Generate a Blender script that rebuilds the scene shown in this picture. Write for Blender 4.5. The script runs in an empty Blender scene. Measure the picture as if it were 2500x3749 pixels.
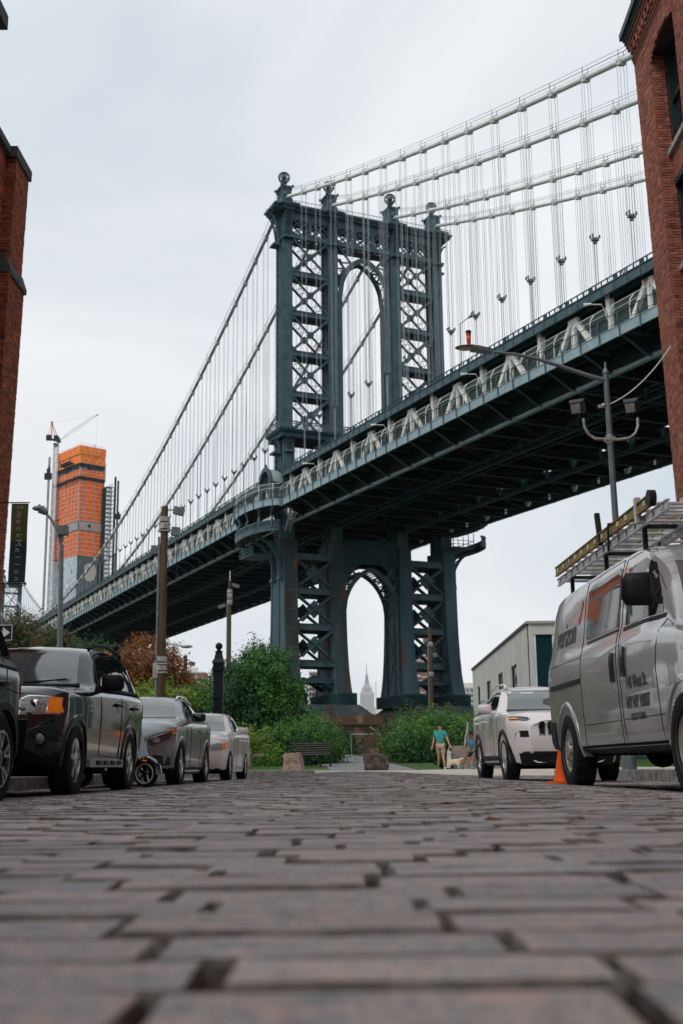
import bpy, bmesh, math, random
import numpy as np
from mathutils import Vector, Matrix, Euler
from mathutils.bvhtree import BVHTree
random.seed(7); rng = np.random.default_rng(7)
R = math.radians; PI = math.pi
scn = bpy.context.scene
C = scn.collection

# ---------------------------------------------------------------- camera
CAM_H = 0.115
pitch, yaw, roll = R(12.125), R(0.6437), R(0.6)
fw = Vector((0, math.cos(pitch), math.sin(pitch)))
up = Vector((0, -math.sin(pitch), math.cos(pitch)))
rt = Vector((1, 0, 0))
Rz = Matrix.Rotation(yaw, 3, 'Z')
fw, up, rt = Rz @ fw, Rz @ up, Rz @ rt
rt2 = rt * math.cos(roll) - up * math.sin(roll)
up2 = up * math.cos(roll) + rt * math.sin(roll)
cd = bpy.data.cameras.new('camera')
cam = bpy.data.objects.new('camera', cd); C.objects.link(cam)
M = Matrix((rt2, up2, -fw)).transposed().to_4x4(); M.translation = (0, 0, CAM_H)
cam.matrix_world = M
cd.sensor_fit = 'VERTICAL'; cd.sensor_height = 36; cd.lens = 41.77
cd.clip_start = 0.02; cd.clip_end = 20000
cd.dof.use_dof = True; cd.dof.focus_distance = 10; cd.dof.aperture_fstop = 5.6
scn.camera = cam

# ---------------------------------------------------------------- sky, sun, exposure
world = bpy.data.worlds.new('World'); scn.world = world; world.use_nodes = True
wn = world.node_tree; wn.nodes.clear()
def N(nt, t, **k):
    n = nt.nodes.new(t)
    for a, b in k.items():
        if a in n.inputs.keys() if hasattr(n.inputs, 'keys') else False: n.inputs[a].default_value = b
        else: setattr(n, a, b)
    return n
SUN_EL, SUN_ROT = R(50), R(218)
sky = wn.nodes.new('ShaderNodeTexSky'); sky.sky_type = 'NISHITA'; sky.sun_disc = False
sky.sun_elevation = SUN_EL; sky.sun_rotation = SUN_ROT; sky.air_density = 1.5; sky.dust_density = 3
sc_ = wn.nodes.new('ShaderNodeVectorMath'); sc_.operation = 'SCALE'; sc_.inputs['Scale'].default_value = 0.08
wn.links.new(sky.outputs[0], sc_.inputs[0])
tc = wn.nodes.new('ShaderNodeTexCoord')
mp = wn.nodes.new('ShaderNodeMapping'); mp.inputs['Scale'].default_value = (1.0, 1.0, 2.0); mp.inputs['Location'].default_value = (.3, .1, .2)
wn.links.new(tc.outputs['Generated'], mp.inputs['Vector'])
nz = wn.nodes.new('ShaderNodeTexNoise'); nz.inputs['Scale'].default_value = 1.9; nz.inputs['Detail'].default_value = 5; nz.inputs['Roughness'].default_value = .5
nz.inputs['Distortion'].default_value = .6
wn.links.new(mp.outputs[0], nz.inputs['Vector'])
cr = wn.nodes.new('ShaderNodeValToRGB')
cr.color_ramp.elements[0].position = .34; cr.color_ramp.elements[0].color = (.65, .73, .80, 1)
cr.color_ramp.elements[1].position = .60; cr.color_ramp.elements[1].color = (.95, .965, .985, 1)
wn.links.new(nz.outputs['Fac'], cr.inputs[0])
mx = wn.nodes.new('ShaderNodeMix'); mx.data_type = 'RGBA'; mx.inputs['Factor'].default_value = .93
wn.links.new(sc_.outputs[0], mx.inputs['A']); wn.links.new(cr.outputs[0], mx.inputs['B'])
bg = wn.nodes.new('ShaderNodeBackground'); bg.inputs['Strength'].default_value = 1.0
wn.links.new(mx.outputs['Result'], bg.inputs['Color'])
wo = wn.nodes.new('ShaderNodeOutputWorld'); wn.links.new(bg.outputs[0], wo.inputs[0])
sl = bpy.data.lights.new('sun', 'SUN'); sl.energy = 1.5; sl.angle = R(22); sl.color = (1, .96, .91)
so = bpy.data.objects.new('sun', sl); C.objects.link(so)
sdir = Vector((math.sin(SUN_ROT) * math.cos(SUN_EL), math.cos(SUN_ROT) * math.cos(SUN_EL), math.sin(SUN_EL)))
so.rotation_euler = sdir.to_track_quat('Z', 'Y').to_euler()   # veiled light from behind the camera, left and high
scn.view_settings.view_transform = 'Standard'; scn.view_settings.look = 'None'
scn.view_settings.exposure = 0; scn.view_settings.gamma = 1; scn.view_settings.use_curve_mapping = False
scn.cycles.max_bounces = 6; scn.cycles.diffuse_bounces = 3; scn.cycles.glossy_bounces = 3
scn.cycles.transparent_max_bounces = 12

# ---------------------------------------------------------------- materials
def mat(name, col, rough=.6, metal=0, var=.25, scale=3, bump=0, bscale=None, col2=None, c2pos=.6, spec=None, coat=0,
        space='Object', trans=0, alpha=1, emit=None, estr=1, stretch=None, detail=5, attr=False):
    m = bpy.data.materials.new(name); m.use_nodes = True
    nt = m.node_tree; L = nt.links; b = nt.nodes['Principled BSDF']
    b.inputs['Roughness'].default_value = rough; b.inputs['Metallic'].default_value = metal
    if spec is None: spec = .16 if rough >= .42 and metal < .3 else .5
    b.inputs['Specular IOR Level'].default_value = spec; b.inputs['Coat Weight'].default_value = coat
    b.inputs['Coat Roughness'].default_value = .03
    b.inputs['Transmission Weight'].default_value = trans; b.inputs['Alpha'].default_value = alpha
    if emit: b.inputs['Emission Color'].default_value = (*emit, 1); b.inputs['Emission Strength'].default_value = estr
    t = nt.nodes.new('ShaderNodeTexCoord'); src = t.outputs['Object']
    if space == 'World': g = nt.nodes.new('ShaderNodeNewGeometry'); src = g.outputs['Position']
    mpn = nt.nodes.new('ShaderNodeMapping'); L.new(src, mpn.inputs[0])
    if stretch: mpn.inputs['Scale'].default_value = stretch
    n = nt.nodes.new('ShaderNodeTexNoise'); n.inputs['Scale'].default_value = scale; n.inputs['Detail'].default_value = detail
    L.new(mpn.outputs[0], n.inputs['Vector'])
    r = nt.nodes.new('ShaderNodeValToRGB'); e = r.color_ramp.elements
    lo = [c * (1 - var) for c in col]; hi = [min(1, c * (1 + var)) for c in col]
    e[0].position = .3; e[0].color = (*lo, 1); e[1].position = .62; e[1].color = (*hi, 1)
    if col2: x = e.new(min(.95, c2pos + .08)); x.color = (*col2, 1)
    L.new(n.outputs['Fac'], r.inputs[0]); out = r.outputs[0]
    if attr:     # per piece tone: mesh attribute for joined pieces, object random for single ones
        a = nt.nodes.new('ShaderNodeAttribute'); a.attribute_name = 'tone'
        oi = nt.nodes.new('ShaderNodeObjectInfo')
        ad = nt.nodes.new('ShaderNodeMath'); ad.operation = 'ADD'; L.new(a.outputs['Fac'], ad.inputs[0]); L.new(oi.outputs['Random'], ad.inputs[1])
        fr = nt.nodes.new('ShaderNodeMath'); fr.operation = 'FRACT'; L.new(ad.outputs[0], fr.inputs[0])
        r2 = nt.nodes.new('ShaderNodeValToRGB'); r2.color_ramp.interpolation = 'LINEAR'
        e2 = r2.color_ramp.elements; tones = attr
        e2[0].position = 0; e2[0].color = (*tones[0], 1); e2[1].position = 1; e2[1].color = (*tones[-1], 1)
        for i in range(1, len(tones) - 1): x = e2.new(i / (len(tones) - 1)); x.color = (*tones[i], 1)
        L.new(fr.outputs[0], r2.inputs[0])
        mm = nt.nodes.new('ShaderNodeMix'); mm.data_type = 'RGBA'; mm.blend_type = 'MULTIPLY'; mm.inputs['Factor'].default_value = 1
        L.new(out, mm.inputs['A']); L.new(r2.outputs[0], mm.inputs['B']); out = mm.outputs['Result']
    L.new(out, b.inputs['Base Color'])
    if var > 0 and rough > .08:
        mr = nt.nodes.new('ShaderNodeMapRange'); mr.inputs['To Min'].default_value = max(.02, rough * .8); mr.inputs['To Max'].default_value = min(1, rough * 1.15)
        L.new(n.outputs['Fac'], mr.inputs[0]); L.new(mr.outputs[0], b.inputs['Roughness'])
    if bump:
        n2 = nt.nodes.new('ShaderNodeTexNoise'); n2.inputs['Scale'].default_value = bscale or scale * 6; n2.inputs['Detail'].default_value = 4
        L.new(mpn.outputs[0], n2.inputs['Vector'])
        bp = nt.nodes.new('ShaderNodeBump'); bp.inputs['Strength'].default_value = 1; bp.inputs['Distance'].default_value = bump
        L.new(n2.outputs['Fac'], bp.inputs['Height']); L.new(bp.outputs[0], b.inputs['Normal'])
    return m

# ---------------------------------------------------------------- mesh helpers
class MB:
    """collects shapes, then links them as ONE mesh object"""
    def __init__(s): s.v = []; s.f = []; s.t = []
    def add(s, vs, fs, tone=0):
        k = len(s.v); s.v += [tuple(p) for p in vs]; s.f += [tuple(i + k for i in f) for f in fs]; s.t += [tone] * len(fs); return s
    def box(s, c, d, rot=None, tone=0):
        x, y, z = [a / 2 for a in d]
        P = [(-x, -y, -z), (x, -y, -z), (x, y, -z), (-x, y, -z), (-x, -y, z), (x, -y, z), (x, y, z), (-x, y, z)]
        if rot is not None:
            P = [rot @ Vector(p) for p in P]
        P = [(p[0] + c[0], p[1] + c[1], p[2] + c[2]) for p in P]
        return s.add(P, [(3, 2, 1, 0), (4, 5, 6, 7), (0, 1, 5, 4), (1, 2, 6, 5), (2, 3, 7, 6), (3, 0, 4, 7)], tone)
    def bx(s, x0, x1, y0, y1, z0, z1, tone=0):
        return s.box(((x0 + x1) / 2, (y0 + y1) / 2, (z0 + z1) / 2), (abs(x1 - x0), abs(y1 - y0), abs(z1 - z0)), None, tone)
    def bar(s, p0, p1, w, h, upv=(0, 0, 1), tone=0):
        p0 = Vector(p0); p1 = Vector(p1); a = (p1 - p0); l = a.length
        if l < 1e-6: return s
        a /= l; u = Vector(upv)
        if abs(a.dot(u)) > .99: u = Vector((1, 0, 0))
        b = a.cross(u).normalized(); c = b.cross(a)
        P = []
        for q in (p0, p1):
            for i, j in ((-1, -1), (1, -1), (1, 1), (-1, 1)): P.append(q + b * (i * w / 2) + c * (j * h / 2))
        return s.add(P, [(3, 2, 1, 0), (4, 5, 6, 7), (0, 1, 5, 4), (1, 2, 6, 5), (2, 3, 7, 6), (3, 0, 4, 7)], tone)
    def tube(s, pts, r, n=8, closed=False, cap=True):
        pts = [Vector(p) for p in pts]; k = len(s.v); m = len(pts)
        rr = r if isinstance(r, (list, tuple)) else [r] * m
        prev = None
        for i, p in enumerate(pts):
            if closed: a = pts[(i + 1) % m] - pts[i - 1]
            else: a = pts[min(i + 1, m - 1)] - pts[max(i - 1, 0)]
            a.normalize()
            if prev is None:
                u = Vector((0, 0, 1)) if abs(a.z) < .9 else Vector((1, 0, 0))
                b = a.cross(u).normalized()
            else: b = (prev - a * prev.dot(a)).normalized()
            prev = b; c = a.cross(b)
            for j in range(n):
                t = 2 * PI * j / n; q = p + (b * math.cos(t) + c * math.sin(t)) * rr[i]; s.v.append(tuple(q))
        fs = []
        for i in range(m if closed else m - 1):
            i2 = (i + 1) % m
            for j in range(n):
                j2 = (j + 1) % n; fs.append((k + i * n + j, k + i * n + j2, k + i2 * n + j2, k + i2 * n + j))
        if cap and not closed: fs += [tuple(k + j for j in reversed(range(n))), tuple(k + (m - 1) * n + j for j in range(n))]
        s.f += fs; s.t += [0] * len(fs); return s
    def lathe(s, prof, n=16, o=(0, 0, 0), axis='z', closed=False, cap=True):
        """prof: list of (radius, height)"""
        k = len(s.v); m = len(prof)
        for r, h in prof:
            for j in range(n):
                t = 2 * PI * j / n; a, b = r * math.cos(t), r * math.sin(t)
                p = (a, b, h) if axis == 'z' else ((a, h, -b) if axis == 'y' else (h, a, b))
                s.v.append((p[0] + o[0], p[1] + o[1], p[2] + o[2]))
        fs = []
        for i in range(m if closed else m - 1):
            i2 = (i + 1) % m
            for j in range(n):
                j2 = (j + 1) % n; fs.append((k + i * n + j, k + i * n + j2, k + i2 * n + j2, k + i2 * n + j))
        if not closed and cap:
            if prof[0][0] > 1e-4: fs.append(tuple(k + j for j in reversed(range(n))))
            if prof[-1][0] > 1e-4: fs.append(tuple(k + (m - 1) * n + j for j in range(n)))
        s.f += fs; s.t += [0] * len(fs); return s
    def prism(s, poly, z0, z1, fn=None):
        """poly in 2D, extruded; fn maps (a,b,h) -> xyz"""
        fn = fn or (lambda a, b, h: (a, b, h)); n = len(poly)
        P = [fn(a, b, z0) for a, b in poly] + [fn(a, b, z1) for a, b in poly]
        F = [tuple(reversed(range(n))), tuple(range(n, 2 * n))] + [(i, (i + 1) % n, n + (i + 1) % n, n + i) for i in range(n)]
        return s.add(P, F)
    def sphere(s, c, r, n=12, m=8, sq=(1, 1, 1)):
        pr = [(math.sin(PI * i / m), -math.cos(PI * i / m)) for i in range(m + 1)]
        k = len(s.v); s.lathe([(max(a, 1e-5), b) for a, b in pr], n)
        s.v[k:] = [(x * r * sq[0] + c[0], y * r * sq[1] + c[1], z * r * sq[2] + c[2]) for x, y, z in s.v[k:]]; return s
    def build(s, name, m=None, parent=None, smooth=False, tones=False, angle=None, loc=None):
        me = bpy.data.meshes.new(name); me.from_pydata(s.v, [], s.f)
        bm = bmesh.new(); bm.from_mesh(me); 
        if len(s.v) < 60000: bmesh.ops.recalc_face_normals(bm, faces=bm.faces)
        bm.to_mesh(me); bm.free()
        if tones:
            a = me.attributes.new('tone', 'FLOAT', 'FACE'); a.data.foreach_set('value', [float(x) for x in s.t])
        if m: me.materials.append(m)
        if smooth or angle:
            me.polygons.foreach_set('use_smooth', [True] * len(me.polygons))
            try: me.set_sharp_from_angle(angle=R(angle or 40))
            except Exception: pass
        o = bpy.data.objects.new(name, me); C.objects.link(o)
        if parent is not None: o.parent = parent
        if loc is not None: o.location = loc
        return o
def obj_mesh(name, me, parent=None, loc=None):
    o = bpy.data.objects.new(name, me); C.objects.link(o)
    if parent is not None: o.parent = parent
    if loc is not None: o.location = loc
    return o
def tag(o, label=None, cat=None, group=None, kind=None):
    if label: o['label'] = label
    if cat: o['category'] = cat
    if group: o['group'] = group
    if kind: o['kind'] = kind
    return o
def thing(name, label, cat, loc=(0, 0, 0), rz=0, group=None):
    o = bpy.data.objects.new(name, None); C.objects.link(o); o.location = loc; o.rotation_euler = (0, 0, rz)
    o.empty_display_size = .2
    return tag(o, label, cat, group)
def struct(o): o['kind'] = 'structure'; return o
def stuff(o): o['kind'] = 'stuff'; return o
def copy_tree(o, parent=None):
    c = o.copy(); C.objects.link(c)
    if parent is not None: c.parent = parent
    for ch in list(o.children): copy_tree(ch, c)
    return c
def lerp(a, b, t): return a + (b - a) * t
def text_mesh(name, s, size, m, parent, loc, rot, extrude=.001, sx=1.0, bold=0, align='CENTER'):
    cu = bpy.data.curves.new(name, 'FONT'); cu.body = s; cu.size = size; cu.extrude = extrude; cu.align_x = align; cu.align_y = 'CENTER'; cu.resolution_u = 2; cu.offset = bold
    t = bpy.data.objects.new('tmp', cu); C.objects.link(t); bpy.context.view_layer.update()
    me = bpy.data.meshes.new_from_object(t.evaluated_get(bpy.context.evaluated_depsgraph_get())); me.name = name
    bpy.data.objects.remove(t); bpy.data.curves.remove(cu); me.materials.clear(); me.materials.append(m)
    o = obj_mesh(name, me, parent, loc); o.rotation_euler = rot; o.scale = (sx, 1, 1); return o
# ================================================================ GROUND
ROADW = 4.75; ROAD_END = 33.0
def crown(x): return -.155 * (1 - math.exp(-(x / 2.2) ** 2))
M_dirt = mat('dirt ground', (.10, .10, .085), .95, var=.4, scale=.4, bump=.02)
M_bed = mat('sett joint sand', (.040, .028, .021), .95, var=.5, scale=9, bump=.004)
def sett_material():
    m = bpy.data.materials.new('granite sett'); m.use_nodes = True; nt = m.node_tree; L = nt.links; b = nt.nodes['Principled BSDF']
    b.inputs['Specular IOR Level'].default_value = .45
    g = nt.nodes.new('ShaderNodeNewGeometry')
    def noise(scale, det=4, rgh=.6):
        n = nt.nodes.new('ShaderNodeTexNoise'); n.inputs['Scale'].default_value = scale; n.inputs['Detail'].default_value = det; n.inputs['Roughness'].default_value = rgh; L.new(g.outputs['Position'], n.inputs['Vector']); return n
    def ramp(src, stops):
        r = nt.nodes.new('ShaderNodeValToRGB'); e = r.color_ramp.elements
        e[0].position, e[0].color = stops[0][0], (*stops[0][1], 1); e[1].position, e[1].color = stops[-1][0], (*stops[-1][1], 1)
        for p, c in stops[1:-1]: x = e.new(p); x.color = (*c, 1)
        L.new(src, r.inputs[0]); return r.outputs[0]
    def mul(a, c, f=1):
        x = nt.nodes.new('ShaderNodeMix'); x.data_type = 'RGBA'; x.blend_type = 'MULTIPLY'; x.inputs['Factor'].default_value = f; L.new(a, x.inputs['A']); L.new(c, x.inputs['B']); return x.outputs['Result']
    blotch = ramp(noise(30, 5, .68).outputs['Fac'], [(.30, (.15, .19, .21)), (.43, (.33, .35, .365)), (.53, (.41, .395, .39)), (.63, (.56, .43, .39)), (.72, (.49, .49, .50))])
    grain = ramp(noise(170, 3, .7).outputs['Fac'], [(.36, (.34, .37, .41)), (.48, (.98, .96, .95)), (.62, (1.15, 1.1, 1.08))])
    fleck = ramp(noise(420, 2, .6).outputs['Fac'], [(.36, (.62, .60, .60)), (.50, (1, 1, 1)), (.62, (1, 1, 1))])
    stain = ramp(noise(1.1, 6, .6).outputs['Fac'], [(.30, (.66, .66, .68)), (.52, (1, 1, 1)), (.7, (1, .96, .92))])
    a = nt.nodes.new('ShaderNodeAttribute'); a.attribute_name = 'tone'; oi = nt.nodes.new('ShaderNodeObjectInfo')
    ad = nt.nodes.new('ShaderNodeMath'); ad.operation = 'ADD'; L.new(a.outputs['Fac'], ad.inputs[0]); L.new(oi.outputs['Random'], ad.inputs[1])
    fr = nt.nodes.new('ShaderNodeMath'); fr.operation = 'FRACT'; L.new(ad.outputs[0], fr.inputs[0])
    tone = ramp(fr.outputs[0], [(0, (.66, .70, .74)), (.25, (1.0, .93, .90)), (.45, (.78, .80, .82)), (.62, (1.12, 1.06, 1.03)), (.8, (.92, .84, .80)), (1, (.90, .93, .97))])
    c = mul(mul(mul(mul(blotch, grain), fleck), stain), tone); L.new(c, b.inputs['Base Color'])
    nr = noise(60, 4); mr = nt.nodes.new('ShaderNodeMapRange'); mr.inputs['To Min'].default_value = .38; mr.inputs['To Max'].default_value = .72; L.new(nr.outputs['Fac'], mr.inputs[0]); L.new(mr.outputs[0], b.inputs['Roughness'])
    n2 = noise(120, 5, .7); n3 = noise(28, 3, .6); h = nt.nodes.new('ShaderNodeMath'); h.operation = 'MULTIPLY_ADD'; h.inputs[1].default_value = 3.0; L.new(n3.outputs['Fac'], h.inputs[0]); L.new(n2.outputs['Fac'], h.inputs[2])
    bp = nt.nodes.new('ShaderNodeBump'); bp.inputs['Distance'].default_value = .0028; L.new(h.outputs[0], bp.inputs['Height']); L.new(bp.outputs[0], b.inputs['Normal']); return m
M_sett = sett_material()
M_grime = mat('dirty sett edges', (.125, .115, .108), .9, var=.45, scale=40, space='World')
M_kerb = mat('kerb granite', (.22, .22, .21), .8, var=.45, scale=7, bump=.004, space='World')
M_walk = mat('sidewalk concrete', (.26, .255, .24), .85, var=.3, scale=4, bump=.003, space='World')
M_apron = mat('tan concrete', (.42, .375, .31), .85, var=.2, scale=2.5, bump=.003, space='World')
M_asph = mat('park asphalt', (.17, .17, .175), .9, var=.2, scale=2, bump=.003, space='World')
M_grass = mat('grass', (.035, .07, .02), .8, var=.5, scale=3)

g = MB(); g.add([(-6000, -300, -.62), (6000, -300, -.62), (6000, 9000, -.62), (-6000, 9000, -.62)], [(0, 1, 2, 3)])
struct(g.build('ground', M_dirt))
# road bed following the crown
struct(MB().add([(-ROADW, -60, -.10), (ROADW, -60, -.10), (ROADW, -3.05, -.10), (-ROADW, -3.05, -.10)], [(0, 1, 2, 3)]).build('street_behind', M_asph))
road = bpy.data.objects.new('road', None); C.objects.link(road); struct(road)
b = MB(); xs = np.linspace(-ROADW, ROADW, 21)
for i in range(20):
    x0, x1 = xs[i], xs[i + 1]
    b.add([(x0, -6, crown(x0) - .022), (x1, -6, crown(x1) - .022), (x1, ROAD_END + .1, crown(x1) - .022), (x0, ROAD_END + .1, crown(x0) - .022)], [(0, 1, 2, 3)])
struct(b.build('road_bed', M_bed, road))
# uneven packed sand between the setts close by
from mathutils import noise as mnoise
b = MB(); nx_, ny_ = 150, 170; V = []
for j in range(ny_ + 1):
    for i in range(nx_ + 1):
        x, y = lerp(-1.6, 1.6, i / nx_), lerp(.3, 4.4, (j / ny_) ** 1.3)
        h = mnoise.noise(Vector((x * 7, y * 7, 0))) * .016 + mnoise.noise(Vector((x * 28, y * 28, 3))) * .007
        V.append((x, y, crown(x) - .013 + max(-.018, min(.006, h))))
b.add(V, [(j * (nx_ + 1) + i, j * (nx_ + 1) + i + 1, (j + 1) * (nx_ + 1) + i + 1, (j + 1) * (nx_ + 1) + i) for j in range(ny_) for i in range(nx_)])
struct(b.build('joint_sand', M_bed, road, smooth=True))
# granite setts in courses laid across the street
setts = []
y = -3.0
while y < ROAD_END:
    w = random.uniform(.094, .120); x = -ROADW + random.uniform(0, .25)
    while x < ROADW - .12:
        l = min(random.uniform(.16, .27), ROADW - x)
        setts.append((x + l / 2, y + w / 2, l, w)); x += l
    y += w
def sett_shape(l, w, res):
    """flat dressed block with crisp chipped edges, origin at the top centre"""
    j = lambda a: random.uniform(-a, a)
    g = random.choice((.003, .004, .004, .005, .006, .007, .014)); gy = random.choice((.0035, .005, .006, .008))
    hx, hy = l / 2 - g, w / 2 - gy; hz = j(.0022); tx, ty = j(.006), j(.012)
    def z(px, py): return hz + tx * px + ty * py
    us = [-1, -.97, -.5, 0, .5, .97, 1] if res else [-1, -.96, .96, 1]; vs = [-1, -.93, 0, .93, 1] if res else [-1, -.92, .92, 1]
    V = []; F = []; MI = []; nx, ny = len(us), len(vs)
    for bq, vy in enumerate(vs):
        for aq, ux in enumerate(us):
            edge = aq in (0, nx - 1) or bq in (0, ny - 1); corner = aq in (0, nx - 1) and bq in (0, ny - 1)
            px, py = hx * ux * (.985 if corner else 1), hy * vy * (.95 if corner else 1)
            V.append((px + (j(.004) if edge else 0), py + (j(.0028) if edge else 0), z(px, py) + (-.006 if edge else j(.0010)) + (-.004 if corner else 0)))
    for a in range(ny - 1):
        for c in range(nx - 1):
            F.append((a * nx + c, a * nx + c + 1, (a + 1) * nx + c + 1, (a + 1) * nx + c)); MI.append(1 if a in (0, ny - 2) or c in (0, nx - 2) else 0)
    rim = [c for c in range(nx)] + [a * nx + nx - 1 for a in range(1, ny)] + [(ny - 1) * nx + c for c in range(nx - 2, -1, -1)] + [a * nx for a in range(ny - 2, 0, -1)]
    k = len(V); n = len(rim)
    for r_ in rim: V.append((V[r_][0], V[r_][1], -.06))
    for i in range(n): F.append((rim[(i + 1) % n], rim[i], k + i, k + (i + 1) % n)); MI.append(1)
    return V, F, MI
def in_view(x, y): return y > .38 and abs(x + .011 * y) < .29 * y + .25
cand = sorted([s for s in setts if in_view(s[0], s[1])], key=lambda s: math.hypot(s[0], s[1]))
near = set(cand[:300])
rest = MB(); MIX = []
for s in setts:
    x, y, l, w = s; z0 = crown(x)
    if s in near:
        V, F, MI = sett_shape(l, w, True); me = bpy.data.meshes.new('sett'); me.from_pydata(V, [], F)
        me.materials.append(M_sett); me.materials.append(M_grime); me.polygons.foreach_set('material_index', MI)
        o = obj_mesh('sett', me, road, (x, y, z0)); o.rotation_euler = (0, 0, random.uniform(-.02, .02))
    else:
        if abs(x) > .33 * abs(y) + 2.5 and y > 0: 
            if abs(x) < 3.6 or y < 1.5: pass
        V, F, MI = sett_shape(l, w, y < 4 and in_view(x, y)); MIX += MI; sx = -.25 * x / 4.6 * .25
        rest.add([(p[0] + x, p[1] + y, p[2] + z0 + sx * p[0] * .2) for p in V], F, random.random())
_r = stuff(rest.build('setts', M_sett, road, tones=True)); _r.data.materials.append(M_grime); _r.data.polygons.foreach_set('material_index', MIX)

# kerbs and sidewalks
def kerb(name, p0, p1, n, ztop=.02, zb=-.35, w=.16, gap=.012, parent=None):
    p0 = Vector(p0); p1 = Vector(p1); root = bpy.data.objects.new(name, None); C.objects.link(root); struct(root)
    for i in range(n):
        a = p0.lerp(p1, i / n); c = p0.lerp(p1, (i + 1) / n); d = (c - a).normalized()
        m = MB(); dz = random.uniform(-.006, .006)
        a2 = a + d * gap / 2; c2 = c - d * gap / 2
        m.bar((a2.x, a2.y, (ztop - .02 + zb) / 2 + dz), (c2.x, c2.y, (ztop - .02 + zb) / 2 + dz), w, ztop - .02 - zb)
        m.bar((a2.x, a2.y, ztop - .01 + dz), (c2.x, c2.y, ztop - .01 + dz), w - .03, .022)
        m.build('kerb_stone', M_kerb, root)
    return root
kerb('kerb', (-ROADW - .08, -40, 0), (-ROADW - .08, 31.5, 0), 36)
kerb('kerb', (ROADW + .08, -40, 0), (ROADW + .08, 29.5, 0), 34)
def sidewalk(name, x0, x1, y0, y1, z, step=1.5, m=M_walk):
    root = bpy.data.objects.new(name, None); C.objects.link(root); struct(root)
    nx = max(1, round(abs(x1 - x0) / step)); ny = max(1, round((y1 - y0) / step))
    for i in range(nx):
        for j in range(ny):
            a, c = lerp(x0, x1, i / nx), lerp(x0, x1, (i + 1) / nx); d, e = lerp(y0, y1, j / ny), lerp(y0, y1, (j + 1) / ny)
            mb = MB(); dz = random.uniform(-.004, .004)
            mb.bx(a + .006, c - .006, d + .006, e - .006, z - .3, z + dz); mb.build('paving_slab', m, root)
    return root
sidewalk('sidewalk', -7.95, -ROADW - .17, -40, 31.5, .01, 3.0)
sidewalk('sidewalk', ROADW + .17, 7.4, -40, 29.5, .01, 3.0)

# the tan apron that rises from the setts to the park, and its joints
def surf(name, pts, z, m, parent=None, thick=.3):
    mb = MB(); mb.prism(pts, -thick, 0, lambda a, b, h: (a, b, (z(a, b) if callable(z) else z) + h)); return mb.build(name, m, parent)
ap = bpy.data.objects.new('plaza_pavement', None); C.objects.link(ap); struct(ap)
def zap(x, y): return crown(min(4.4, max(-4.4, x))) * max(0, (41 - y) / 8) - .004
for i in range(-9, 14):
    x0, x1 = i * 1.8, i * 1.8 + 1.79
    for y0, y1 in ((33.05, 36.9), (36.92, 40.98)):
        if x0 < -1.2 and y0 < 36: continue
        if x1 < -8: continue
        mb = MB()
        n = 3
        for k in range(n):
            a, c = lerp(x0, x1, k / n), lerp(x0, x1, (k + 1) / n)
            mb.prism([(a, y0), (c, y0), (c, y1), (a, y1)], -.3, 0, lambda p, q, h: (p, q, zap(p, q) + h))
        mb.build('paving_slab', M_apron, ap)
kerb('kerb', (-9.6, 36.75, 0), (-1.3, 36.75, 0), 5, ztop=.03)
struct(surf('cross_street', [(-30, 31.6), (-ROADW, 31.6), (-1.2, 33.06), (-1.2, 36.6), (-30, 36.6)], lambda x, y: -.16, M_asph))
struct(surf('cross_street', [(ROADW + .2, 29.7), (40, 29.7), (40, 36.9), (23.4, 36.9), (23.4, 33.04), (ROADW + .2, 33.04)], lambda x, y: -.16, M_asph))
# park ground and the winding asphalt path
gz = lambda x, y: -.03 + .040 * max(0, min(y, 62) - 42)
gm = MB()
for ya, yb in ((41, 42), (42, 62), (62, 150)): gm.prism([(-45, ya), (3.0, ya), (3.0, yb), (-45, yb)], -.3, 0, lambda a, b, h: (a, b, gz(a, b) + h))
for ya, yb in ((41, 50), (50, 62), (62, 150)): gm.prism([(3.0, ya), (60, ya), (60, yb), (3.0, yb)], -.3, 0, lambda a, b, h: (a, b, (-.03 if b < 50.5 else gz(a, b)) + h))
struct(gm.build('park_ground', M_grass))
L_ = [(-1.0, 41), (-1.0, 42), (-1.1, 45.5), (-2.0, 50), (-3.5, 56), (-5.5, 62)]; Rr = [(2.2, 41), (2.1, 42), (1.7, 45.5), (1.1, 50), (.4, 56), (-.6, 62)]
pm = MB()
for i in range(len(L_) - 1):
    pm.prism([L_[i], Rr[i], Rr[i + 1], L_[i + 1]], -.02, .0, lambda a, b, h: (a, b, gz(a, b) + .02 + h))
struct(pm.build('path', M_asph))
struct(surf('plaza_floor', [(2.25, 41.0), (14, 41), (14, 49.5), (3.02, 49.5), (3.02, 44), (2.2, 42.5)], .0, M_apron))
struct(surf('plaza_floor', [(-9, 41.0), (-1.0, 41), (-1.05, 43.6), (-9, 43.6)], .045, M_walk))
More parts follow.
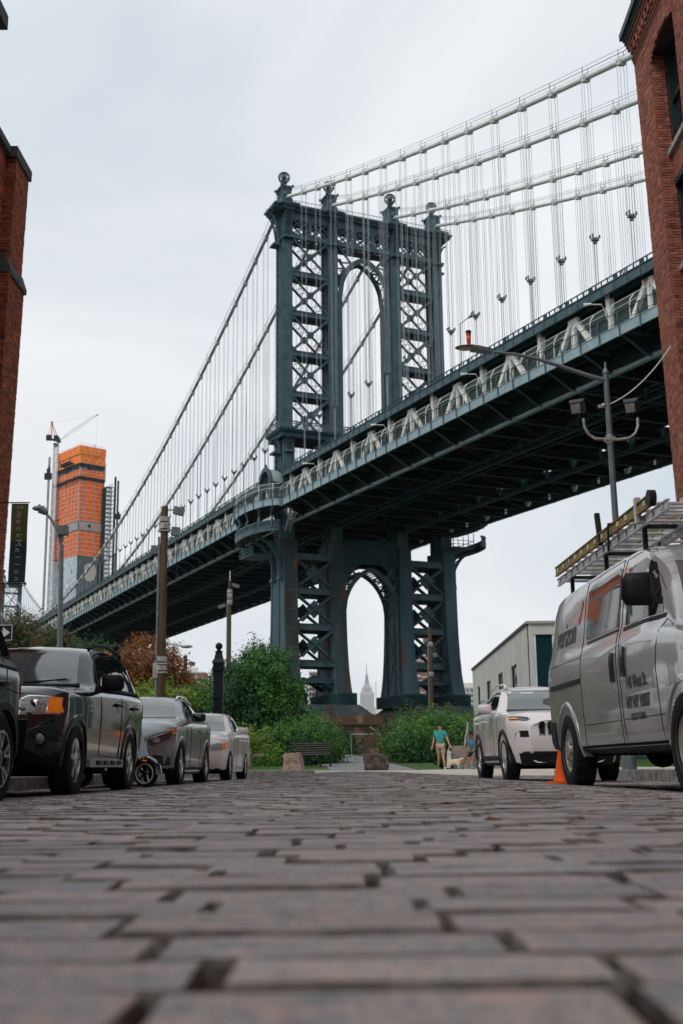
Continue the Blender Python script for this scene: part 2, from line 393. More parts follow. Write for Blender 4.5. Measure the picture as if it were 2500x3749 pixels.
# ================================================================ SUSPENSION BRIDGE
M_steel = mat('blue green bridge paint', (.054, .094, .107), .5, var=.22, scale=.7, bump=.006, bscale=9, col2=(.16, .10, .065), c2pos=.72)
M_steeld = mat('bridge paint with shade and rust', (.018, .050, .058), .6, var=.3, scale=.5, col2=(.13, .085, .055), c2pos=.70)  # near-black carries the shade of recessed and under-deck steel, with rust patches
M_pier = mat('bridge paint rusted', (.045, .090, .106), .6, var=.35, scale=.22, bump=.01, bscale=5, col2=(.17, .075, .035), c2pos=.56, stretch=(1, 1, .35))
M_rustp = mat('rusty plate', (.085, .048, .032), .75, var=.4, scale=.35, bump=.01, bscale=6, col2=(.035, .07, .08), c2pos=.50, stretch=(1, 1, .3))
M_fasc = mat('pale blue grey girder', (.24, .32, .35), .55, var=.15, scale=.8)
M_white = mat('white truss paint with rust', (.88, .85, .78), .6, var=.15, scale=.9, col2=(.50, .26, .13), c2pos=.62)
M_cable = mat('cable wrap', (.62, .65, .63), .5, var=.12, scale=1.5, bump=.01, bscale=12)
M_cable2 = mat('shaded cable wrap', (.30, .33, .33), .55, var=.15, scale=1.2, bump=.01, bscale=12)  # same paint as the side span; the main span's weaker light is painted in
M_band = mat('cable band steel', (.10, .14, .15), .5, var=.3, scale=3)
M_rope = mat('suspender rope', (.25, .28, .30), .5, var=.1)
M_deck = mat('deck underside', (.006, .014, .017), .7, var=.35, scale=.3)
M_mesh = mat('fence mesh', (.20, .26, .26), .6, var=.2, alpha=.16)
M_stone = mat('pier granite', (.20, .115, .07), .9, var=.4, scale=.5, bump=.02, col2=(.10, .07, .05), c2pos=.5)

BR = thing('suspension_bridge', 'blue green steel suspension bridge with tall arched tower crossing overhead', 'bridge', (-11.6, 191.2, 0), R(115))
def P(u, v, w): return Vector((u, -v, w))
def z0(u): return .017 * u if u < 0 else 0.0
VC = [0, 8.53, 20.72, 29.25]
def sub(name, parent=BR):
    o = bpy.data.objects.new(name, None); C.objects.link(o); o.parent = parent; return o
def uvw_box(m, u0, u1, v0, v1, w0, w1): m.bx(u0, u1, -v1, -v0, w0, w1)
def lattice(m, p0, p1, across, width, n, t=.09, up=None):
    """crossed lacing in a strip from p0 to p1, 'across' unit vector"""
    p0, p1, across = Vector(p0), Vector(p1), Vector(across) * width / 2
    nrm = (p1 - p0).cross(across)
    for i in range(n):
        a, b = p0.lerp(p1, i / n), p0.lerp(p1, (i + 1) / n)
        m.bar(a - across, b + across, t, t * .6, nrm); m.bar(a + across, b - across, t, t * .6, nrm)

# ---- tower
tower = sub('bridge_tower')
S = 1
WTOP = 95.0
def column(ci, v):
    col = bpy.data.objects.new('column', None); C.objects.link(col); col.parent = tower
    m = MB()
    # upper shaft: front and back plates, ribs, recessed core
    def shaft(w0, w1, D, W):
        uvw_box(m, -D, -D + .22, v - W, v + W, w0, w1)
        uvw_box(m, -D + .22, -D + .5, v - W * .86, v + W * .86, w0, w1)
        uvw_box(m, -D + .5, -D * .05, v - W * .62, v + W * .62, w0, w1)
        uvw_box(m, -D * .28, -D * .05, v - W * .84, v + W * .84, w0, w1)
        uvw_box(m, D - .2, D, v - W * .95, v + W * .95, w0, w1)
        uvw_box(m, D * .02, D * .16, v - W * .9, v + W * .9, w0, w1)
        uvw_box(m, D*.16, D-.2, v - .06, v + .06, w0, w1)
        for s in (-1, 1):
            lattice(m, P(D * .56, v + s * W * .88, w0), P(D * .56, v + s * W * .88, w1), (1, 0, 0), D * .82, int((w1 - w0) / 1.15), .13)
    shaft(55.2, 93.6, 1.6, .92)
    shaft(36.0, 53.6, 2.1, 1.0)
    for w in np.arange(58, 90, 4.8):      # plate joints on the front face
        uvw_box(m, -1.62, -1.5, v - .93, v + .93, w, w + .07)
    # flange edges with rivets read as thin strips
    for s in (-.82, .82):
        uvw_box(m, -1.64, -1.60, v + s - .07, v + s + .07, 55.2, 88)
    o = m.build('shaft', M_steel, tower)
    o.name = 'column'; bpy.data.objects.remove(col)
    # pier leg under the deck, flared towards the base, in three plates with grooves between
    prof = [(36.2, 3.0), (31, 3.05), (26, 3.15), (22, 3.3), (18, 3.65), (15, 4.1), (12.6, 4.75), (10.6, 5.5)]
    m = MB()
    def slab(a0, a1, W):
        for (w1, d1), (w0, d0) in zip(prof[:-1], prof[1:]):
            q = [P(a0 * d0, v - W, w0), P(a1 * d0, v - W, w0), P(a1 * d0, v + W, w0), P(a0 * d0, v + W, w0),
                 P(a0 * d1, v - W, w1), P(a1 * d1, v - W, w1), P(a1 * d1, v + W, w1), P(a0 * d1, v + W, w1)]
            m.add(q, [(3, 2, 1, 0), (4, 5, 6, 7), (0, 1, 5, 4), (1, 2, 6, 5), (2, 3, 7, 6), (3, 0, 4, 7)])
    slab(-.86, -.05, .98); slab(-.05, .05, .7); slab(.05, .86, .98); slab(.86, 1, 1.12); slab(-.14, -.05, 1.12)
    for w in np.arange(12.5, 35, 3.1):
        D_ = np.interp(w, [p[0] for p in prof[::-1]], [p[1] for p in prof[::-1]])
        uvw_box(m, -D_ - .03, D_ + .03, v - 1.0, v + 1.0, w, w + .09)
    m.build('pier_leg', M_pier, tower)
    m = MB(); slab(-1, -.86, 1.12); m.build('front_flange', M_rustp if ci < 2 else M_pier, tower)
    # riveted base block
    m = MB(); uvw_box(m, -5.9, 5.9, v - 1.5, v + 1.5, 9.7, 11.6)
    for k in range(9): uvw_box(m, -6.05, -5.85, v - 1.4 + k * .35, v - 1.3 + k * .35, 9.7, 11.5)
    for k in range(28):
        for s in (-1, 1): uvw_box(m, -5.8 + k * .42, -5.68 + k * .42, v + s * 1.42, v + s * 1.62, 9.7, 11.5)
    m.build('base_block', M_steeld, tower)
for ci, v in enumerate(VC): column(ci, v)

# masonry pier with sloping rusty skirts
for va, vb in ((-3.2, 12.0), (18.9, 32.5)):
    m = MB(); t = 1.6
    q = [P(-8.4, va, 7.9), P(8.4, va, 7.9), P(8.4, vb, 7.9), P(-8.4, vb, 7.9), P(-6.2, va + t, 9.7), P(6.2, va + t, 9.7), P(6.2, vb - t, 9.7), P(-6.2, vb - t, 9.7)]
    m.add(q, [(4, 5, 6, 7), (0, 1, 5, 4), (1, 2, 6, 5), (2, 3, 7, 6), (3, 0, 4, 7)])
    m.build('pier_skirt', M_rustp, tower)
for va, vb in ((-4.6, 12.9), (18.2, 34)):
    m = MB(); uvw_box(m, -9.6, 9.6, va, vb, 6.5, 7.9); m.build('pier_coping', M_stone, tower)
    m = MB(); uvw_box(m, -9.0, 9.0, va + .6, vb - .6, -.7, 6.5)
    for w in np.arange(.4, 6.4, 1.0): uvw_box(m, -9.03, 9.03, va + .57, vb - .57, w, w + .05)
    m.build('masonry_pier', M_stone, tower)

# struts, braces between column pairs
def strut(va, vb, w, h=.85, D=1.45, lat=True):
    m = MB()
    for u in (-D, D):
        uvw_box(m, u - .06, u + .06, va, vb, w - h / 2, w + h / 2)
        for s in (-1, 1): uvw_box(m, u - .2, u + .2, va, vb, w + s * h / 2 - .05, w + s * h / 2 + .05)
    lattice(m, P(0, va, w - h / 2), P(0, vb, w - h / 2), (1, 0, 0), 2 * D * .95, 7, .28)
    uvw_box(m, -D, D, va, vb, w + h / 2 - .04, w + h / 2 + .04)
    return m.build('strut', M_steel, tower)
def brace(va, vb, wa, wb, D=1.35, t=.46, lace=True):
    m = MB(); vm, wm = (va + vb) / 2, (wa + wb) / 2
    for u in (-D, D):
        for a, b in ((wa, wb), (wb, wa)):
            m.bar(P(u, va, a), P(u, vb, b), .22, t, (1, 0, 0)); 
            m.bar(P(u, va, a), P(u, vb, b), .42, .09, (1, 0, 0))
        r = .72 * t / .46
        m.prism([(vm - r, wm), (vm, wm - r), (vm + r, wm), (vm, wm + r)], u - .14, u + .14, lambda a, b, h: (h, -a, b))
        for (v_, s) in ((va, 1), (vb, -1)):
            for w_, q in ((wa, 1), (wb, -1)):
                m.prism([(v_, w_), (v_ + s * 1.0, w_), (v_, w_ + q * .95)], u - .1, u + .1, lambda a, b, h: (h, -a, b))
    for a, b in (((wa, wb), (wb, wa)) if lace else ()):      # lacing that ties the front and back members
        n = 9
        for i in range(1, n):
            if abs(i - n / 2) < .6: continue
            v_, w_ = lerp(va, vb, i / n), lerp(a, b, i / n)
            m.bar(P(-D, v_, w_), P(D, v_ + (vb - va) / n * .8, w_ + (b - a) / n * .8), .07, .07)
            m.bar(P(D, v_, w_), P(-D, v_ + (vb - va) / n * .8, w_ + (b - a) / n * .8), .07, .07)
    return m.build('cross_brace', M_steel, tower)
pairs = ((VC[0] + .9, VC[1] - .9), (VC[2] + .9, VC[3] - .9))
lv = [54.6, 61.4, 68.6, 75.8, 83.0, 89.9]
for va, vb in pairs:
    for w in lv[1:-1]: strut(va, vb, w)
    for a, b in zip(lv[:-1], lv[1:]): brace(va, vb, a + .45, b - .45)
    lo = [16.4, 22.2, 28.0, 33.6]
    for w in lo: strut(va, vb, w, .95, 2.6)
    strut(va, vb, 13.6, .5, 2.6)
    for a, b in zip(lo[:-1], lo[1:]): brace(va, vb, a + .45, b - .45, 2.4, .95, False)
    for u in (-2.4, 2.4):
        m = MB(); m.bar(P(u, va, 12.4), P(u, (va + vb) / 2, 14.3), .5, .6); m.bar(P(u, vb, 12.4), P(u, (va + vb) / 2, 14.3), .5, .6); m.build('knee_brace', M_steeld, tower)
# pointed arches
def arch(wspr, half, H, vc, D, th, wbot, topw, name='arch'):
    m = MB(); R0 = half * 1.30; k = H / math.sqrt(R0 ** 2 - (R0 - half) ** 2)
    pts = []
    for i in range(13):
        x = half * (i / 12); c = (R0 - half + (half - x))  # placeholder, x from 0..half measured inwards
        c = R0 - x; pts.append((-half + x, wspr + k * math.sqrt(max(0, R0 ** 2 - c ** 2))))
    full = [(-half, wbot)] + pts + [(-a, b) for a, b in reversed(pts[:-1])] + [(half, wbot)]
    outer = [(a * (1 + th / half * (1 if b < wspr else .9)), b + (th * .95 * max(0, min(1, (b - wspr) / H * 1.6)))) for a, b in full]
    for u in (-D, D):
        n = len(full); V = []
        for e in (-.12, .12):
            V += [P(u + e, vc + a, b) for a, b in full] + [P(u + e, vc + a, b) for a, b in outer]
        F = []
        for i in range(n - 1):
            F += [(i, i + 1, n + i + 1, n + i), (2 * n + i + 1, 2 * n + i, 3 * n + i, 3 * n + i + 1),
                  (i + 1, i, 2 * n + i, 2 * n + i + 1), (n + i, n + i + 1, 3 * n + i + 1, 3 * n + i)]
        m.add(V, F)
    # soffit flanges and lacing
    for i in range(len(full) - 1):
        (a, b), (c, d) = full[i], full[i + 1]
        for u in (-D, D): m.bar(P(u, vc + a, b), P(u, vc + c, d), .12, .55, (0, -(c - a), d - b) if False else (0, (d - b), (c - a)))
        m.bar(P(-D, vc + a, b), P(D, vc + c, d), .12, .12); m.bar(P(D, vc + a, b), P(-D, vc + c, d), .12, .12)
    # spandrel struts
    for f, tv, tw in ((.25, 1.0, .78), (.55, .98, 1.02)):
        i = int(f * 12) + 1; a, b = outer[i]
        for s in (-1, 1):
            for u in (-D, D):
                m.bar(P(u, vc + s * a, b), P(u, vc - s * (half + .15), min(topw, b + 2.6 * tw)), .25, .35, (1, 0, 0))
                m.bar(P(u, vc + s * a, b), P(u, vc - s * (half + .15), b - .2), .2, .28, (1, 0, 0))
    return m.build(name, M_steel, tower)
vm = (VC[1] + VC[2]) / 2
arch(80.0, 4.55, 7.6, vm, 1.3, .62, 55.4, 89.3)
arch(24.2, 5.05, 7.9, vm, 2.4, .45, 11.5, 34)
# spandrel plates over the lower arch
m = MB()
for u in (-2.3, 2.3):
    m.prism([(vm - 5.1, 33), (vm + 5.1, 33), (vm + 5.1, 37), (vm - 5.1, 37)], u - .1, u + .1, lambda a, b, h: (h, -a, b))
    for s in (-1, 1): m.prism([(vm + s * 5.2, 27.5), (vm + s * 4.2, 30.6), (vm + s * 2.2, 32.8), (vm + s * 1.0, 33.6), (vm + s * 5.2, 34)], u - .08, u + .08, lambda a, b, h: (h, -a, b))
m.build('spandrel', M_steeld, tower)

# frieze of crossed lattice under the cornice
m = MB()
for va, vb, n in ((VC[0] + .9, VC[1] - .9, 2), (VC[1] + .9, VC[2] - .9, 3), (VC[2] + .9, VC[3] - .9, 2)):
    for u in (-1.35, 1.35):
        uvw_box(m, u - .12, u + .12, va, vb, 89.5, 90.4)
        uvw_box(m, u - .3, u + .3, va, vb, 89.45, 89.6)
        uvw_box(m, u - .15, u + .15, va, vb, 92.9, 94.6)
        for i in range(n):
            a, b = lerp(va, vb, i / n), lerp(va, vb, (i + 1) / n)
            if i: uvw_box(m, u - .16, u + .16, a - .28, a + .28, 90.4, 92.9)
            a += .25; b -= .25
            for p, q in ((90.4, 92.9), (92.9, 90.4)): m.bar(P(u, a, p), P(u, b, q), .2, .34, (1, 0, 0))
            m.bar(P(u, (a + b) / 2, 90.4), P(u, a, 91.6), .14, .2, (1, 0, 0)); m.bar(P(u, (a + b) / 2, 90.4), P(u, b, 91.6), .14, .2, (1, 0, 0))
            m.bar(P(u, (a + b) / 2, 92.9), P(u, a, 91.6), .14, .2, (1, 0, 0)); m.bar(P(u, (a + b) / 2, 92.9), P(u, b, 91.6), .14, .2, (1, 0, 0))
    uvw_box(m, -1.4, 1.4, va, vb, 92.9, 93.0)
    lattice(m, P(0, va, 89.5), P(0, vb, 89.5), (1, 0, 0), 2.5, 3 * n, .3)
m.build('frieze', M_steel, tower)

# curved laced brackets under the cornice
def bracket(fn, w0, w1, reach, width, n=7, name='bracket'):
    """fn(out, side, w): out = distance from the face"""
    m = MB(); pts = []
    for i in range(n + 1):
        t = i / n; pts.append((reach * (1 - math.cos(t * PI / 2)) ** 1.0 * 1.0 + .12, lerp(w0, w1, math.sin(t * PI / 2))))
    for s in (-1, 1):
        for (a, b), (c, d) in zip(pts[:-1], pts[1:]):
            m.bar(fn(a, s * width / 2, b), fn(c, s * width / 2, d), .16, .26)
            m.bar(fn(0, s * width / 2, b), fn(a, s * width / 2, b), .1, .1)
        m.bar(fn(.1, s * width / 2, w0), fn(.1, s * width / 2, w1), .14, .14)
    for (a, b), (c, d) in zip(pts[:-1], pts[1:]):
        m.bar(fn(a, -width / 2, b), fn(c, width / 2, d), .1, .08); m.bar(fn(a, width / 2, b), fn(c, -width / 2, d), .1, .08)
        m.bar(fn(a, -width / 2, b), fn(a, width / 2, b), .1, .1)
    a, b = pts[0]; m.box(fn(.15, 0, w0 - .18), (.5 + width, .5 + width, .34))
    return m.build(name, M_steel, tower)
for v in VC:
    bracket(lambda o, s, w, v=v: P(-1.62 - o, v + s, w), 89.4, 94.2, 1.15, 1.25)
    bracket(lambda o, s, w, v=v: P(1.62 + o, v + s, w), 89.4, 94.2, 1.15, 1.25)
bracket(lambda o, s, w: P(.55 + s, -.95 - o, w), 88.6, 93.9, 1.7, 1.5)
bracket(lambda o, s, w: P(.55 + s, VC[3] + .95 + o, w), 88.6, 93.9, 1.7, 1.5)
# collar moulding round each column
for v in VC: m = MB(); uvw_box(m, -1.95, 1.8, v - 1.1, v + 1.1, 89.05, 89.3); m.build('collar', M_steel, tower)
# cornice with dentils; it steps forward over each column
m = MB(); V0, V1 = -2.75, VC[3] + 2.75
uvw_box(m, -2.2, 2.2, V0 + .4, V1 - .4, 94.3, 94.75)
uvw_box(m, -2.75, 2.75, V0, V1, 94.85, 95.15)
uvw_box(m, -2.35, 2.35, V0 + .35, V1 - .35, 94.7, 94.9)
uvw_box(m, -2.0, 2.0, V0 + .7, V1 - .7, 95.15, 95.6)
for v in VC:
    uvw_box(m, -2.75, 2.75, v - 1.25, v + 1.25, 94.28, 94.74)
    uvw_box(m, -3.3, 3.3, v - 1.7, v + 1.7, 94.86, 95.26)
    uvw_box(m, -2.9, 2.9, v - 1.35, v + 1.35, 94.7, 94.92)
    uvw_box(m, -2.5, 2.5, v - 1.3, v + 1.3, 95.2, 95.75)
m.build('cornice', M_steel, tower)
m = MB()
for v in np.arange(V0 + .3, V1 - .2, .34):
    near_c = min(abs(v - c) for c in VC) < 1.4
    d = 3.0 if near_c else 2.45
    for s in (-1, 1): uvw_box(m, s * d - .12, s * d + .12, v, v + .17, 94.58, 94.86)
for u in np.arange(-2.2, 2.2, .34):
    for v in (V0 + .15, V1 - .15): uvw_box(m, u, u + .17, v - .12, v + .12, 94.58, 94.86)
stuff(m.build('dentils', M_steel, tower))
m = MB()       # light railing standing on the cornice edge
for s in (-1, 1):
    uvw_box(m, s * 2.5 - .03, s * 2.5 + .03, V0 + .3, V1 - .3, 95.95, 96.02)
    for v in np.arange(V0 + .3, V1, .6): uvw_box(m, s * 2.5 - .02, s * 2.5 + .02, v, v + .05, 95.15, 96.0)
m.build('cornice_rail', M_steel, tower)
# saddle housings and cage ball finials
for v in VC:
    m = MB()
    pr = [(2.0, 95.7), (1.75, 96.1), (1.45, 96.9), (1.25, 98.0), (1.2, 98.9)]
    for (d0, w0), (d1, w1) in zip(pr[:-1], pr[1:]):
        k0, k1 = .58, .66
        q = [P(-d0, v - d0 * k0, w0), P(d0, v - d0 * k0, w0), P(d0, v + d0 * k0, w0), P(-d0, v + d0 * k0, w0),
             P(-d1, v - d1 * k1, w1), P(d1, v - d1 * k1, w1), P(d1, v + d1 * k1, w1), P(-d1, v + d1 * k1, w1)]
        m.add(q, [(3, 2, 1, 0), (4, 5, 6, 7), (0, 1, 5, 4), (1, 2, 6, 5), (2, 3, 7, 6), (3, 0, 4, 7)])
    uvw_box(m, -1.5, 1.5, v - 1.05, v + 1.05, 98.85, 99.15)
    for s in (-1, 1):
        for e in (-1, 1):
            m.sphere(P(s * 1.5, v + e * 1.05, 99.15), .26, 8, 6)
            uvw_box(m, s * 1.25 - .12, s * 1.25 + .12, v + e * .85 - .12, v + e * .85 + .12, 98.3, 98.9)
        m.tube([P(s * 1.2, v, 97.55), P(s * 2.25, v, 97.2)], [.62, .52], 14)
        m.prism([(-.42, 97.0), (.42, 97.0), (.5, 98.3), (-.5, 98.3)], v - .9, v + .9, lambda a, b, h: (a * .0 + s * 0 + a, -(h), b) )
    m.build('saddle_housing', M_steel, tower)
    m = MB(); m.lathe([(.62, 99.1), (.5, 99.35), (.3, 99.6), (.34, 99.9), (.62, 100.35), (.5, 100.5)], 12, P(0, v, 0)); nb = 14
    for i in range(nb):
        a = 2 * PI * i / nb; pts = []
        for k in range(9):
            t = -PI / 2 * .82 + k / 8 * PI * .91; pts.append(P(math.cos(t) * math.cos(a) * 1.0, v + math.cos(t) * math.sin(a) * 1.0, 101.25 + 1.0 * math.sin(t)))
        m.tube(pts, .075, 5, cap=False)
    m.sphere(P(0, v, 101.25), .42, 10, 6); m.sphere(P(0, v, 102.2), .2, 8, 5)
    m.tube([P(math.cos(t) * 1.0, v + math.sin(t) * 1.0, 101.3) for t in np.linspace(0, 2 * PI, 17)[:-1]], .06, 5, closed=True)
    m.build('finial', M_steel, tower)

# ---- balcony round the tower above the deck
bal = sub('tower_balcony'); 
m = MB(); B0, B1, BD = -1.95, VC[3] + 1.95, 3.4
uvw_box(m, -BD, BD, B0, B1, 54.3, 54.6); uvw_box(m, -BD + .3, BD - .3, B0 + .3, B1 - .3, 53.4, 54.3); uvw_box(m, -BD - .12, BD + .12, B0 - .12, B1 + .12, 54.6, 54.72)
m.build('balcony_floor', M_steeld, bal)
m = MB()
for v in np.arange(B0, B1 + .1, .5):
    for s in (-1, 1): uvw_box(m, s * BD - .03, s * BD + .03, v - .03, v + .03, 54.7, 56.0)
for u in np.arange(-BD, BD, .5):
    for v in (B0, B1): uvw_box(m, u - .03, u + .03, v - .03, v + .03, 54.7, 56.0)
for w, t in ((56.0, .07), (55.6, .04), (54.95, .05)):
    for s in (-1, 1): uvw_box(m, s * BD - t, s * BD + t, B0, B1, w - t, w + t)
    for v in (B0, B1): uvw_box(m, -BD, BD, v - t, v + t, w - t, w + t)
for v in np.arange(B0, B1 + .1, 2.76):
    for s in (-1, 1): m.tube([P(s * BD, v, 54.7), P(s * (BD + .12), v, 55.2), P(s * (BD + .02), v, 56.15)], .09, 6)
m.build('balcony_rail', M_steel, bal)
m = MB()
for s in (-1, 1): uvw_box(m, s * BD - .01, s * BD + .01, B0, B1, 54.75, 55.95)
for v in (B0, B1): uvw_box(m, -BD, BD, v - .01, v + .01, 54.75, 55.95)
m.build('rail_mesh', M_mesh, bal)
for v in (VC[0], VC[1], VC[2], VC[3]):
    bracket(lambda o, s, w, v=v: P(-2.1 - o, v + s, w), 51.3, 53.6, 1.1, 1.0, 4)
bracket(lambda o, s, w: P(s, -1.0 - o, w), 51.3, 53.6, 1.0, 1.6, 4)

# ---- main cables
def cable_w(u):
    if u <= 0:
        a = -u; return 97.5 - .360 * a + .00058 * a * a + (0 if a < 120 else 0)
    return 49.2 + 48.3 * ((224 - u) / 224) ** 2
bandsR = [-(8.95 + 5.95 * k) for k in range(0, 20)]
bandsL = [3.6 + 5.43 * k for k in range(1, 81)]
bandsL = [b for b in bandsL if b < 440]
def ring(m, u, v, r, l):
    d = Vector((1, 0, (cable_w(u + .5) - cable_w(u - .5)))).normalized(); p = P(u, v, cable_w(u))
    m.tube([p - d * l / 2, p + d * l / 2], r, 10)
    return d, p
for v in VC:
    cabR = sub('main_cable')
    for us in (list(np.linspace(-150, -1.4, 40)), list(np.linspace(1.4, 446.5, 90))):
        m = MB(); m.tube([P(u, v, cable_w(u)) for u in us], .31, 14); m.build('cable', M_cable if us[0] < 0 else M_cable2, cabR, smooth=True)
    # hand ropes above the cable
    m = MB()
    for us in (bandsR, bandsL):
        top = ([P(-1.6, v, 98.6)] if us is bandsR else [P(1.6, v, 98.6)]) + [P(u, v, cable_w(u) + 1.15) for u in us]
        for s in (-.34, .34):
            m.tube([p + Vector((0, s, 0)) for p in top], .026, 4)
            m.tube([p + Vector((0, s, -.42)) for p in top], .018, 4)
    for u in bandsR + bandsL:
        for s in (-.34, .34): m.bar(P(u, v + s, cable_w(u)), P(u, v + s, cable_w(u) + 1.2), .05, .05)
    m.build('hand_ropes', M_band, cabR)
    for iu, u in enumerate(bandsR + bandsL):
        m = MB(); d, p = ring(m, u, v, .42, .62)
        ring(m, u - .28, v, .49, .08); ring(m, u + .28, v, .49, .08)
        for s in (-1, 1): m.bar(p + d * -.34 + Vector((0, s * .30, -.34)), p + d * .34 + Vector((0, s * .3, -.34)), .1, .22)
        m.build('cable_band', M_cable, cabR)
        zd = 47.5 + z0(u); zs = 53.9 + z0(u); topw = cable_w(u) - .2
        if topw - zd < 1.5: continue
        m = MB()
        # the rope loops over the cable hang as four lines, tied in a socket above the deck
        pl = ((-.22, -.42), (-.22, .42), (.22, -.42), (.22, .42))
        if topw > zs + 2:
            for a, b in pl: m.tube([P(u + a, v + b, topw), P(u + a * .9, v + b * .75, zs + .3)], .027, 4, cap=False)
            for a in (-.2, .2):
                m.tube([P(u + a, v, zs - .3), P(u + a, v, zd)], .045, 5, cap=False)
        else:
            for a, b in pl[:2]: m.tube([P(u + a, v + b * .5, topw), P(u + a, v + b * .5, zd)], .04, 4, cap=False)
        m.build('suspender', M_rope, cabR)
        if topw > zs + 2:
            m = MB(); uvw_box(m, u - .24, u + .24, v - .34, v + .34, zs - .13, zs + .15); uvw_box(m, u - .13, u + .13, v - .18, v + .18, zs - .42, zs - .12)
            for a, b in pl: m.bx(u + a - .07, u + a + .07, -(v + b) - .07, -(v + b) + .07, zs + .15, zs + .5)
            m.build('socket', M_band, cabR)

# ---- deck: four trusses, floors, fascias
deck = sub('bridge_deck')
nodes = [-(9.1 + 12.15 * k) for k in range(11, -1, -1)] + [2.0 + 10.9 * k for k in range(0, 41)]
U0, U1 = nodes[0], nodes[-1]
TOPC, BOTC = 47.0, 39.0
def truss_panel(i, v, full):
    a, b = nodes[i], nodes[i + 1]; c = (a + b) / 2; m = MB()
    A = P(a, v, TOPC + z0(a)); B_ = P(b, v, TOPC + z0(b)); T_ = P(c, v, TOPC + z0(c)); D_ = P(c, v, BOTC + z0(c))
    La = P(a, v, BOTC + z0(a)); Lb = P(b, v, BOTC + z0(b))
    for s in (0,):
        o = Vector((0, s, 0)); w = .42 if full else .4
        m.bar(A + o, D_ + o, w, .52); m.bar(D_ + o, B_ + o, w, .52)
    if full:
        lat = Vector((0, 1, 0))
    m.bar(La, A, .36, .34, (1, 0, 0)); m.bar(D_, T_, .42, .40, (1, 0, 0))
    if full:
        m.prism([(-.85, .3), (.85, .3), (.7, -.75), (-.7, -.75)], -.23, .23, lambda x, z, h: (A[0] + x, A[1] + h, A[2] + z - .1))
        m.prism([(-.35, .3), (.35, .3), (.22, -1.5), (-.22, -1.5)], -.32, .32, lambda x, z, h: (T_[0] + x, T_[1] + h, T_[2] + z - .1))
    return m
for i in range(len(nodes) - 1):
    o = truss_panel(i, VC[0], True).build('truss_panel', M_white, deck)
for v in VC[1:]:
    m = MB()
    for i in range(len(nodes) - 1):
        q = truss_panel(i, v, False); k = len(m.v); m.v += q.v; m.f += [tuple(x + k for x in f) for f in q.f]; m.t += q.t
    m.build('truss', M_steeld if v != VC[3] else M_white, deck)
us = [U0, 0, U1]
def longbar(m, v, w, wd, h, u0=U0, u1=U1):
    pts = [u for u in (u0, 0, u1)] if u0 < 0 < u1 else [u0, u1]
    for a, b in zip(pts[:-1], pts[1:]): m.bar(P(a, v, w + z0(a)), P(b, v, w + z0(b)), wd, h)
m = MB()
for v in VC:
    longbar(m, v, TOPC, .5, .5)
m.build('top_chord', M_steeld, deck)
m = MB(); 
longbar(m, 0, BOTC, .5, .36)
m.build('bottom_chord', M_fasc, deck)
m = MB()
for v in VC[1:]: longbar(m, v, BOTC, .6, .46)
m.build('bottom_chord', M_steeld, deck)
# upper roadways: floor slab, fascia girder with stiffeners, kerb rail
for va, vb in ((-1.0, 9.2), (20.0, 30.3)):
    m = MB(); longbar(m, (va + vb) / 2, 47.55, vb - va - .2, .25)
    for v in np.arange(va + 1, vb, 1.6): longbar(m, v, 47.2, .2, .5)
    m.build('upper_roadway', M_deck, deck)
    for v in (va, vb):
        m = MB(); longbar(m, v, 47.35, .12, 1.05); longbar(m, v, 47.86, .35, .08); longbar(m, v, 46.86, .3, .08)
        for u in np.arange(U0, U1, 2.02): uvw_box(m, u - .05, u + .05, v - .16, v + .16, 46.85 + z0(u), 47.85 + z0(u))
        m.build('fascia_girder', M_steel, deck)
        m = MB(); longbar(m, v, 48.45, .10, .10)
        for u in np.arange(U0, U1, 1.01): uvw_box(m, u - .06, u + .06, v - .05, v + .05, 47.9 + z0(u), 48.4 + z0(u))
        for u in np.arange(U0, U1, 4.04): uvw_box(m, u - .5, u + .1, v - .06, v + .06, 47.9 + z0(u), 48.35 + z0(u))
        m.build('kerb_rail', M_steeld, deck)
# lower floor: stringers, floor beams, laterals
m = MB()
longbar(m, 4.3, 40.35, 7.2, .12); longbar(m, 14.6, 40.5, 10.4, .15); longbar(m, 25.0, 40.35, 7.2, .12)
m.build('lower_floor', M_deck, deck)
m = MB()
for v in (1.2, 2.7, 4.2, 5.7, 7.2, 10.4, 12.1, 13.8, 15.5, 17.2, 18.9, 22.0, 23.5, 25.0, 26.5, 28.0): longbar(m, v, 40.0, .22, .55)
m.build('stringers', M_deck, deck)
beams = sorted(nodes + [(a + b) / 2 for a, b in zip(nodes[:-1], nodes[1:])])
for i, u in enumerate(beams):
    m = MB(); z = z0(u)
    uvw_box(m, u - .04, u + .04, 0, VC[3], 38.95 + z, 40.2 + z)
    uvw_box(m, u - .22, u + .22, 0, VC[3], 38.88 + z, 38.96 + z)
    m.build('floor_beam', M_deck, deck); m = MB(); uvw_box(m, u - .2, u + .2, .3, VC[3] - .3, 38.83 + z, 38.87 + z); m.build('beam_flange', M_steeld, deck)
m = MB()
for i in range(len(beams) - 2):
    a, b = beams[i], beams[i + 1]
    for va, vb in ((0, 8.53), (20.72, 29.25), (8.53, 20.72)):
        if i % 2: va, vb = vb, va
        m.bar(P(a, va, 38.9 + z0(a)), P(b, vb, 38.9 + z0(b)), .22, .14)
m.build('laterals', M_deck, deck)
# a few things slung under the floor: pipes
m = MB(); 
for v in (9.6, 19.4, 6.4): longbar(m, v, 38.72, .16, .12)
m.build('pipe', M_steeld, deck)
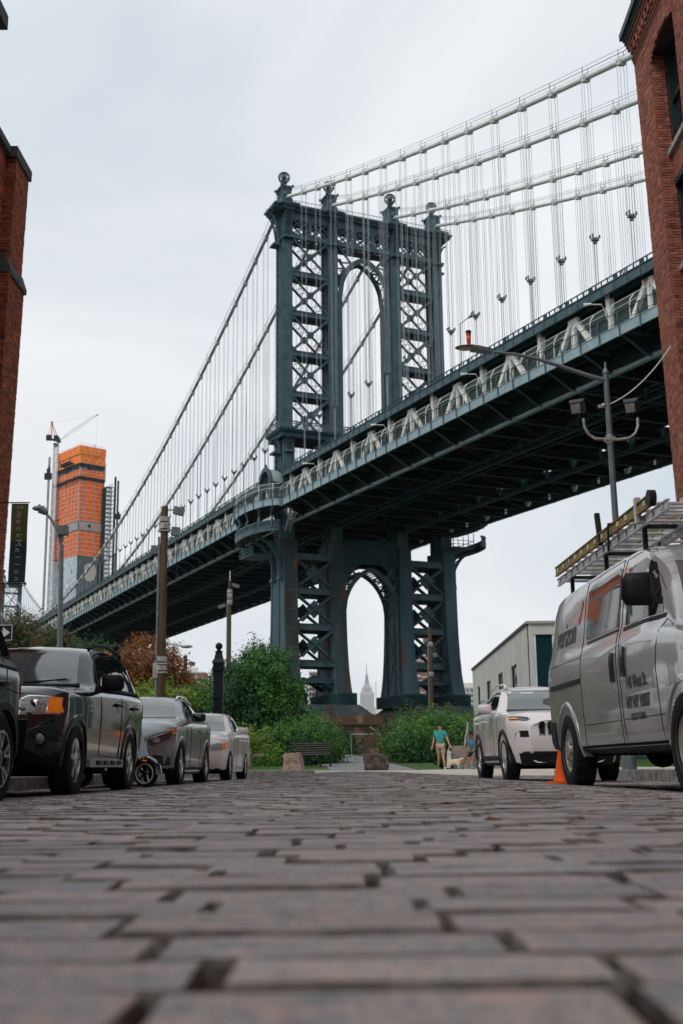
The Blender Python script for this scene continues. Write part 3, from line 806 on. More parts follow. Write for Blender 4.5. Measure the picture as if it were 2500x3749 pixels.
# dim lamps / drain hoods under walkway
# walkways outside the trusses
def walkway(side):
    vo = -3.7 if side < 0 else VC[3] + 3.7; vi = -.9 if side < 0 else VC[3] + 2.1; ve = 0 if side < 0 else VC[3]
    f = sub('walkway', deck)
    def segs(m, v, w, wd, h):
        if side < 0:
            longbar(m, v, w, wd, h, U0, -8.0); longbar(m, v, w, wd, h, 10.0, U1)
        else: longbar(m, v, w, wd, h)
    m = MB(); segs(m, vo, 41.05, .09, 1.0); segs(m, vo, 41.55, .22, .07); segs(m, vo, 40.55, .18, .06); m.build('edge_girder', M_fasc, deck)
    m = MB(); segs(m, (vo + vi) / 2, 41.25, abs(vo - vi) - .3, .14)
    if side < 0: segs(m, -.62, 41.2, .7, .12); segs(m, -.34, 40.2, .06, 1.9)
    m.build('walkway_floor', M_deck, deck)
    bpy.data.objects.remove(f)
    us_ = [u for u in beams if not (side < 0 and -8.2 < u < 10.2)]
    for u in us_:
        m = MB(); z = z0(u); s = 1 if side < 0 else -1
        # curved cantilever bracket
        pts = [P(u, ve, 38.95 + z), P(u, ve - s * 1.0, 39.05 + z), P(u, ve - s * 2.1, 39.75 + z), P(u, vo + s * .1, 40.55 + z)]
        m.tube(pts, .10, 6); m.bar(P(u, ve, 40.9 + z), P(u, vo, 40.9 + z), .16, .3)
        br = m.build('cantilever_bracket', M_steel, deck)
        m = MB(); m.prism([(0, 40.8), (-s * 3.4, 40.8), (-s * 2.1, 39.9), (-s * 1.0, 39.2), (0, 39.1)], -.02, .02, lambda a, b, h: (u + h, -(ve + a), b + z)); m.build('web', M_deck, br)
    posts = np.arange(U0, U1, 3.04)
    for k, u in enumerate(posts):
        if side < 0 and -8.0 < u < 10.0: continue
        if side > 0 and u > 200: continue
        z = z0(u); s = 1 if side < 0 else -1; m = MB()
        m.tube([P(u, vo - s * .10, 40.35 + z), P(u, vo - s * .14, 41.5 + z), P(u, vo - s * .34, 42.1 + z), P(u, vo - s * .12, 42.85 + z)], .085, 6)
        m.bar(P(u, vo - s * .12, 42.8 + z), P(u, vo + s * .05, 42.85 + z), .1, .1)
        m.build('fence_post', M_steel, deck)
        if side < 0:
            m = MB(); u2 = u + 1.5
            m.tube([P(u2, vo, 41.6 + z), P(u2, vo, 43.0 + z), P(u2, vo + .12, 43.6 + z), P(u2, vo + .55, 44.15 + z)], .055, 6)
            m.build('fence_arm', M_cable, deck)
    m = MB()
    segs(m, vo - .1 if side < 0 else vo + .1, 42.82, .07, .07); segs(m, vo, 41.85, .05, .05); m.build('hand_rail', M_steel, deck)
    if side < 0:
        m = MB(); segs(m, vo + .5, 44.15, .05, .05); segs(m, vo + .05, 43.3, .04, .04); m.build('top_wire', M_cable, deck)
        m = MB()
        for a, b in ((U0, -8.0), (10.0, U1)):
            m.add([P(a, vo, 41.6 + z0(a)), P(b, vo, 41.6 + z0(b)), P(b, vo, 43.1 + z0(b)), P(a, vo, 43.1 + z0(a))], [(0, 1, 2, 3)])
            m.add([P(a, vo, 43.1 + z0(a)), P(b, vo, 43.1 + z0(b)), P(b, vo + .52, 44.15 + z0(b)), P(a, vo + .52, 44.15 + z0(a))], [(0, 1, 2, 3)])
        m.build('fence_mesh', M_mesh, deck)
    m = MB()
    for a, b in (((U0, -8.0), (10.0, U1)) if side < 0 else ((U0, U1),)):
        m.add([P(a, vo, 41.6 + z0(a)), P(b, vo, 41.6 + z0(b)), P(b, vo, 42.8 + z0(b)), P(a, vo, 42.8 + z0(a))], [(0, 1, 2, 3)])
    m.build('rail_mesh', M_mesh, deck)
walkway(-1); walkway(1)

# ---- curved overlook of the walkway round the tower, with hood
def bulge(side):
    ov = sub('overlook'); s = 1 if side < 0 else -1
    vo = -3.7 if side < 0 else VC[3] + 3.7
    uc = 1.0; ra, rb = 9.0, 3.3
    def pt(t, w, k=1.0, dv=0): return P(uc + ra * math.cos(t) * k, vo - s * (rb * math.sin(t) + dv) * k, w)
    T = np.linspace(0, PI, 19)
    def band(m, w0_, w1_, k=1.0, th=.1, dv=0):
        for a, b in zip(T[:-1], T[1:]):
            p, q = pt(a, (w0_ + w1_) / 2, k, dv), pt(b, (w0_ + w1_) / 2, k, dv); m.bar(p, q, th, w1_ - w0_)
    m = MB(); band(m, 40.55, 41.55); band(m, 41.52, 41.6, 1.0, .22); m.build('edge_girder', M_fasc, ov)
    m = MB(); m.add([pt(t, 41.3) for t in T] + [P(uc - ra, vo + s * 2.8, 41.3), P(uc + ra, vo + s * 2.8, 41.3)][::1], [tuple(range(len(T))) + (len(T), len(T) + 1)]); m.build('floor', M_deck, ov)
    m = MB(); band(m, 42.78, 42.86); band(m, 41.82, 41.88); m.build('hand_rail', M_steel, ov)
    for t in T[::2]:
        m = MB(); a, b, c = pt(t, 40.4, 1.0, .1), pt(t, 42.1, 1.0, .34), pt(t, 42.9, 1.0, .12); m.tube([a, pt(t, 41.5, 1, .14), b, c], .085, 6); m.build('fence_post', M_steel, ov)
    if side < 0:
        m = MB(); band(m, 44.1, 44.16, .96); band(m, 43.3, 43.35); 
        for t in T[1::3]: m.tube([pt(t, 41.6), pt(t, 43.3), pt(t, 44.15, .96)], .05, 6)
        m.build('fence_frame', M_cable, ov)
    m = MB()
    for a, b in zip(T[:-1], T[1:]):
        m.add([pt(a, 41.6), pt(b, 41.6), pt(b, 44.1 if side < 0 else 42.8, .97), pt(a, 44.1 if side < 0 else 42.8, .97)], [(0, 1, 2, 3)])
    m.build('rail_mesh', M_mesh, ov)
    # lower gallery with pierced parapet and S brackets
    m = MB(); band(m, 38.1, 38.35, .93, .3); m.build('gallery_ledge', M_steel, ov)
    m = MB(); band(m, 37.1, 37.35, .93, .3)
    band(m, 36.6, 37.12, .905, .5)
    m.build('gallery_ledge', M_steel, ov)
    m = MB()
    TT = np.linspace(0.05, PI - .05, 74)
    for t in TT: p = pt(t, 37.3, .93); q = pt(t, 38.2, .93); m.bar(p, q, .14, .14)
    m.build('pierced_parapet', M_steel, ov)
    for t in (T[1::3] if side < 0 else []):
        m = MB(); m.tube([pt(t, 37.2, .93), pt(t, 38.4, .95), pt(t, 39.3, .84), pt(t, 40.5, .96)], [.28, .22, .16, .24], 6); m.build('scroll_bracket', M_steel, ov)
    m = MB()
    m.add([pt(t, 37.0, .9) for t in T], [tuple(range(len(T)))]); m.build('gallery_floor', M_deck, ov)
    # big curved laced bracket from the column to the gallery
    ve = -1.1 if side < 0 else VC[3] + 1.1
    for du in (-1.6, 1.6):
        m = MB(); pts = []
        for i in range(10):
            t = i / 9 * PI / 2; pts.append((5.2 * (1 - math.cos(t)), 30.4 + 6.2 * math.sin(t)))
        for (a, b), (c, d) in zip(pts[:-1], pts[1:]):
            for e in (-.32, .32): m.bar(P(du + e, ve - s * a, b), P(du + e, ve - s * c, d), .1, .35)
            m.bar(P(du - .32, ve - s * a, b), P(du + .32, ve - s * c, d), .07, .1); m.bar(P(du + .32, ve - s * a, b), P(du - .32, ve - s * c, d), .07, .1)
        for e in (0,):
            m.bar(P(du, ve - s * .1, 30.2), P(du, ve - s * .1, 36.6), .8, .2)
            m.bar(P(du, ve - s * .6, 33.0), P(du, ve - s * 2.2, 36.4), .12, .2); m.bar(P(du, ve - s * .2, 34.5), P(du, ve - s * 1.4, 34.8), .12, .2)
        m.box(P(du, ve - s * .25, 30.0), (1.1, .8, .5))
        m.build('arch_bracket', M_steel, ov)
    # hood: arch ring and half dome over the path
    m = MB(); vr = -3.2 if side < 0 else VC[3] + 3.2; Rr_, H = 2.4, 2.5; wz = 45.6; uc = .2
    n = 14
    for i in range(n):
        a, b = PI * i / n, PI * (i + 1) / n
        p = P(uc + Rr_ * math.cos(a), vr, wz + H * math.sin(a)); q = P(uc + Rr_ * math.cos(b), vr, wz + H * math.sin(b)); m.bar(p, q, .45, .55, (0, 1, 0))
        m.bar(P(uc + (Rr_ + .35) * math.cos(a), vr - s * .15, wz + (H + .35) * math.sin(a)), P(uc + (Rr_ + .35) * math.cos(b), vr - s * .15, wz + (H + .35) * math.sin(b)), .3, .2, (0, 1, 0))
    for e in (-1, 1): m.bx(uc + e * (Rr_ + .1) - .3, uc + e * (Rr_ + .1) + .3, -vr - .3, -vr + .3, 41.3, wz + .1)
    m.sphere(P(uc, vr, wz + H + .75), .28, 8, 6); m.lathe([(.3, wz + H + .3), (.12, wz + H + .6)], 8, P(uc, vr, 0))
    m.build('hood_arch', M_steel, ov)
    m = MB(); nb = 10; V = []; F = []
    for j in range(nb + 1):
        f = j / nb; sc = max(.05, 1 - (f * .97) ** 3.4) ** .5 * 1.06
        for i in range(n + 1):
            a = PI * i / n; V.append(P(uc + (Rr_ + .05) * sc * math.cos(a), vr + s * (f * 3.4), wz + .0 + (H + .05) * sc * math.sin(a)))
    for j in range(nb):
        for i in range(n): F.append((j * (n + 1) + i, j * (n + 1) + i + 1, (j + 1) * (n + 1) + i + 1, (j + 1) * (n + 1) + i))
    m.add(V, F); m.build('hood_dome', M_hood, ov, smooth=True)
    m = MB()
    for e in (-1, 1): m.bar(P(uc + e * (Rr_ + .1), vr, wz), P(uc + e * (Rr_ * .8), vr + s * 3.0, wz), .5, .4)
    m.build('hood_cornice', M_steel, ov)
M_hood = mat('verdigris hood', (.26, .33, .33), .35, var=.2, scale=1.2)
bulge(-1); bulge(1)
# service stair and maintenance traveller hanging under the deck
m = MB()
for k in range(7): uvw_box(m, -7.5 + k * .35, -7.1 + k * .35, -1.8, -1.0, 40.0 - k * .45, 40.08 - k * .45)
for dv in (-1.8, -1.0):
    m.bar(P(-7.6, dv, 40.1), P(-5.0, dv, 37.0), .1, .25); m.bar(P(-7.6, dv, 41.1), P(-5.0, dv, 38.0), .06, .06); m.bar(P(-7.6, dv, 40.6), P(-5.0, dv, 37.5), .05, .05)
    for k in range(5): m.bar(P(-7.6 + k * .65, dv, 40.1 - k * .77), P(-7.6 + k * .65, dv, 41.1 - k * .77), .06, .06)
m.build('service_stair', M_fasc, deck)
for u0_, v0_ in ((11.5, 1.0), (-6.5, VC[3] + 1.0)):
    m = MB(); uvw_box(m, u0_, u0_ + 7, v0_ - 2.2, v0_ + 1.8, 36.2, 36.35)
    for u in np.arange(u0_, u0_ + 7.1, 1.75):
        for v in (v0_ - 2.2, v0_ + 1.8): uvw_box(m, u - .05, u + .05, v - .05, v + .05, 36.3, 38.8)
    for w in (36.8, 37.4): 
        for v in (v0_ - 2.2, v0_ + 1.8): uvw_box(m, u0_, u0_ + 7, v - .04, v + .04, w, w + .08)
        for u in (u0_, u0_ + 7): uvw_box(m, u - .04, u + .04, v0_ - 2.2, v0_ + 1.8, w, w + .08)
    m.bar(P(u0_, v0_ - 2.2, 36.4), P(u0_ + 3.5, v0_ - 2.2, 38.8), .08, .08); m.bar(P(u0_ + 7, v0_ - 2.2, 36.4), P(u0_ + 3.5, v0_ - 2.2, 38.8), .08, .08)
    uvw_box(m, u0_ + 4.6, u0_ + 6.6, v0_ - 2.1, v0_ - .6, 36.3, 38.0)
    m.build('maintenance_traveller', M_steel, deck)
# deck lamps: small cobra heads on the trusses and two taller posts on the upper road
for u in (-15.175 - 24.3 * k for k in range(0, 4, 1)):
    m = MB(); z = z0(u)
    m.tube([P(u, -.45, 44.6 + z), P(u, -.7, 45.6 + z), P(u - .2, -1.2, 46.0 + z), P(u + .5, -2.2, 46.1 + z)], .06, 6)
    m.tube([P(u + .3, -2.0, 46.12 + z), P(u + .8, -2.6, 46.08 + z)], [.1, .2], 8); m.build('walkway_lamp', M_cable, deck)
for u, v in ((-36.0, 9.0), (-4.0, 19.5), (-58.6, .1), (-43.0, 29.5)):
    m = MB(); z = z0(u); m.tube([P(u, v, 47.6 + z), P(u, v, 54.0 + z), P(u, v, 54.3 + z)], .07, 6); m.tube([P(u, v, 54.2 + z), P(u - 2.2, v, 54.35 + z)], .05, 6)
    m.tube([P(u - 2.0, v, 54.3 + z), P(u - 2.9, v, 54.25 + z)], [.1, .22], 8); m.build('road_lamp', M_band, deck)

# ---- far tower on the other shore
ft = sub('far_tower')
m = MB(); FU = 448
for v in VC:
    uvw_box(m, FU - 1.6, FU + 1.6, v - .95, v + .95, 30, 94.2)
    m.lathe([(1.6, 95.7), (1.2, 97.4), (1.2, 99), (.5, 99.2), (.3, 99.8), (.6, 100.3)], 10, P(FU, v, 0)); m.sphere(P(FU, v, 101.25), 1.0, 12, 8)
uvw_box(m, FU - 2.8, FU + 2.8, -2.75, 32, 94.3, 95.6); uvw_box(m, FU - 1.5, FU + 1.5, -1, 30, 92.9, 94.4)
uvw_box(m, FU - 1.5, FU + 1.5, -.9, 30, 89.5, 90.3)
for va, vb in pairs:
    for w in lv[:-1]: uvw_box(m, FU - 1.3, FU + 1.3, va, vb, w - .45, w + .45)
    for a, b in zip(lv[:-1], lv[1:]):
        m.bar(P(FU - 1.3, va, a), P(FU - 1.3, vb, b), .3, .55, (1, 0, 0)); m.bar(P(FU - 1.3, va, b), P(FU - 1.3, vb, a), .3, .55, (1, 0, 0))
for va, vb, n in ((.9, 7.6, 4), (9.4, 19.8, 6), (21.6, 28.3, 4)):
    for i in range(n):
        a, b = lerp(va, vb, i / n), lerp(va, vb, (i + 1) / n)
        m.bar(P(FU - 1.3, a, 90.3), P(FU - 1.3, b, 93), .2, .3, (1, 0, 0)); m.bar(P(FU - 1.3, b, 90.3), P(FU - 1.3, a, 93), .2, .3, (1, 0, 0))
for v in VC: 
    for s in (-1, 1): m.tube([P(FU - 1.7, v + s * .0, 89.5), P(FU - 2.0, v, 92), P(FU - 2.8, v, 94.3)], .35, 6)
m.build('tower_frame', M_steel, ft)
m = MB()
for v in VC: m.tube([P(449, v, 97.5), P(560, v, 62)], .31, 8)
m.build('cable', M_cable, ft)
# ================================================================ BRICK BUILDINGS ALONG THE STREET
M_mort = mat('brick mortar', (.36, .22, .17), .95, var=.3, scale=3)
M_mortR = mat('dark brick mortar', (.055, .040, .036), .95, var=.3, scale=3)
M_brickL = mat('red brick', (.9, .9, .9), .85, var=.35, scale=5, bump=.003, bscale=40, space='World',
               attr=[(0.363, 0.104, 0.052), (0.271, 0.073, 0.042), (0.422, 0.145, 0.07), (0.201, 0.06, 0.04), (0.332, 0.091, 0.059), (0.463, 0.122, 0.052), (0.131, 0.054, 0.043), (0.342, 0.122, 0.07)])
M_brickR = mat('rose brick', (.9, .9, .9), .85, var=.35, scale=5, bump=.003, bscale=40, space='World',
               attr=[(0.363, 0.124, 0.087), (0.305, 0.102, 0.073), (0.421, 0.155, 0.102), (0.246, 0.084, 0.062), (0.353, 0.131, 0.097), (0.431, 0.178, 0.118), (0.196, 0.077, 0.062), (0.372, 0.118, 0.076)])
M_stonet = mat('weathered stone trim', (.070, .075, .074), .85, var=.35, scale=6, bump=.01, space='World')
M_stonel = mat('grey stone sill', (.30, .29, .26), .85, var=.3, scale=6, bump=.006, space='World')
M_frame = mat('dark teal window frame', (.018, .035, .038), .5, var=.2)
M_glassd = mat('window glass', (.012, .022, .026), .06, var=0, spec=.8)
M_black = mat('black iron', (.012, .016, .018), .45, var=.3, scale=8)
BW, BH, BP = .205, .060, .074
def brick_tex_mat(name, c1, c2, mortar):
    m = bpy.data.materials.new(name); m.use_nodes = True; nt = m.node_tree; b = nt.nodes['Principled BSDF']; b.inputs['Roughness'].default_value = .9
    g = nt.nodes.new('ShaderNodeNewGeometry'); s = nt.nodes.new('ShaderNodeSeparateXYZ'); nt.links.new(g.outputs['Position'], s.inputs[0])
    ad = nt.nodes.new('ShaderNodeMath'); nt.links.new(s.outputs['X'], ad.inputs[0]); nt.links.new(s.outputs['Y'], ad.inputs[1])
    c = nt.nodes.new('ShaderNodeCombineXYZ'); nt.links.new(ad.outputs[0], c.inputs[0]); nt.links.new(s.outputs['Z'], c.inputs[1])
    t = nt.nodes.new('ShaderNodeTexBrick'); t.inputs['Scale'].default_value = 1; t.inputs['Brick Width'].default_value = BW + .012; t.inputs['Row Height'].default_value = BP
    t.inputs['Mortar Size'].default_value = .007; t.inputs['Color1'].default_value = (*c1, 1); t.inputs['Color2'].default_value = (*c2, 1); t.inputs['Mortar'].default_value = (*mortar, 1)
    nt.links.new(c.outputs[0], t.inputs[0]); nt.links.new(t.outputs['Color'], b.inputs['Base Color'])
    bp = nt.nodes.new('ShaderNodeBump'); bp.invert = True; bp.inputs['Distance'].default_value = .006; nt.links.new(t.outputs['Fac'], bp.inputs['Height']); nt.links.new(bp.outputs[0], b.inputs['Normal'])
    return m
M_btexL = brick_tex_mat('red brick far', (.34, .08, .045), (.24, .06, .04), (.20, .14, .12))
M_btexR = brick_tex_mat('rose brick far', (.36, .10, .08), (.27, .08, .065), (.16, .09, .08))
class Bricks:
    def __init__(s): s.b = []
    def face(s, o, du, dn, w, h, hole=None, pitch=BW + .011, courses=None):
        """bricks on a rectangle: o lower corner, du unit along, dn outward normal"""
        o, du, dn = Vector(o), Vector(du), Vector(dn); n = int(round(h / BP))
        for r in range(n):
            header = (r % 6 == 5); p = pitch / 2 if header else pitch
            x = -p / 2 if r % 2 and not header else 0
            while x < w - .02:
                a, b_ = max(0, x), min(w, x + p - .011); x += p
                if b_ - a < .03: continue
                z = r * BP
                if hole and hole((a + b_) / 2, z): continue
                c = o + du * ((a + b_) / 2) + dn * random.uniform(.006, .016) + Vector((0, 0, z + BP / 2))
                s.b.append((c, b_ - a, du, dn, random.random()))
    def build(s, parent, m, pred):
        s.b.sort(key=lambda b: (0 if pred(b[0]) else 1, b[0].length)); shared = {}
        for c, l, du, dn, t in s.b[:300]:
            key = (round(l, 3), tuple(round(x, 2) for x in du))
            if key not in shared:
                q = MB(); R3 = Matrix((du, -dn, Vector((0, 0, 1)))).transposed(); q.box((0, 0, 0), (l, .04, BH), R3)
                me = bpy.data.meshes.new('brick'); me.from_pydata(q.v, [], q.f); me.materials.append(m); shared[key] = me
            obj_mesh('brick', shared[key], parent, c)
        q = MB()
        for c, l, du, dn, t in s.b[300:]:
            R3 = Matrix((du, -dn, Vector((0, 0, 1)))).transposed(); q.box(c, (l, .04, BH), R3, t)
        stuff(q.build('bricks', m, parent, tones=True))

# ---- right building
rb = thing('brick_building', 'rose red brick warehouse at right with tall arched windows and corbelled cornice', 'building', (7.93, 28.1, 0)); rb.rotation_euler = (0, R(-1.38), 0)
def RB(m): m.v = [(x - 7.5, y - 28.1, z) for x, y, z in m.v]; return m
XF, XR = 7.52, 7.82
m = MB()
m.bx(XF + .012, 18, 26.72, 28.08, -.3, 18.0)             # corner pilaster
m.bx(XR + .012, 18, 24.6, 26.72, -.3, 5.6); m.bx(XR + .012, 18, 24.6, 26.72, 7.4 + .3, 8.55)
m.bx(XR + .25, 18, 22, 28.0, -.3, 19.0)
m.bx(XR + .012, XR + .4, 24.6, 26.72, 10.95, 11.62); m.bx(XR + .012, XR + .4, 24.6, 26.72, 13.98, 14.6)
m.bx(XF + .012, 18, 22.4, 24.6, -.3, 18.0); m.bx(XF + .012, 18, 22.4, 28.08, 17.42, 18.0)
m.bx(XF + .03, 18, 24, 28.02, 18.9, 26)
RB(m).build('wall', M_mortR, rb)
m = MB(); m.bx(XF, 20, -42, 22.4, -.3, 19); m.bx(7.84, 20, 22.4, 28.0, 26, 26.5); m.bx(XF+.03, 20, -42, 24.0, 18.9, 26); RB(m).build('wall', M_btexR, rb)
B = Bricks()
def archhole(w0):
    return lambda a, z: False
B.face((XF, 28.1, 0.5), (0, -1, 0), (-1, 0, 0), 1.38, 17.45)                 # corner pilaster street face
B.face((XF, 28.1, 17.95), (0, -1, 0), (-1, 0, 0), 5.6, .0)
B.face((XF, 26.72, 2), (1, 0, 0), (0, -1, 0), .32, 15.4)                       # side return of the pilaster
B.face((XF, 24.6, 5), (0, -1, 0), (-1, 0, 0), 1.6, 12.95)                     # next pilaster
B.face((XR, 26.72, 10.97), (0, -1, 0), (-1, 0, 0), 2.12, .64); B.face((XR, 26.72, 13.98), (0, -1, 0), (-1, 0, 0), 2.12, .60)
B.face((XR, 26.72, 7.7), (0, -1, 0), (-1, 0, 0), 2.12, .8); B.face((XR, 26.72, 2), (0, -1, 0), (-1, 0, 0), 2.12, 3.6)
def ah(a, z):   # spandrel over the topmost window: brick above a segmental arch
    t = (a - 1.06) / 1.06; return z < .45 * math.sqrt(max(0, 1 - t * t)) * .95
B.face((XF, 26.72, 16.98), (0, -1, 0), (-1, 0, 0), 2.12, .95, ah)
B.face((XF + .05, 28.04, 19.0), (0, -1, 0), (-1, 0, 0), 3.5, 3.2)
B.b = [(c - Vector((7.5, 28.1, 0)), l, du, dn, t) for c, l, du, dn, t in B.b]
_o = Vector((7.5, 28.1, 0))
class _P: pass
B.b.sort(key=lambda b: (b[0] + _o).length)
B.build(rb, M_brickR, lambda c: (4.5 < (c + _o).z < 14))
m = MB()      # backing of the spandrel over the arch
m.bx(XF + .012, XF + .33, 24.6, 26.72, 17.40, 17.5); RB(m).build('arch_soffit', M_mortR, rb)
def window(parent, x, y0, y1, z0_, z1_, loc, nx=2, nz=2, arched=False):
    """a sash window facing -X: frame with bars, panes"""
    m = MB(); t = .07; L0 = Vector(loc)
    m.bx(x - .03, x + .1, y0, y0 + t, z0_, z1_); m.bx(x - .03, x + .1, y1 - t, y1, z0_, z1_)
    m.bx(x - .03, x + .1, y0, y1, z0_, z0_ + t); m.bx(x - .03, x + .1, y0, y1, z1_ - t, z1_); zm = (z0_ + z1_) / 2
    m.bx(x - .02, x + .08, y0 + t, y1 - t, zm - .04, zm + .04)
    for i in range(1, nx): yy = lerp(y0, y1, i / nx); m.bx(x + .005, x + .05, yy - .018, yy + .018, z0_, z1_)
    for j in range(1, nz * 2):
        if j == nz: continue
        zz = lerp(z0_, z1_, j / (2 * nz)); m.bx(x + .005, x + .05, y0, y1, zz - .015, zz + .015)
    m.v = [(a - L0.x, b - L0.y, c) for a, b, c in m.v]
    f = m.build('window', M_frame, parent)
    for i in range(nx):
        for j in range(nz * 2):
            q = MB(); q.bx(x + .055, x + .065, lerp(y0, y1, i / nx), lerp(y0, y1, (i + 1) / nx), lerp(z0_, z1_, j / (2 * nz)), lerp(z0_, z1_, (j + 1) / (2 * nz)))
            q.v = [(a - L0.x, b - L0.y, c) for a, b, c in q.v]; q.build('pane', M_glassd, f)
    return f
for z0_, z1_ in ((14.78, 17.42), (11.78, 13.85), (8.7, 10.8), (5.75, 7.6)):
    window(rb, XR + .12, 24.64, 26.70, z0_, z1_, _o, 3, 1)
    m = MB(); m.bx(XR - .12, XR + .2, 24.58, 26.74, z0_ - .14, z0_ - .01); RB(m).build('sill', M_stonel, rb)
    if z1_ < 15: m = MB(); m.bx(XR - .02, XR + .2, 24.6, 26.72, z1_ + .005, z1_ + .13); RB(m).build('lintel', M_frame, rb)
# cornice: stepped courses with a dentil row, metal cap
m = MB()
for i, (z_, d) in enumerate(((17.98, .06), (18.07, .10), (18.16, .14), (18.44, .26), (18.53, .31), (18.62, .36))):
    m.bx(XF - d * .62, 18, 5, 28.1 + d * .15, z_, z_ + .075)
RB(m).build('corbel_course', M_brickR, rb)
k_ = 0
for y in np.arange(27.95, 5, -.30):
    m = MB(); m.bx(XF - .15, XF, y - .13, y, 18.24, 18.43); m.bx(XF - .10, XF, y - .28, y - .13, 18.34, 18.43); RB(m).build('dentil', M_brickR, rb)
m = MB(); m.bx(XF - .27, 18, 5, 28.14, 18.71, 18.80); m.bx(XF - .34, 18, 5, 28.2, 18.80, 18.98); m.bx(XF - .24, XF, 5, 28.12, 18.63, 18.71); RB(m).build('cornice_cap', M_frame, rb)
m = MB(); m.bx(XF - .012, XF + .1, 5, 28.12, 17.86, 17.93); RB(m).build('string_course', M_frame, rb)

# ---- left building
lb = thing('brick_building', 'orange red brick warehouse at left edge with stepped pilaster and dark coping', 'building', (-8.33, 27.2, 0)); lb.rotation_euler = (0, R(1.3), 0)
def LB(m): m.v = [(x + 8, y - 27.2, z) for x, y, z in m.v]; return m
lo_ = Vector((-8, 27.2, 0))
XL = -8.0; XI = -8.22
m = MB()
m.bx(-20, XL - .012, 25.9, 26.98, -.3, 14.45); m.bx(-20, XL + .02 - .012, 25.85, 27.2, -.3, 11.5)
m.bx(-20, XI - .012, 23.2, 25.9, 10.85, 14.5); m.bx(-20, XI - .012, 23.2, 25.9, 7.9, 8.75); m.bx(-20, XI - .012, 23.2, 25.9, -.3, 5.0)
m.bx(-20, XI - .5, 15, 27.0, -.3, 14.3); m.bx(-20, XL - .012, 22.0, 23.2, -.3, 14.45)
LB(m).build('wall', M_mort, lb)
m = MB(); m.bx(-20, XL, -42, 22.0, -.3, 14.5); LB(m).build('wall', M_btexL, lb)
B = Bricks(); s = (0, 1, 0); n = (1, 0, 0)
B.face((XL, 25.9, 11.7), s, n, 1.08, 2.75); B.face((XL + .02, 25.85, .5), s, n, 1.34, 11.0)
B.face((XI, 25.9, 11.72), (1, 0, 0), (0, -1, 0), .22, 2.7); B.face((XI, 25.85, 2), (1, 0, 0), (0, -1, 0), .32, 9.5)
B.face((XI, 23.2, 10.85), s, n, 2.7, 3.6, lambda a, z: .55 < a < 2.3 and .55 < z < .95)
B.face((XI, 23.2, 7.92), s, n, 2.7, .8); B.face((XI, 23.2, 2), s, n, 2.7, 3)
B.face((XL, 22.1, 8), s, n, 1.1, 6.4)
B.b = [(c - lo_, l, du, dn, t) for c, l, du, dn, t in B.b]
B.b.sort(key=lambda b: (b[0] + lo_).length)
B.build(lb, M_brickL, lambda c: (3.5 < (c + lo_).z < 12.5) and c.y > -1.6)
for k in range(9):     # recessed dog tooth panel
    m = MB(); m.bx(XI - .06, XI - .01, 23.85 + k * .18, 23.93 + k * .18, 11.42, 11.78); LB(m).build('panel_brick', M_brickL, lb)
for z0_, z1_ in ((8.9, 10.78), (5.1, 7.85)):
    f = window(lb, XI - .35, 23.7, 25.6, z0_, z1_, lo_, 3, 1); 
    m = MB(); m.bx(XI - .2, XI + .1, 23.5, 25.8, z0_ - .13, z0_ - .01); LB(m).build('sill', M_stonel, lb)
    for j in range(3):
        m = MB(); m.bx(XI - .3 + j * .08, XI - .2 + j * .08 , 23.62 - j * .06, 25.68 + j * .06, z1_ + j * .11, z1_ + .1 + j * .11); m.bx(XI - .3, XI - .02, 25.6, 25.88, z0_, z1_ + .3); m.bx(XI - .3, XI - .02, 23.2, 23.68, z0_, z1_ + .3); LB(m).build('window_arch', M_brickL, lb)
# the pieces above face left windows turned towards the street: mirror x of pane offsets is not needed
m = MB()       # sloped ledge where the pilaster steps back
m.prism([(XL - .02, 11.95), (XL + .10, 11.62), (XL + .10, 11.5), (XL - .3, 11.5), (XL - .3, 11.95)], 25.78, 27.24, lambda a, b, h: (a, h, b)); LB(m).build('pilaster_ledge', M_stonet, lb)
m = MB(); m.bx(-20, XL + .08, 25.75, 27.05, 14.42, 14.68); m.bx(-20, XI + .15, 23.3, 25.8, 14.47, 14.66); m.bx(-20, XL + .14, 15, 23.3, 14.42, 14.68); LB(m).build('coping', M_stonet, lb)
# taller block behind, whose grey cornice shows in the top left corner
tb = thing('cornice_building', 'tall grey building whose moulded cornice pokes in at the top left corner', 'building', (-8.3, 24.0, 0))
M_pale = mat('pale render', (.36, .36, .35), .85, var=.2, scale=1.5)
m = MB(); m.bx(-12, 0, -12, -.55, 14.3, 17.0); m.build('wall', M_pale, tb)
m = MB(); m.bx(-12, .12, -12, .1, 16.55, 16.8); m.bx(-12, .22, -12, .35, 16.8, 16.98); m.bx(-12, .36, -12, .62, 17.0, 17.35); m.bx(-12, .16, -12, .4, 17.35, 17.6); m.build('cornice', M_stonet, tb)

# banner on the left building
M_ban1 = mat('olive banner cloth', (.125, .15, .062), .8, var=.12, scale=3)
M_ban2 = mat('dark teal banner cloth', (.040, .078, .088), .8, var=.12, scale=3)
M_let = mat('pale lettering', (.52, .54, .50), .7, var=0)
bn = thing('banner', 'vertical olive and dark teal banner with white lettering on the left building', 'banner', (-6.94, 24, 5.54))
def wave(x, z): return .012 * math.sin(z * 5 + x * 4)
for nm, za, zb_, mm in (('banner_cloth', 0, -.80, M_ban1), ('banner_cloth', -.80, -1.66, M_ban2)):
    m = MB(); V = []; F = []
    for j in range(9):
        for i in range(4):
            x = -.175 + .35 * i / 3; z = lerp(za, zb_, j / 8); V.append((x, wave(x, z), z))
    for j in range(8):
        for i in range(3): F.append((j * 4 + i, j * 4 + i + 1, (j + 1) * 4 + i + 1, (j + 1) * 4 + i))
    m.add(V, F); m.build(nm, mm, bn)
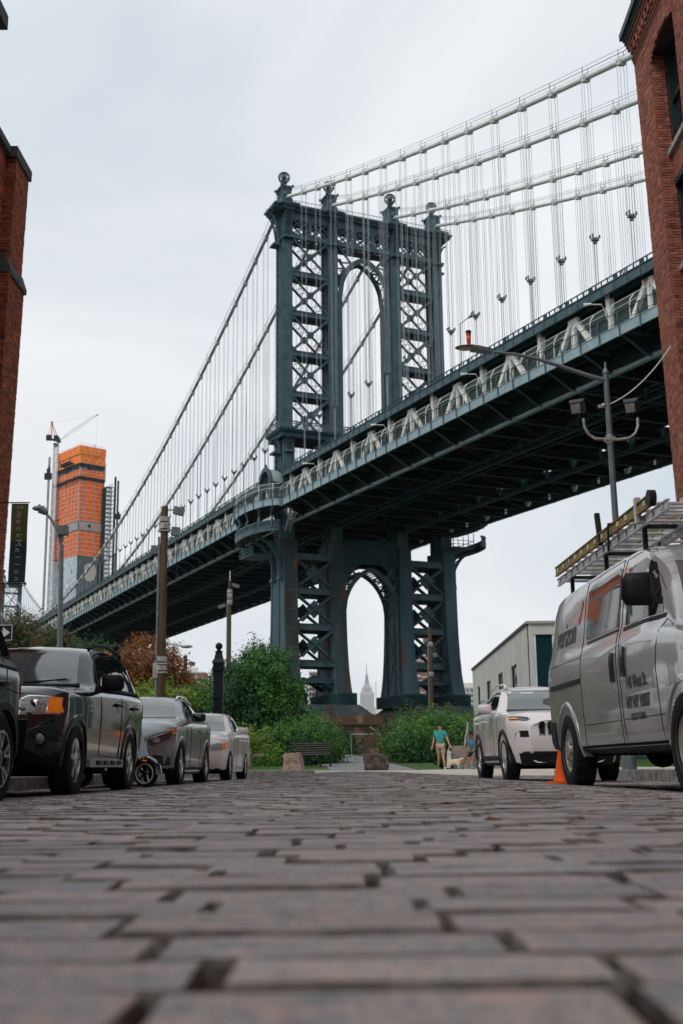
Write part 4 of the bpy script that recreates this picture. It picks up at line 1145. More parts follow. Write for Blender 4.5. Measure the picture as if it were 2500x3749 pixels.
for i, ch in enumerate('SmackMellon'):
    text_mesh('letter', ch, .185, M_let, bn, (.0, -.018, -.085 - i * .150), Euler((R(90), R(90), 0), 'XYZ'), bold=.0)
for z in (.02, -1.68):
    m = MB(); m.tube([(-1.06, 0, z), (.2, 0, z)], .012, 6); m.build('bracket_rod', M_black, bn)

# ================================================================ WHITE BUILDING AT RIGHT, GLASS CORNER
M_whit = mat('off white painted wall', (.46, .45, .43), .85, var=.10, scale=.8, bump=.004, bscale=8)
M_teal = mat('teal tinted glass', (.010, .045, .052), .08, var=0, spec=.5)
M_teal2 = mat('interior teal wall', (.02, .10, .11), .8, var=.2, scale=.8)
wb = thing('white_building', 'low off white building with flat roof, slot windows and tall glass corner bay', 'building', (8, 55.3, 0))
m = MB()
zt = 6.55
def wl(y): return y - 55.3
wins = [(78.0, 79.6, 3.3, 5.2), (71.8, 74.0, 2.6, 5.15), (65.7, 67.9, 2.4, 5.15), (59.8, 62.0, 2.2, 5.1)]
ys = [55.3] ; 
edges = sorted([(a, b, c, d) for a, b, c, d in wins]); y = 55.3
for a, b, c, d in edges:
    m.bx(0, .35, wl(y), wl(a), -.3, zt); m.bx(0, .35, wl(a), wl(b), -.3, c); m.bx(0, .35, wl(a), wl(b), d, zt); y = b
m.bx(0, .35, wl(y), wl(82.7), -.3, zt); m.bx(.35, 14, wl(82.4), wl(82.7), -.3, zt); m.bx(.35, 14, .4, 27, zt - .3, zt - .1)
m.build('wall', M_whit, wb)
for a, b, c, d in wins:
    q = MB(); q.bx(.05, .15, wl(a), wl(a) + .08, c, d); q.bx(.05, .15, wl(b) - .08, wl(b), c, d); q.bx(.05, .15, wl(a), wl(b), d - .08, d); q.bx(.05, .15, wl(a), wl(b), c, c + .08); q.bx(.05, .15, wl(a), wl(b), (c + d) / 2 - .04, (c + d) / 2 + .04)
    f = q.build('window', M_frame, wb); q = MB(); q.bx(.10, .12, wl(a), wl(b), c, d); q.build('pane', M_glassd, f)
    q = MB(); q.bx(-.06, .2, wl(a) - .05, wl(b) + .05, c - .12, c); q.build('sill', M_whit, f)
q = MB(); q.bx(-.08, .45, -.05, wl(82.8), zt, zt + .14); q.build('coping', M_stonet, wb)
q = MB(); q.bx(0, .2, -.12, .3, -.3, zt); q.bx(.2, 14, -.1, .3, 6.05, zt); q.bx(.2, 14, -.1, .3, -.3, .2); q.build('end_wall', M_whit, wb)
q = MB(); q.bx(-.1, 14, -.2, .4, zt, zt + .12); q.build('coping', M_stonel, wb)
q = MB()
for x in (.26, 1.15, 2.6, 4.2, 5.9): q.bx(x - .06, x + .06, -.06, .1, .2, 6.05)
q.build('mullion', M_cable, wb)
for i, (x, w_) in enumerate(((.26, .83), (1.15, 1.39), (2.6, 1.54), (4.2, 1.64))):
    q = MB(); q.bx(x + .06, x + w_, .0, .02, .2, 6.05); q.build('pane', M_glas_t if False else M_teal, wb)
M_teal.node_tree.nodes['Principled BSDF'].inputs['Alpha'].default_value = .55
q = MB(); q.bx(.9, 12, 6.0, 6.2, -.2, 6.05); q.bx(1.2, 1.9, 2, 2.4, 0, 6.05); q.bx(.9, 12, .3, 6.2, 5.4, 5.5); q.bx(.9, 12, .3, 6.2, -.1, 0); q.build('interior', M_teal2, wb)
M_lampw = mat('warm lamp', (1, .8, .4), .5, var=0, emit=(1, .72, .25), estr=3.0)
for x, z, l in ((.95, 3.55, .45), (.98, 3.42, .2), (1.25, 3.95, .1), (1.05, 2.6, .3)):
    q = MB(); q.bx(x, x + l, 2.6, 2.7, z, z + (.12 if l > .3 else .14)); q.build('ceiling_light', M_lampw, wb)
q = MB(); q.bx(-.3, -.22, 2.2, 2.28, 2.5, 3.6); q.build('downpipe', M_black, wb)

# ================================================================ TOWER BLOCK UNDER CONSTRUCTION
HB = thing('unfinished_skyscraper', 'unfinished skyscraper wrapped in orange netting over a glazed lower part', 'skyscraper', (-226, 950, -1), math.atan2(.664, .748))
# local +x = right face direction, local +y = left face receding
M_net = mat('orange safety netting', (.95, .17, .045), .8, var=.35, scale=.35, col2=(.62, .09, .03), c2pos=.6)
M_netl = mat('light orange netting edge', (.95, .36, .17), .8, var=.2, scale=.5)
M_yel = mat('yellow orange formwork', (.85, .22, .04), .8, var=.35, scale=.4, col2=(.42, .13, .03), c2pos=.62)
M_conc = mat('bare concrete', (.30, .31, .32), .9, var=.15, scale=.3)
M_blk = mat('black debris net', (.02, .028, .032), .9, var=.3, scale=.5)
M_gl1 = mat('pale sky reflecting glazing', (.9, .9, .9), .12, var=.08, scale=.2, attr=[(.56, .62, .66), (.48, .55, .60), (.60, .66, .70), (.30, .38, .43), (.58, .64, .68)], metal=.3)  # sky reflection on the left face is painted in as pale pane tones
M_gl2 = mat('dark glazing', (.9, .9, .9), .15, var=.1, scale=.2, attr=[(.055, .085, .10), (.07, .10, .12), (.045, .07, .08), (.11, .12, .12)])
M_sky_st = mat('hoist steel', (.26, .29, .30), .6, var=.3, scale=.5)
LX, LY = 22.0, 41.0
m = MB(); m.bx(.5, LX - .5, .5, LY - .5, 0, 262); m.build('core', M_conc, HB)
FH = 3.62; zf = [172.5 + FH * i for i in range(6)] ; 
bx_ = [0, 5.2, 13.6, LX]; by_ = [0, 5.5, 11.5, 17.5, 23.5, 29.5, 35.5, LY]
def netpanel(face, a, b, z0_, z1_, tone=0):
    m = MB(); V = []; n = 4
    for j in range(n + 1):
        for i in range(n + 1):
            s_ = lerp(a, b, i / n); z = lerp(z0_, z1_, j / n); d = -.05 - .35 * math.sin(PI * j / n) * random.uniform(.2, 1) if 0 < i < n else .05
            V.append((s_, d, z) if face == 'x' else (d, s_, z))
    F = [(j * (n + 1) + i, j * (n + 1) + i + 1, (j + 1) * (n + 1) + i + 1, (j + 1) * (n + 1) + i) for j in range(n) for i in range(n)]
    m.add(V, F); m.build('safety_net', M_net, HB)
zlist = [172.5 + FH * i for i in range(21)]
for i in range(20):
    z_, z1_ = zlist[i], zlist[i + 1]
    if 193 < (z_ + z1_) / 2 < 200.5: continue
    for a, b in zip(bx_[:-1], bx_[1:]): netpanel('x', a + .35, b - .35, z_ + .9, z1_ - .05)
    for a, b in zip(by_[:-1], by_[1:]): netpanel('y', a + .35, b - .35, z_ + .9, z1_ - .05)
    m = MB(); m.bx(-.45, LX, -.55, .3, z_ - .1, z_ + .55); m.bx(-.55, .3, -.45, LY, z_ - .1, z_ + .55); m.build('floor_edge', M_netl, HB)
    m = MB(); m.bx(-.5, LX, -.6, .3, z_ + .55, z_ + .9); m.bx(-.6, .3, -.5, LY, z_ + .55, z_ + .9); m.build('floor_slab', M_net, HB)
m = MB()
for x in bx_: m.bx(x - .38, x + .38, -.7, .5, 172, 248)
for y in by_: m.bx(-.7, .5, y - .38, y + .38, 172, 248)
stuff(m.build('column', M_conc, HB))
m = MB(); m.bx(-1.0, LX + .3, -1.0, 0, 193.4, 200.3); m.bx(-1.0, 0, -1.0, LY, 193.4, 200.3); m.build('concrete_band', M_conc, HB)
for x in (3.0, 8.2, 12.6, 17.5): m = MB(); m.bx(x, x + 2.5, -1.08, -.9, 196.0, 197.9 if x != 8.2 else 198.6); m.build('opening', M_net if x != 8.2 else M_blk, HB)
m = MB(); m.bx(-1.08, -.9, 19, 20.8, 195.5, 198.2); m.build('opening', M_net, HB)
# dark net skirts
def skirt(z_, h, out, amp):
    m = MB(); V = []; F = []; pts = [(LX, -out)] + [(x, -out - random.uniform(0, amp)) for x in np.arange(LX - 1.5, 0, -1.5)] + [(-out, -out)] + [(-out - random.uniform(0, amp), y) for y in np.arange(1.5, LY, 1.8)] + [(-out, LY)]
    zb = [z_ - h * random.uniform(.55, 1.1) for _ in pts]
    for (x, y), b in zip(pts, zb): V += [(x, y, z_), (x * .98 + .3, y * .98 + .3, b)]
    for i in range(len(pts) - 1): F.append((2 * i, 2 * i + 2, 2 * i + 3, 2 * i + 1))
    m.add(V, F); m.build('debris_net', M_blk, HB)
skirt(249.6, 4.4, 1.3, .5); skirt(238.0, 3.0, 1.6, 1.4); skirt(236.6, 1.5, 2.3, .8)
# formwork crown
for z_, h, o_ in ((249.6, 7.6, .9), (257.4, 6.8, 1.6)):
    for i in range(8):
        a, b = lerp(-o_, LX + .5, i / 8), lerp(-o_, LX + .5, (i + 1) / 8); m = MB(); m.bx(a + .06, b - .06, -o_, -o_ + .3, z_, z_ + h); m.build('formwork_panel', M_yel, HB)
    for i in range(14):
        a, b = lerp(-o_, LY * .93, i / 14), lerp(-o_, LY * .93, (i + 1) / 14); m = MB(); m.bx(-o_, -o_ + .3, a + .06, b - .06, z_, z_ + h); m.build('formwork_panel', M_yel, HB)
    m = MB()
    for zz in (z_ + .2, z_ + h * .5, z_ + h): m.bx(-o_ - .12, LX + .5, -o_ - .12, -o_ + .1, zz - .12, zz + .12); m.bx(-o_ - .12, -o_ + .1, -o_, LY * .93, zz - .12, zz + .12)
    for x in np.arange(0, LX, .92): m.bx(x - .04, x + .04, -o_ - .1, -o_, z_, z_ + h)
    for y in np.arange(0, LY * .93, .92): m.bx(-o_ - .1, -o_, y - .04, y + .04, z_, z_ + h)
    stuff(m.build('scaffold', M_netl, HB))
m = MB()
for x in np.arange(-1.5, LX + .5, 1.35): m.bx(x - .09, x + .09, -1.6, -1.4, 264, 264 + random.uniform(2.0, 3.4))
for y in np.arange(0, LY * .93, 1.5): m.bx(-1.6, -1.4, y - .09, y + .09, 264, 264 + random.uniform(1.4, 2.6))
for x in np.arange(0, LX, 2.2): m.bx(x - .1, x + .1, 8, 8.2, 262, 266.5)
stuff(m.build('rebar', M_netl, HB))
m = MB(); m.bx(-4.5, -1.5, 9, 27, 250.6, 251.4); m.bx(-4.6, -4.4, 9, 27, 251.4, 253.0)
for y in np.arange(9, 27, 1.2): m.bx(-4.6, -4.4, y, y + .2, 251.4, 253)
m.build('loading_platform', M_blk, HB)
m = MB(); m.bx(LX - .5, LX + 1.8, .5, 9, 237, 252.5); m.build('side_formwork', M_yel, HB)
# glazing
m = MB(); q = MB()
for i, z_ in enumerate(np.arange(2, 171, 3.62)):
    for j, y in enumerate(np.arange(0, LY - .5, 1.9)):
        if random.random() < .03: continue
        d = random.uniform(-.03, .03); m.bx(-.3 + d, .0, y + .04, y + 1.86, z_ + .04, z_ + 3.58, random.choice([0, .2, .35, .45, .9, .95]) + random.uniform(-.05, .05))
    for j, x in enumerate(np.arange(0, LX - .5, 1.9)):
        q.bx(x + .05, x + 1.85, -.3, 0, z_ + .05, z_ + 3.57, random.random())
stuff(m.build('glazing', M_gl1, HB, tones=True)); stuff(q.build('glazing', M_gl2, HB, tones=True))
m = MB(); m.prism([(6.5, 157), (7.5, 153), (9, 151.5), (13, 151.5), (15.5, 153.5), (17, 158), (17, 162), (15.5, 165), (12, 166.3), (8.5, 165.8), (6.5, 163.5)], -.7, -.2, lambda a, b, h: (a, h, b)); m.build('unglazed_opening', mat('beige backing', (.45, .42, .36), .9), HB)
m = MB()
for k in range(3): m.bx(-.9, -.3, 30, 33, 118 + k * 5, 121 + k * 5)
m.build('opening', M_net, HB)
# hoist towers
def lattice_mast(m, x, y, z0_, z1_, w, step, t=.14, parent=None):
    for a in (-w / 2, w / 2):
        for b in (-w / 2, w / 2): m.bx(x + a - t, x + a + t, y + b - t, y + b + t, z0_, z1_)
    z = z0_; k = 0
    while z < z1_ - step / 2:
        s = 1 if k % 2 else -1
        for b in (-w / 2, w / 2):
            m.bar((x - s * w / 2, y + b, z), (x + s * w / 2, y + b, z + step), t * 1.2, t * 1.2); m.bar((x + b, y - s * w / 2, z), (x + b, y + s * w / 2, z + step), t * 1.2, t * 1.2)
        m.bar((x - w / 2, y - w / 2, z), (x + w / 2, y - w / 2, z), t, t); m.bar((x - w / 2, y - w / 2, z), (x - w / 2, y + w / 2, z), t, t)
        z += step; k += 1
HT = thing('construction_hoist', 'grey hoist tower with many landings on the right flank of the orange skyscraper', 'hoist', (-205.0, 965, -1), R(38))
m = MB(); 
for z_ in np.arange(0, 232, FH): m.bx(-3.6, 3.0, -3, 3, z_, z_ + .35); m.bx(-1.2, -.6, -3.1, -2.9, z_ + .5, z_ + 2.6); m.bx(.6, 1.4, -3.1, -2.9, z_ + .5, z_ + 2.9)
for x in (-3.6, -1.6, .4, 3.0):
    for y in (-3, 3): m.bx(x - .16, x + .16, y - .16, y + .16, 0, 232)
m.build('landings', M_sky_st, HT)
m = MB(); m.bx(-5.4, -3.2, -1.5, 3, 0, 231); m.build('dark_shaft', M_blk, HT)
m = MB(); lattice_mast(m, 4.6, -2, 0, 241, 1.0, 1.6, .16); m.build('hoist_mast', M_blk, HT)
m = MB(); lattice_mast(m, 7.2, -2, 0, 238.5, 1.0, 1.6, .14); m.build('hoist_mast', M_blk, HT)
m = MB(); m.bx(6.0, 9.6, -3.6, -1.0, 205.5, 209.8); m.bx(7.5, 8.6, -3.2, -1.6, 209.8, 211.5); m.build('hoist_car', M_blk, HT)
HL = thing('construction_hoist', 'slim rack mast with a black hoist car left of the orange skyscraper', 'hoist', (-259.5, 978, -1))
m = MB(); lattice_mast(m, 0, 0, 0, 262, 1.2, 1.8, .15); m.build('hoist_mast', M_blk, HL)
m = MB(); lattice_mast(m, 4.0, 0, 0, 240, 1.4, 1.8, .13); m.build('hoist_mast', M_sky_st, HL)
m = MB(); m.bx(-3.4, 2.6, -2, 0, 242.5, 248); m.bx(-1.6, 1.2, -1.8, 0, 248, 252); m.bx(-.6, .4, -1.4, 0, 252, 254); m.build('hoist_car', M_blk, HL)
# tower crane
CRN = thing('tower_crane', 'white lattice tower crane with raised jib and counterweight above the orange skyscraper', 'crane', (-253.6, 975, -1))
M_crn = mat('white crane paint', (.62, .63, .62), .6, var=.15, scale=.4); M_crr = mat('faded red crane paint', (.45, .14, .09), .6, var=.3, scale=.4)
m = MB(); lattice_mast(m, 0, 0, 0, 272, 3.6, 3.8, .2); lattice_mast(m, 0, 0, 0, 272, 1.6, 3.8, .12); m.build('mast', M_crn, CRN)
m = MB()
for z_ in (121, 172, 206): m.bx(-1, 14, -.3, .3, z_, z_ + .8); m.bx(3, 10, -1.8, 1.8, z_ + .8, z_ + 1.2)
m.build('mast_tie', M_crr, CRN)
m = MB(); m.bx(-1.9, 1.9, -1.9, 1.9, 270.5, 273.5); m.bar((3.6, 0, 275.0), (-8.2, 0, 278.3), 3.2, 1.3); m.bx(-8.6, -4.5, -1.5, 1.5, 276.5, 281); m.bx(-2, 1.5, -1.6, 1.6, 277, 280.5); m.bx(.8, 2.8, -1.9, 1.9, 274.5, 278.6); m.build('slewing_platform', M_blk, CRN)
m = MB()
for y in (-1.2, 1.2): m.bar((-4.2, y, 277), (-4.6, y * .4, 292.2), .34, .34); m.bar((1.8, y, 277), (-4.4, y * .4, 292.2), .3, .3); m.bar((-1.0, y, 277), (-4.4, y * .4, 292), .2, .2); m.bar((-7.8, y, 279), (-4.6, y * .4, 292.2), .12, .12)
m.bx(-5.4, -3.6, -.8, .8, 291.6, 292.9); m.build('a_frame', M_crr, CRN)
m = MB(); p0 = Vector((3.0, 0, 275.6)); p1 = Vector((35.6, -6, 296.4)); d = (p1 - p0).normalized(); side = Vector((0, 1, 0)); upn = d.cross(side).normalized() * -1
if upn.z < 0: upn = -upn
n_ = 16
for i in range(n_):
    a, b = p0.lerp(p1, i / n_), p0.lerp(p1, (i + 1) / n_); w_ = lambda k: 1.0 * min(1, k * 3 + .3) * (1 if k < .85 else max(.2, (1 - k) * 6)); wa, wb_ = w_(i / n_), w_((i + 1) / n_); ht, hb = upn * 1.9 * min(1, wa), upn * 1.9 * min(1, wb_)
    m.bar(a + ht, b + hb, .26, .26)
    for s in (-1, 1):
        m.bar(a + side * s * wa, b + side * s * wb_, .14, .14); m.bar(a + side * s * wa, b + hb, .09, .09); m.bar(a + ht, a + side * s * wa, .09, .09)
m.build('jib', M_crn, CRN)
m = MB(); m.bar((-4.4, 0, 292.6), p1, .07, .07); m.bar(p1, (p1.x, p1.y, 262), .07, .07); m.bar((34.5, -5.8, 295.8), (36.4, -6.1, 297), .7, .7); m.build('jib_rope', M_crr, CRN)
m = MB(); m.bx(33.2, 35.0, -6.4, -5.6, 258, 270.5); m.build('suspended_frame', M_cable, CRN)

# ================================================================ FAR CITY
M_fb = mat('far red brick', (.34, .15, .12), .9, var=.12, scale=.05); M_fp = mat('far pale slab', (.55, .52, .50), .9, var=.1); M_fw = mat('far windows', (.09, .10, .12), .3, var=.2, scale=.2)
M_fg = mat('far grey stone', (.42, .44, .46), .9, var=.15, scale=.05)
def far_block(label, x0, x1, Y, h, dep, floors, cols, mw=M_fb, balc=True, name='apartment_block', group=None, z0_=-1):
    t = thing(name, label, 'building', ((x0 + x1) / 2, Y, z0_), 0, group); w = x1 - x0
    m = MB(); m.bx(-w / 2, w / 2, 0, dep, 0, h); m.build('wall', mw, t)
    m = MB(); m.bx(-w * .2, w * .15, dep * .3, dep * .6, h, h + 4); m.bx(-w / 2 - .3, w / 2 + .3, -.3, dep, h, h + .7); m.build('roof', M_fp, t)
    q = MB(); b = MB(); fh = h / floors; cw = w / cols
    for i in range(floors):
        for j in range(cols):
            xx = -w / 2 + (j + .5) * cw; zz = i * fh
            q.bx(xx - cw * .28, xx + cw * .28, -.12, .1, zz + fh * .38, zz + fh * .80)
            if balc and j % 2 == 0: b.bx(xx - cw * .4, xx + cw * .4, -1.2, 0, zz + fh * .05, zz + fh * .34)
        b.bx(-w / 2 - .05, w / 2 + .05, -.2, 0, zz - .2, zz + .25)
    stuff(q.build('windows', M_fw, t)); stuff(b.build('balconies', M_fp, t)); return t
far_block('red brick apartment slab seen between the left bridge legs', -27.8, -9, 700, 55.5, 20, 19, 5)
far_block('tall red brick apartment block seen between the right bridge legs', 34.0, 52.5, 700, 64.5, 20, 21, 5)
far_block('low red brick block with a rooftop bulkhead below the slender spire', -6, 7.4, 800, 38.5, 20, 12, 4)
far_block('striped brick and white balcony block right of the spire foot', 8.2, 21.5, 790, 35, 20, 11, 4)
far_block('small pale building stepping down beside the right bridge legs', 16.5, 26, 860, 41.5, 20, 12, 4, M_fg, False)
far_block('pale roofed red block on the skyline left of the trees', -119, -102, 800, 64, 20, 18, 6)
far_block('grey block beside the white building roof', 68, 86, 820, 53, 20, 15, 6, M_fg, True)
far_block('distant grey slab in the gap below the arch', -8.8, 3.5, 1500, 58, 20, 16, 5, M_fg, False)
far_block('low brown block at the foot of the left bridge legs', -34, -14, 640, 26, 20, 8, 6)
m_ = thing('roof_mast', 'thin rooftop mast right of the slender spire', 'mast', (25.5, 1600, -1)); q = MB(); q.bx(-2.4, 2.4, -2, 2, 0, 78); q.bx(-.5, .5, -.5, .5, 78, 112); q.build('mast', M_fg, m_)
# the slender skyscraper with spire, five kilometres away
M_esb = mat('pale limestone', (.50, .50, .50), .9, var=.06, scale=.01)
es = thing('spire_skyscraper', 'pale stepped stone skyscraper with needle spire seen through the lower bridge arch', 'skyscraper', (42.6, 5070, -2))
m = MB()
for w, z0_, z1_, dd in ((70, 0, 130, 45), (59, 130, 308, 40), (48, 308, 322, 34), (44, 322, 331, 30), (30, 331, 340, 26), (20, 340, 345, 20)): m.bx(-w / 2, w / 2, -dd / 2, dd / 2, z0_, z1_)
m.build('shaft', M_esb, es)
m = MB(); m.lathe([(13, 340), (10.5, 345), (8.5, 352), (6.8, 366), (5.6, 376), (4.8, 382), (2.6, 386), (2.0, 392), (1.6, 402), (1.2, 412), (.7, 436)], 10); m.build('spire', mat('spire metal', (.30, .32, .34), .6), es)
m = MB()
for x in np.arange(-27, 28, 5.4): m.bx(x - 1.1, x + 1.1, -20.4, -19.9, 130, 306 if abs(x) > 20 else 300)
for x in np.arange(-11, 12, 4.4): m.bx(x - .8, x + .8, -17.4, -16.9, 309, 329)
stuff(m.build('window_strips', mat('strip windows', (.30, .31, .33), .7), es))
# ================================================================ VEHICLES
def paint(name, col, metal=.3, rough=.28, coat=.7): return mat(name, col, rough, metal, var=.04, scale=2, coat=coat, spec=.35)
M_tyre = mat('tyre rubber', (.014, .015, .016), .8, var=.3, scale=12)
M_rim = mat('alloy rim', (.52, .53, .54), .25, .85, var=.1)
M_rimd = mat('dark rim', (.05, .055, .06), .3, .6, var=.1)
M_steelrim = mat('grey steel wheel', (.34, .32, .29), .45, .4, var=.25, scale=9, col2=(.12, .10, .08), c2pos=.62)
M_plast = mat('black plastic trim', (.012, .014, .016), .55, var=.2, scale=9)
M_gloss = mat('gloss black', (.006, .008, .010), .12, var=0, coat=.6)
M_well = mat('wheel well black', (.004, .004, .005), .95, var=0)
M_cglass = mat('tinted car glass', (.012, .018, .020), .03, var=0, spec=.75)
M_wscr = mat('windscreen glass', (.085, .105, .11), .04, var=.1, scale=1.5, spec=.9, coat=1)
M_seam = mat('panel gap', (.02, .02, .02), .9, var=0)
M_chrome = mat('chrome', (.75, .76, .78), .08, 1.0, var=0)
M_lens = mat('lamp lens', (.20, .23, .24), .08, .5, var=.7, scale=38, coat=1, bump=.004)
M_lensd = mat('dark lamp housing', (.03, .035, .04), .08, .3, var=.3, scale=18, coat=1)
M_amber = mat('amber lens', (.85, .22, .015), .15, 0, var=.25, scale=40, coat=1, emit=(1, .25, .02), estr=.12)
M_redl = mat('red lens', (.35, .012, .012), .12, 0, var=.1, coat=1)
M_wtext = mat('dark grey vinyl lettering', (.05, .055, .06), .5, var=0)
M_redt = mat('red vinyl tick', (.55, .05, .03), .5, var=0)
M_stick = mat('paper sticker', (.55, .68, .62), .6, var=.2, scale=30)

def pchip(x, y, q):
    x = np.asarray(x, float); y = np.asarray(y, float); q = np.asarray(q, float); h = np.diff(x); d = np.diff(y) / h
    m = np.zeros(len(x)); m[0] = d[0]; m[-1] = d[-1]
    for i in range(1, len(x) - 1):
        if d[i - 1] * d[i] > 0:
            w1 = 2 * h[i] + h[i - 1]; w2 = h[i] + 2 * h[i - 1]; m[i] = (w1 + w2) / (w1 / d[i - 1] + w2 / d[i])
    i = np.clip(np.searchsorted(x, q) - 1, 0, len(x) - 2); t = (q - x[i]) / h[i]; t = np.clip(t, 0, 1)
    return (2 * t**3 - 3 * t**2 + 1) * y[i] + (t**3 - 2 * t**2 + t) * h[i] * m[i] + (-2 * t**3 + 3 * t**2) * y[i + 1] + (t**3 - t**2) * h[i] * m[i + 1]

class Car:
    def __init__(s, name, label, cat, loc, rz, mats, group=None):
        s.root = thing(name, label, cat, loc, rz, group); s.paint, s.clad = mats
    def loft(s, st, warp, wells, cladfn, nr=3, step=.07):
        """st rows: x, zb, w, zs, w5, z5, w6, z6, w7, zc   (x falls from front to rear)"""
        st = sorted(st, key=lambda r: r[0]); xs = [r[0] for r in st]
        rings = []
        for r in st:
            x, zb, w, zs, w5, z5, w6, z6, w7, zc = r; hh = zs - zb
            rings.append([(0, zb), (w * .80, zb), (w * .955, zb + .05), (w * .978, zb + .28 * hh), (w, zb + .80 * hh), (w * .990, zs), (w5, z5), (w6, z6), (w7, (z6 + 2.4 * zc) / 3.4), (0, zc)])
        A = np.array(rings)                       # station, ring, (y,z)
        q = []
        for a, b in zip(xs[:-1], xs[1:]):
            n = max(1, int(math.ceil((b - a) / step))); q += list(np.linspace(a, b, n, endpoint=False))
        q.append(xs[-1]); q = np.array(q); nR = A.shape[1]
        B = np.zeros((len(q), nR, 2))
        for i in range(nR):
            for c in range(2): B[:, i, c] = pchip(xs, A[:, i, c], q)
        # ring refinement
        rq = np.linspace(0, nR - 1, (nR - 1) * nr + 1); ri = np.arange(nR)
        D = np.zeros((len(q), len(rq), 2))
        for k in range(len(q)):
            for c in range(2): D[k, :, c] = pchip(ri, B[k, :, c], rq)
        V = []; nq, n2 = len(q), len(rq); idx = {}
        full = [(k, i, 1) for k in range(nq) for i in range(n2)]
        def addv(k, i, sgn):
            if i in (0, n2 - 1): sgn = 1
            key = (k, i, sgn)
            if key not in idx:
                y, z = D[k, i]; p = warp(q[k], float(y), float(z)); idx[key] = len(V); V.append((p[0], p[1] * sgn, p[2]))
            return idx[key]
        F = []
        for k in range(nq - 1):
            for i in range(n2 - 1):
                F.append((addv(k, i, 1), addv(k, i + 1, 1), addv(k + 1, i + 1, 1), addv(k + 1, i, 1)))
                F.append((addv(k + 1, i, -1), addv(k + 1, i + 1, -1), addv(k, i + 1, -1), addv(k, i, -1)))
        for k, rev in ((0, True), (nq - 1, False)):
            # cap as strips across the width
            for i in range(n2 - 1):
                a, b, c, d = addv(k, i, -1), addv(k, i, 1), addv(k, i + 1, 1), addv(k, i + 1, -1)
                f = [a, b, c, d]
                g = []; [g.append(z) for z in f if z not in g]
                F.append(tuple(reversed(g)) if rev else tuple(g))
        me = bpy.data.meshes.new('body'); me.from_pydata(V, [], F)
        bm = bmesh.new(); bm.from_mesh(me); bmesh.ops.recalc_face_normals(bm, faces=bm.faces); bm.to_mesh(me); bm.free()
        s.bvh = BVHTree.FromPolygons([Vector(v) for v in V], [tuple(f) for f in F])
        me.materials.append(s.paint); me.materials.append(s.clad); me.materials.append(M_well)
        for p in me.polygons:
            c = p.center
            p.material_index = 1 if (cladfn(c.x, abs(c.y), c.z) or (p.normal.z < -.6 and c.z < .6)) else 0
        o = obj_mesh('body', me, s.root)
        if wells:
            cm = MB()
            for x, r, yi in wells:
                for sg in (-1, 1): cm.lathe([(r, yi * sg), (r, 1.3 * sg)], 40, (x, 0, wells_z(r)), 'y')
            co = cm.build('cutter', M_well)
            md = o.modifiers.new('b', 'BOOLEAN'); md.operation = 'DIFFERENCE'; md.solver = 'EXACT'; md.object = co
            try: md.material_mode = 'TRANSFER'
            except Exception: pass
            bpy.context.view_layer.update()
            me2 = bpy.data.meshes.new_from_object(o.evaluated_get(bpy.context.evaluated_depsgraph_get())); o.modifiers.clear(); o.data = me2; me2.name = 'body'
            bpy.data.objects.remove(co)
        me = o.data; me.polygons.foreach_set('use_smooth', [True] * len(me.polygons)); me.set_sharp_from_angle(angle=R(38))
        s.body = o; return o
    def hit(s, a, b, axis, side):
        if axis == 'y': o, d = Vector((a, 3 * side, b)), Vector((0, -side, 0))
        elif axis == 'x': o, d = Vector((6 * side, a, b)), Vector((-side, 0, 0))
        else: o, d = Vector((a, b, 4)), Vector((0, 0, -1))
        h = s.bvh.ray_cast(o, d)
        if h[0] is None: h = s.bvh.find_nearest(Vector((a, side * .9, b)) if axis == 'y' else (Vector((side * 3.0 if side < 0 else .9, a, b)) if axis == 'x' else Vector((a, b, 1.2))))
        return h[0], h[1]
    def panel(s, name, poly, m, axis='y', side=1, off=.004, th=.012, res=.09, parent=None, smooth=True, skip_miss=True):
        bm = bmesh.new(); vs = [bm.verts.new((a, b, 0)) for a, b in poly]; bm.faces.new(vs)
        a0, a1 = min(p[0] for p in poly), max(p[0] for p in poly); b0, b1 = min(p[1] for p in poly), max(p[1] for p in poly)
        for (lo, hi, no) in ((a0, a1, (1, 0, 0)), (b0, b1, (0, 1, 0))):
            k = lo + res
            while k < hi - 1e-3:
                co = (k, 0, 0) if no[0] else (0, k, 0)
                bmesh.ops.bisect_plane(bm, geom=bm.verts[:] + bm.edges[:] + bm.faces[:], plane_co=co, plane_no=no); k += res
        bm.verts.ensure_lookup_table(); F = [tuple(v.index for v in f.verts) for f in bm.faces]
        bm.verts.index_update(); F = [tuple(v.index for v in f.verts) for f in bm.faces]
        outer = []; inner = []
        dv = {'y': Vector((0, side, 0)), 'x': Vector((side, 0, 0)), 'z': Vector((0, 0, 1))}[axis]
        for v in bm.verts:
            p, n = s.hit(v.co.x, v.co.y, axis, side)
            if axis == 'y' : p = Vector((v.co.x, p.y, v.co.y))
            elif axis == 'x': p = Vector((p.x, v.co.x, v.co.y))
            else: p = Vector((v.co.x, v.co.y, p.z))
            nn = (n + dv * .6).normalized() if n.dot(dv) > 0 else dv
            outer.append(p + nn * (off + .0)); inner.append(p - nn * th)
        be = [tuple(v.index for v in e.verts) for e in bm.edges if len(e.link_faces) == 1]; n0 = len(outer); bm.free()
        q = MB(); q.add(outer + inner, F + [tuple(reversed([i + n0 for i in f])) for f in F] + [(a, b, b + n0, a + n0) for a, b in be])
        return q.build(name, m, parent or s.root, smooth=smooth, angle=35)
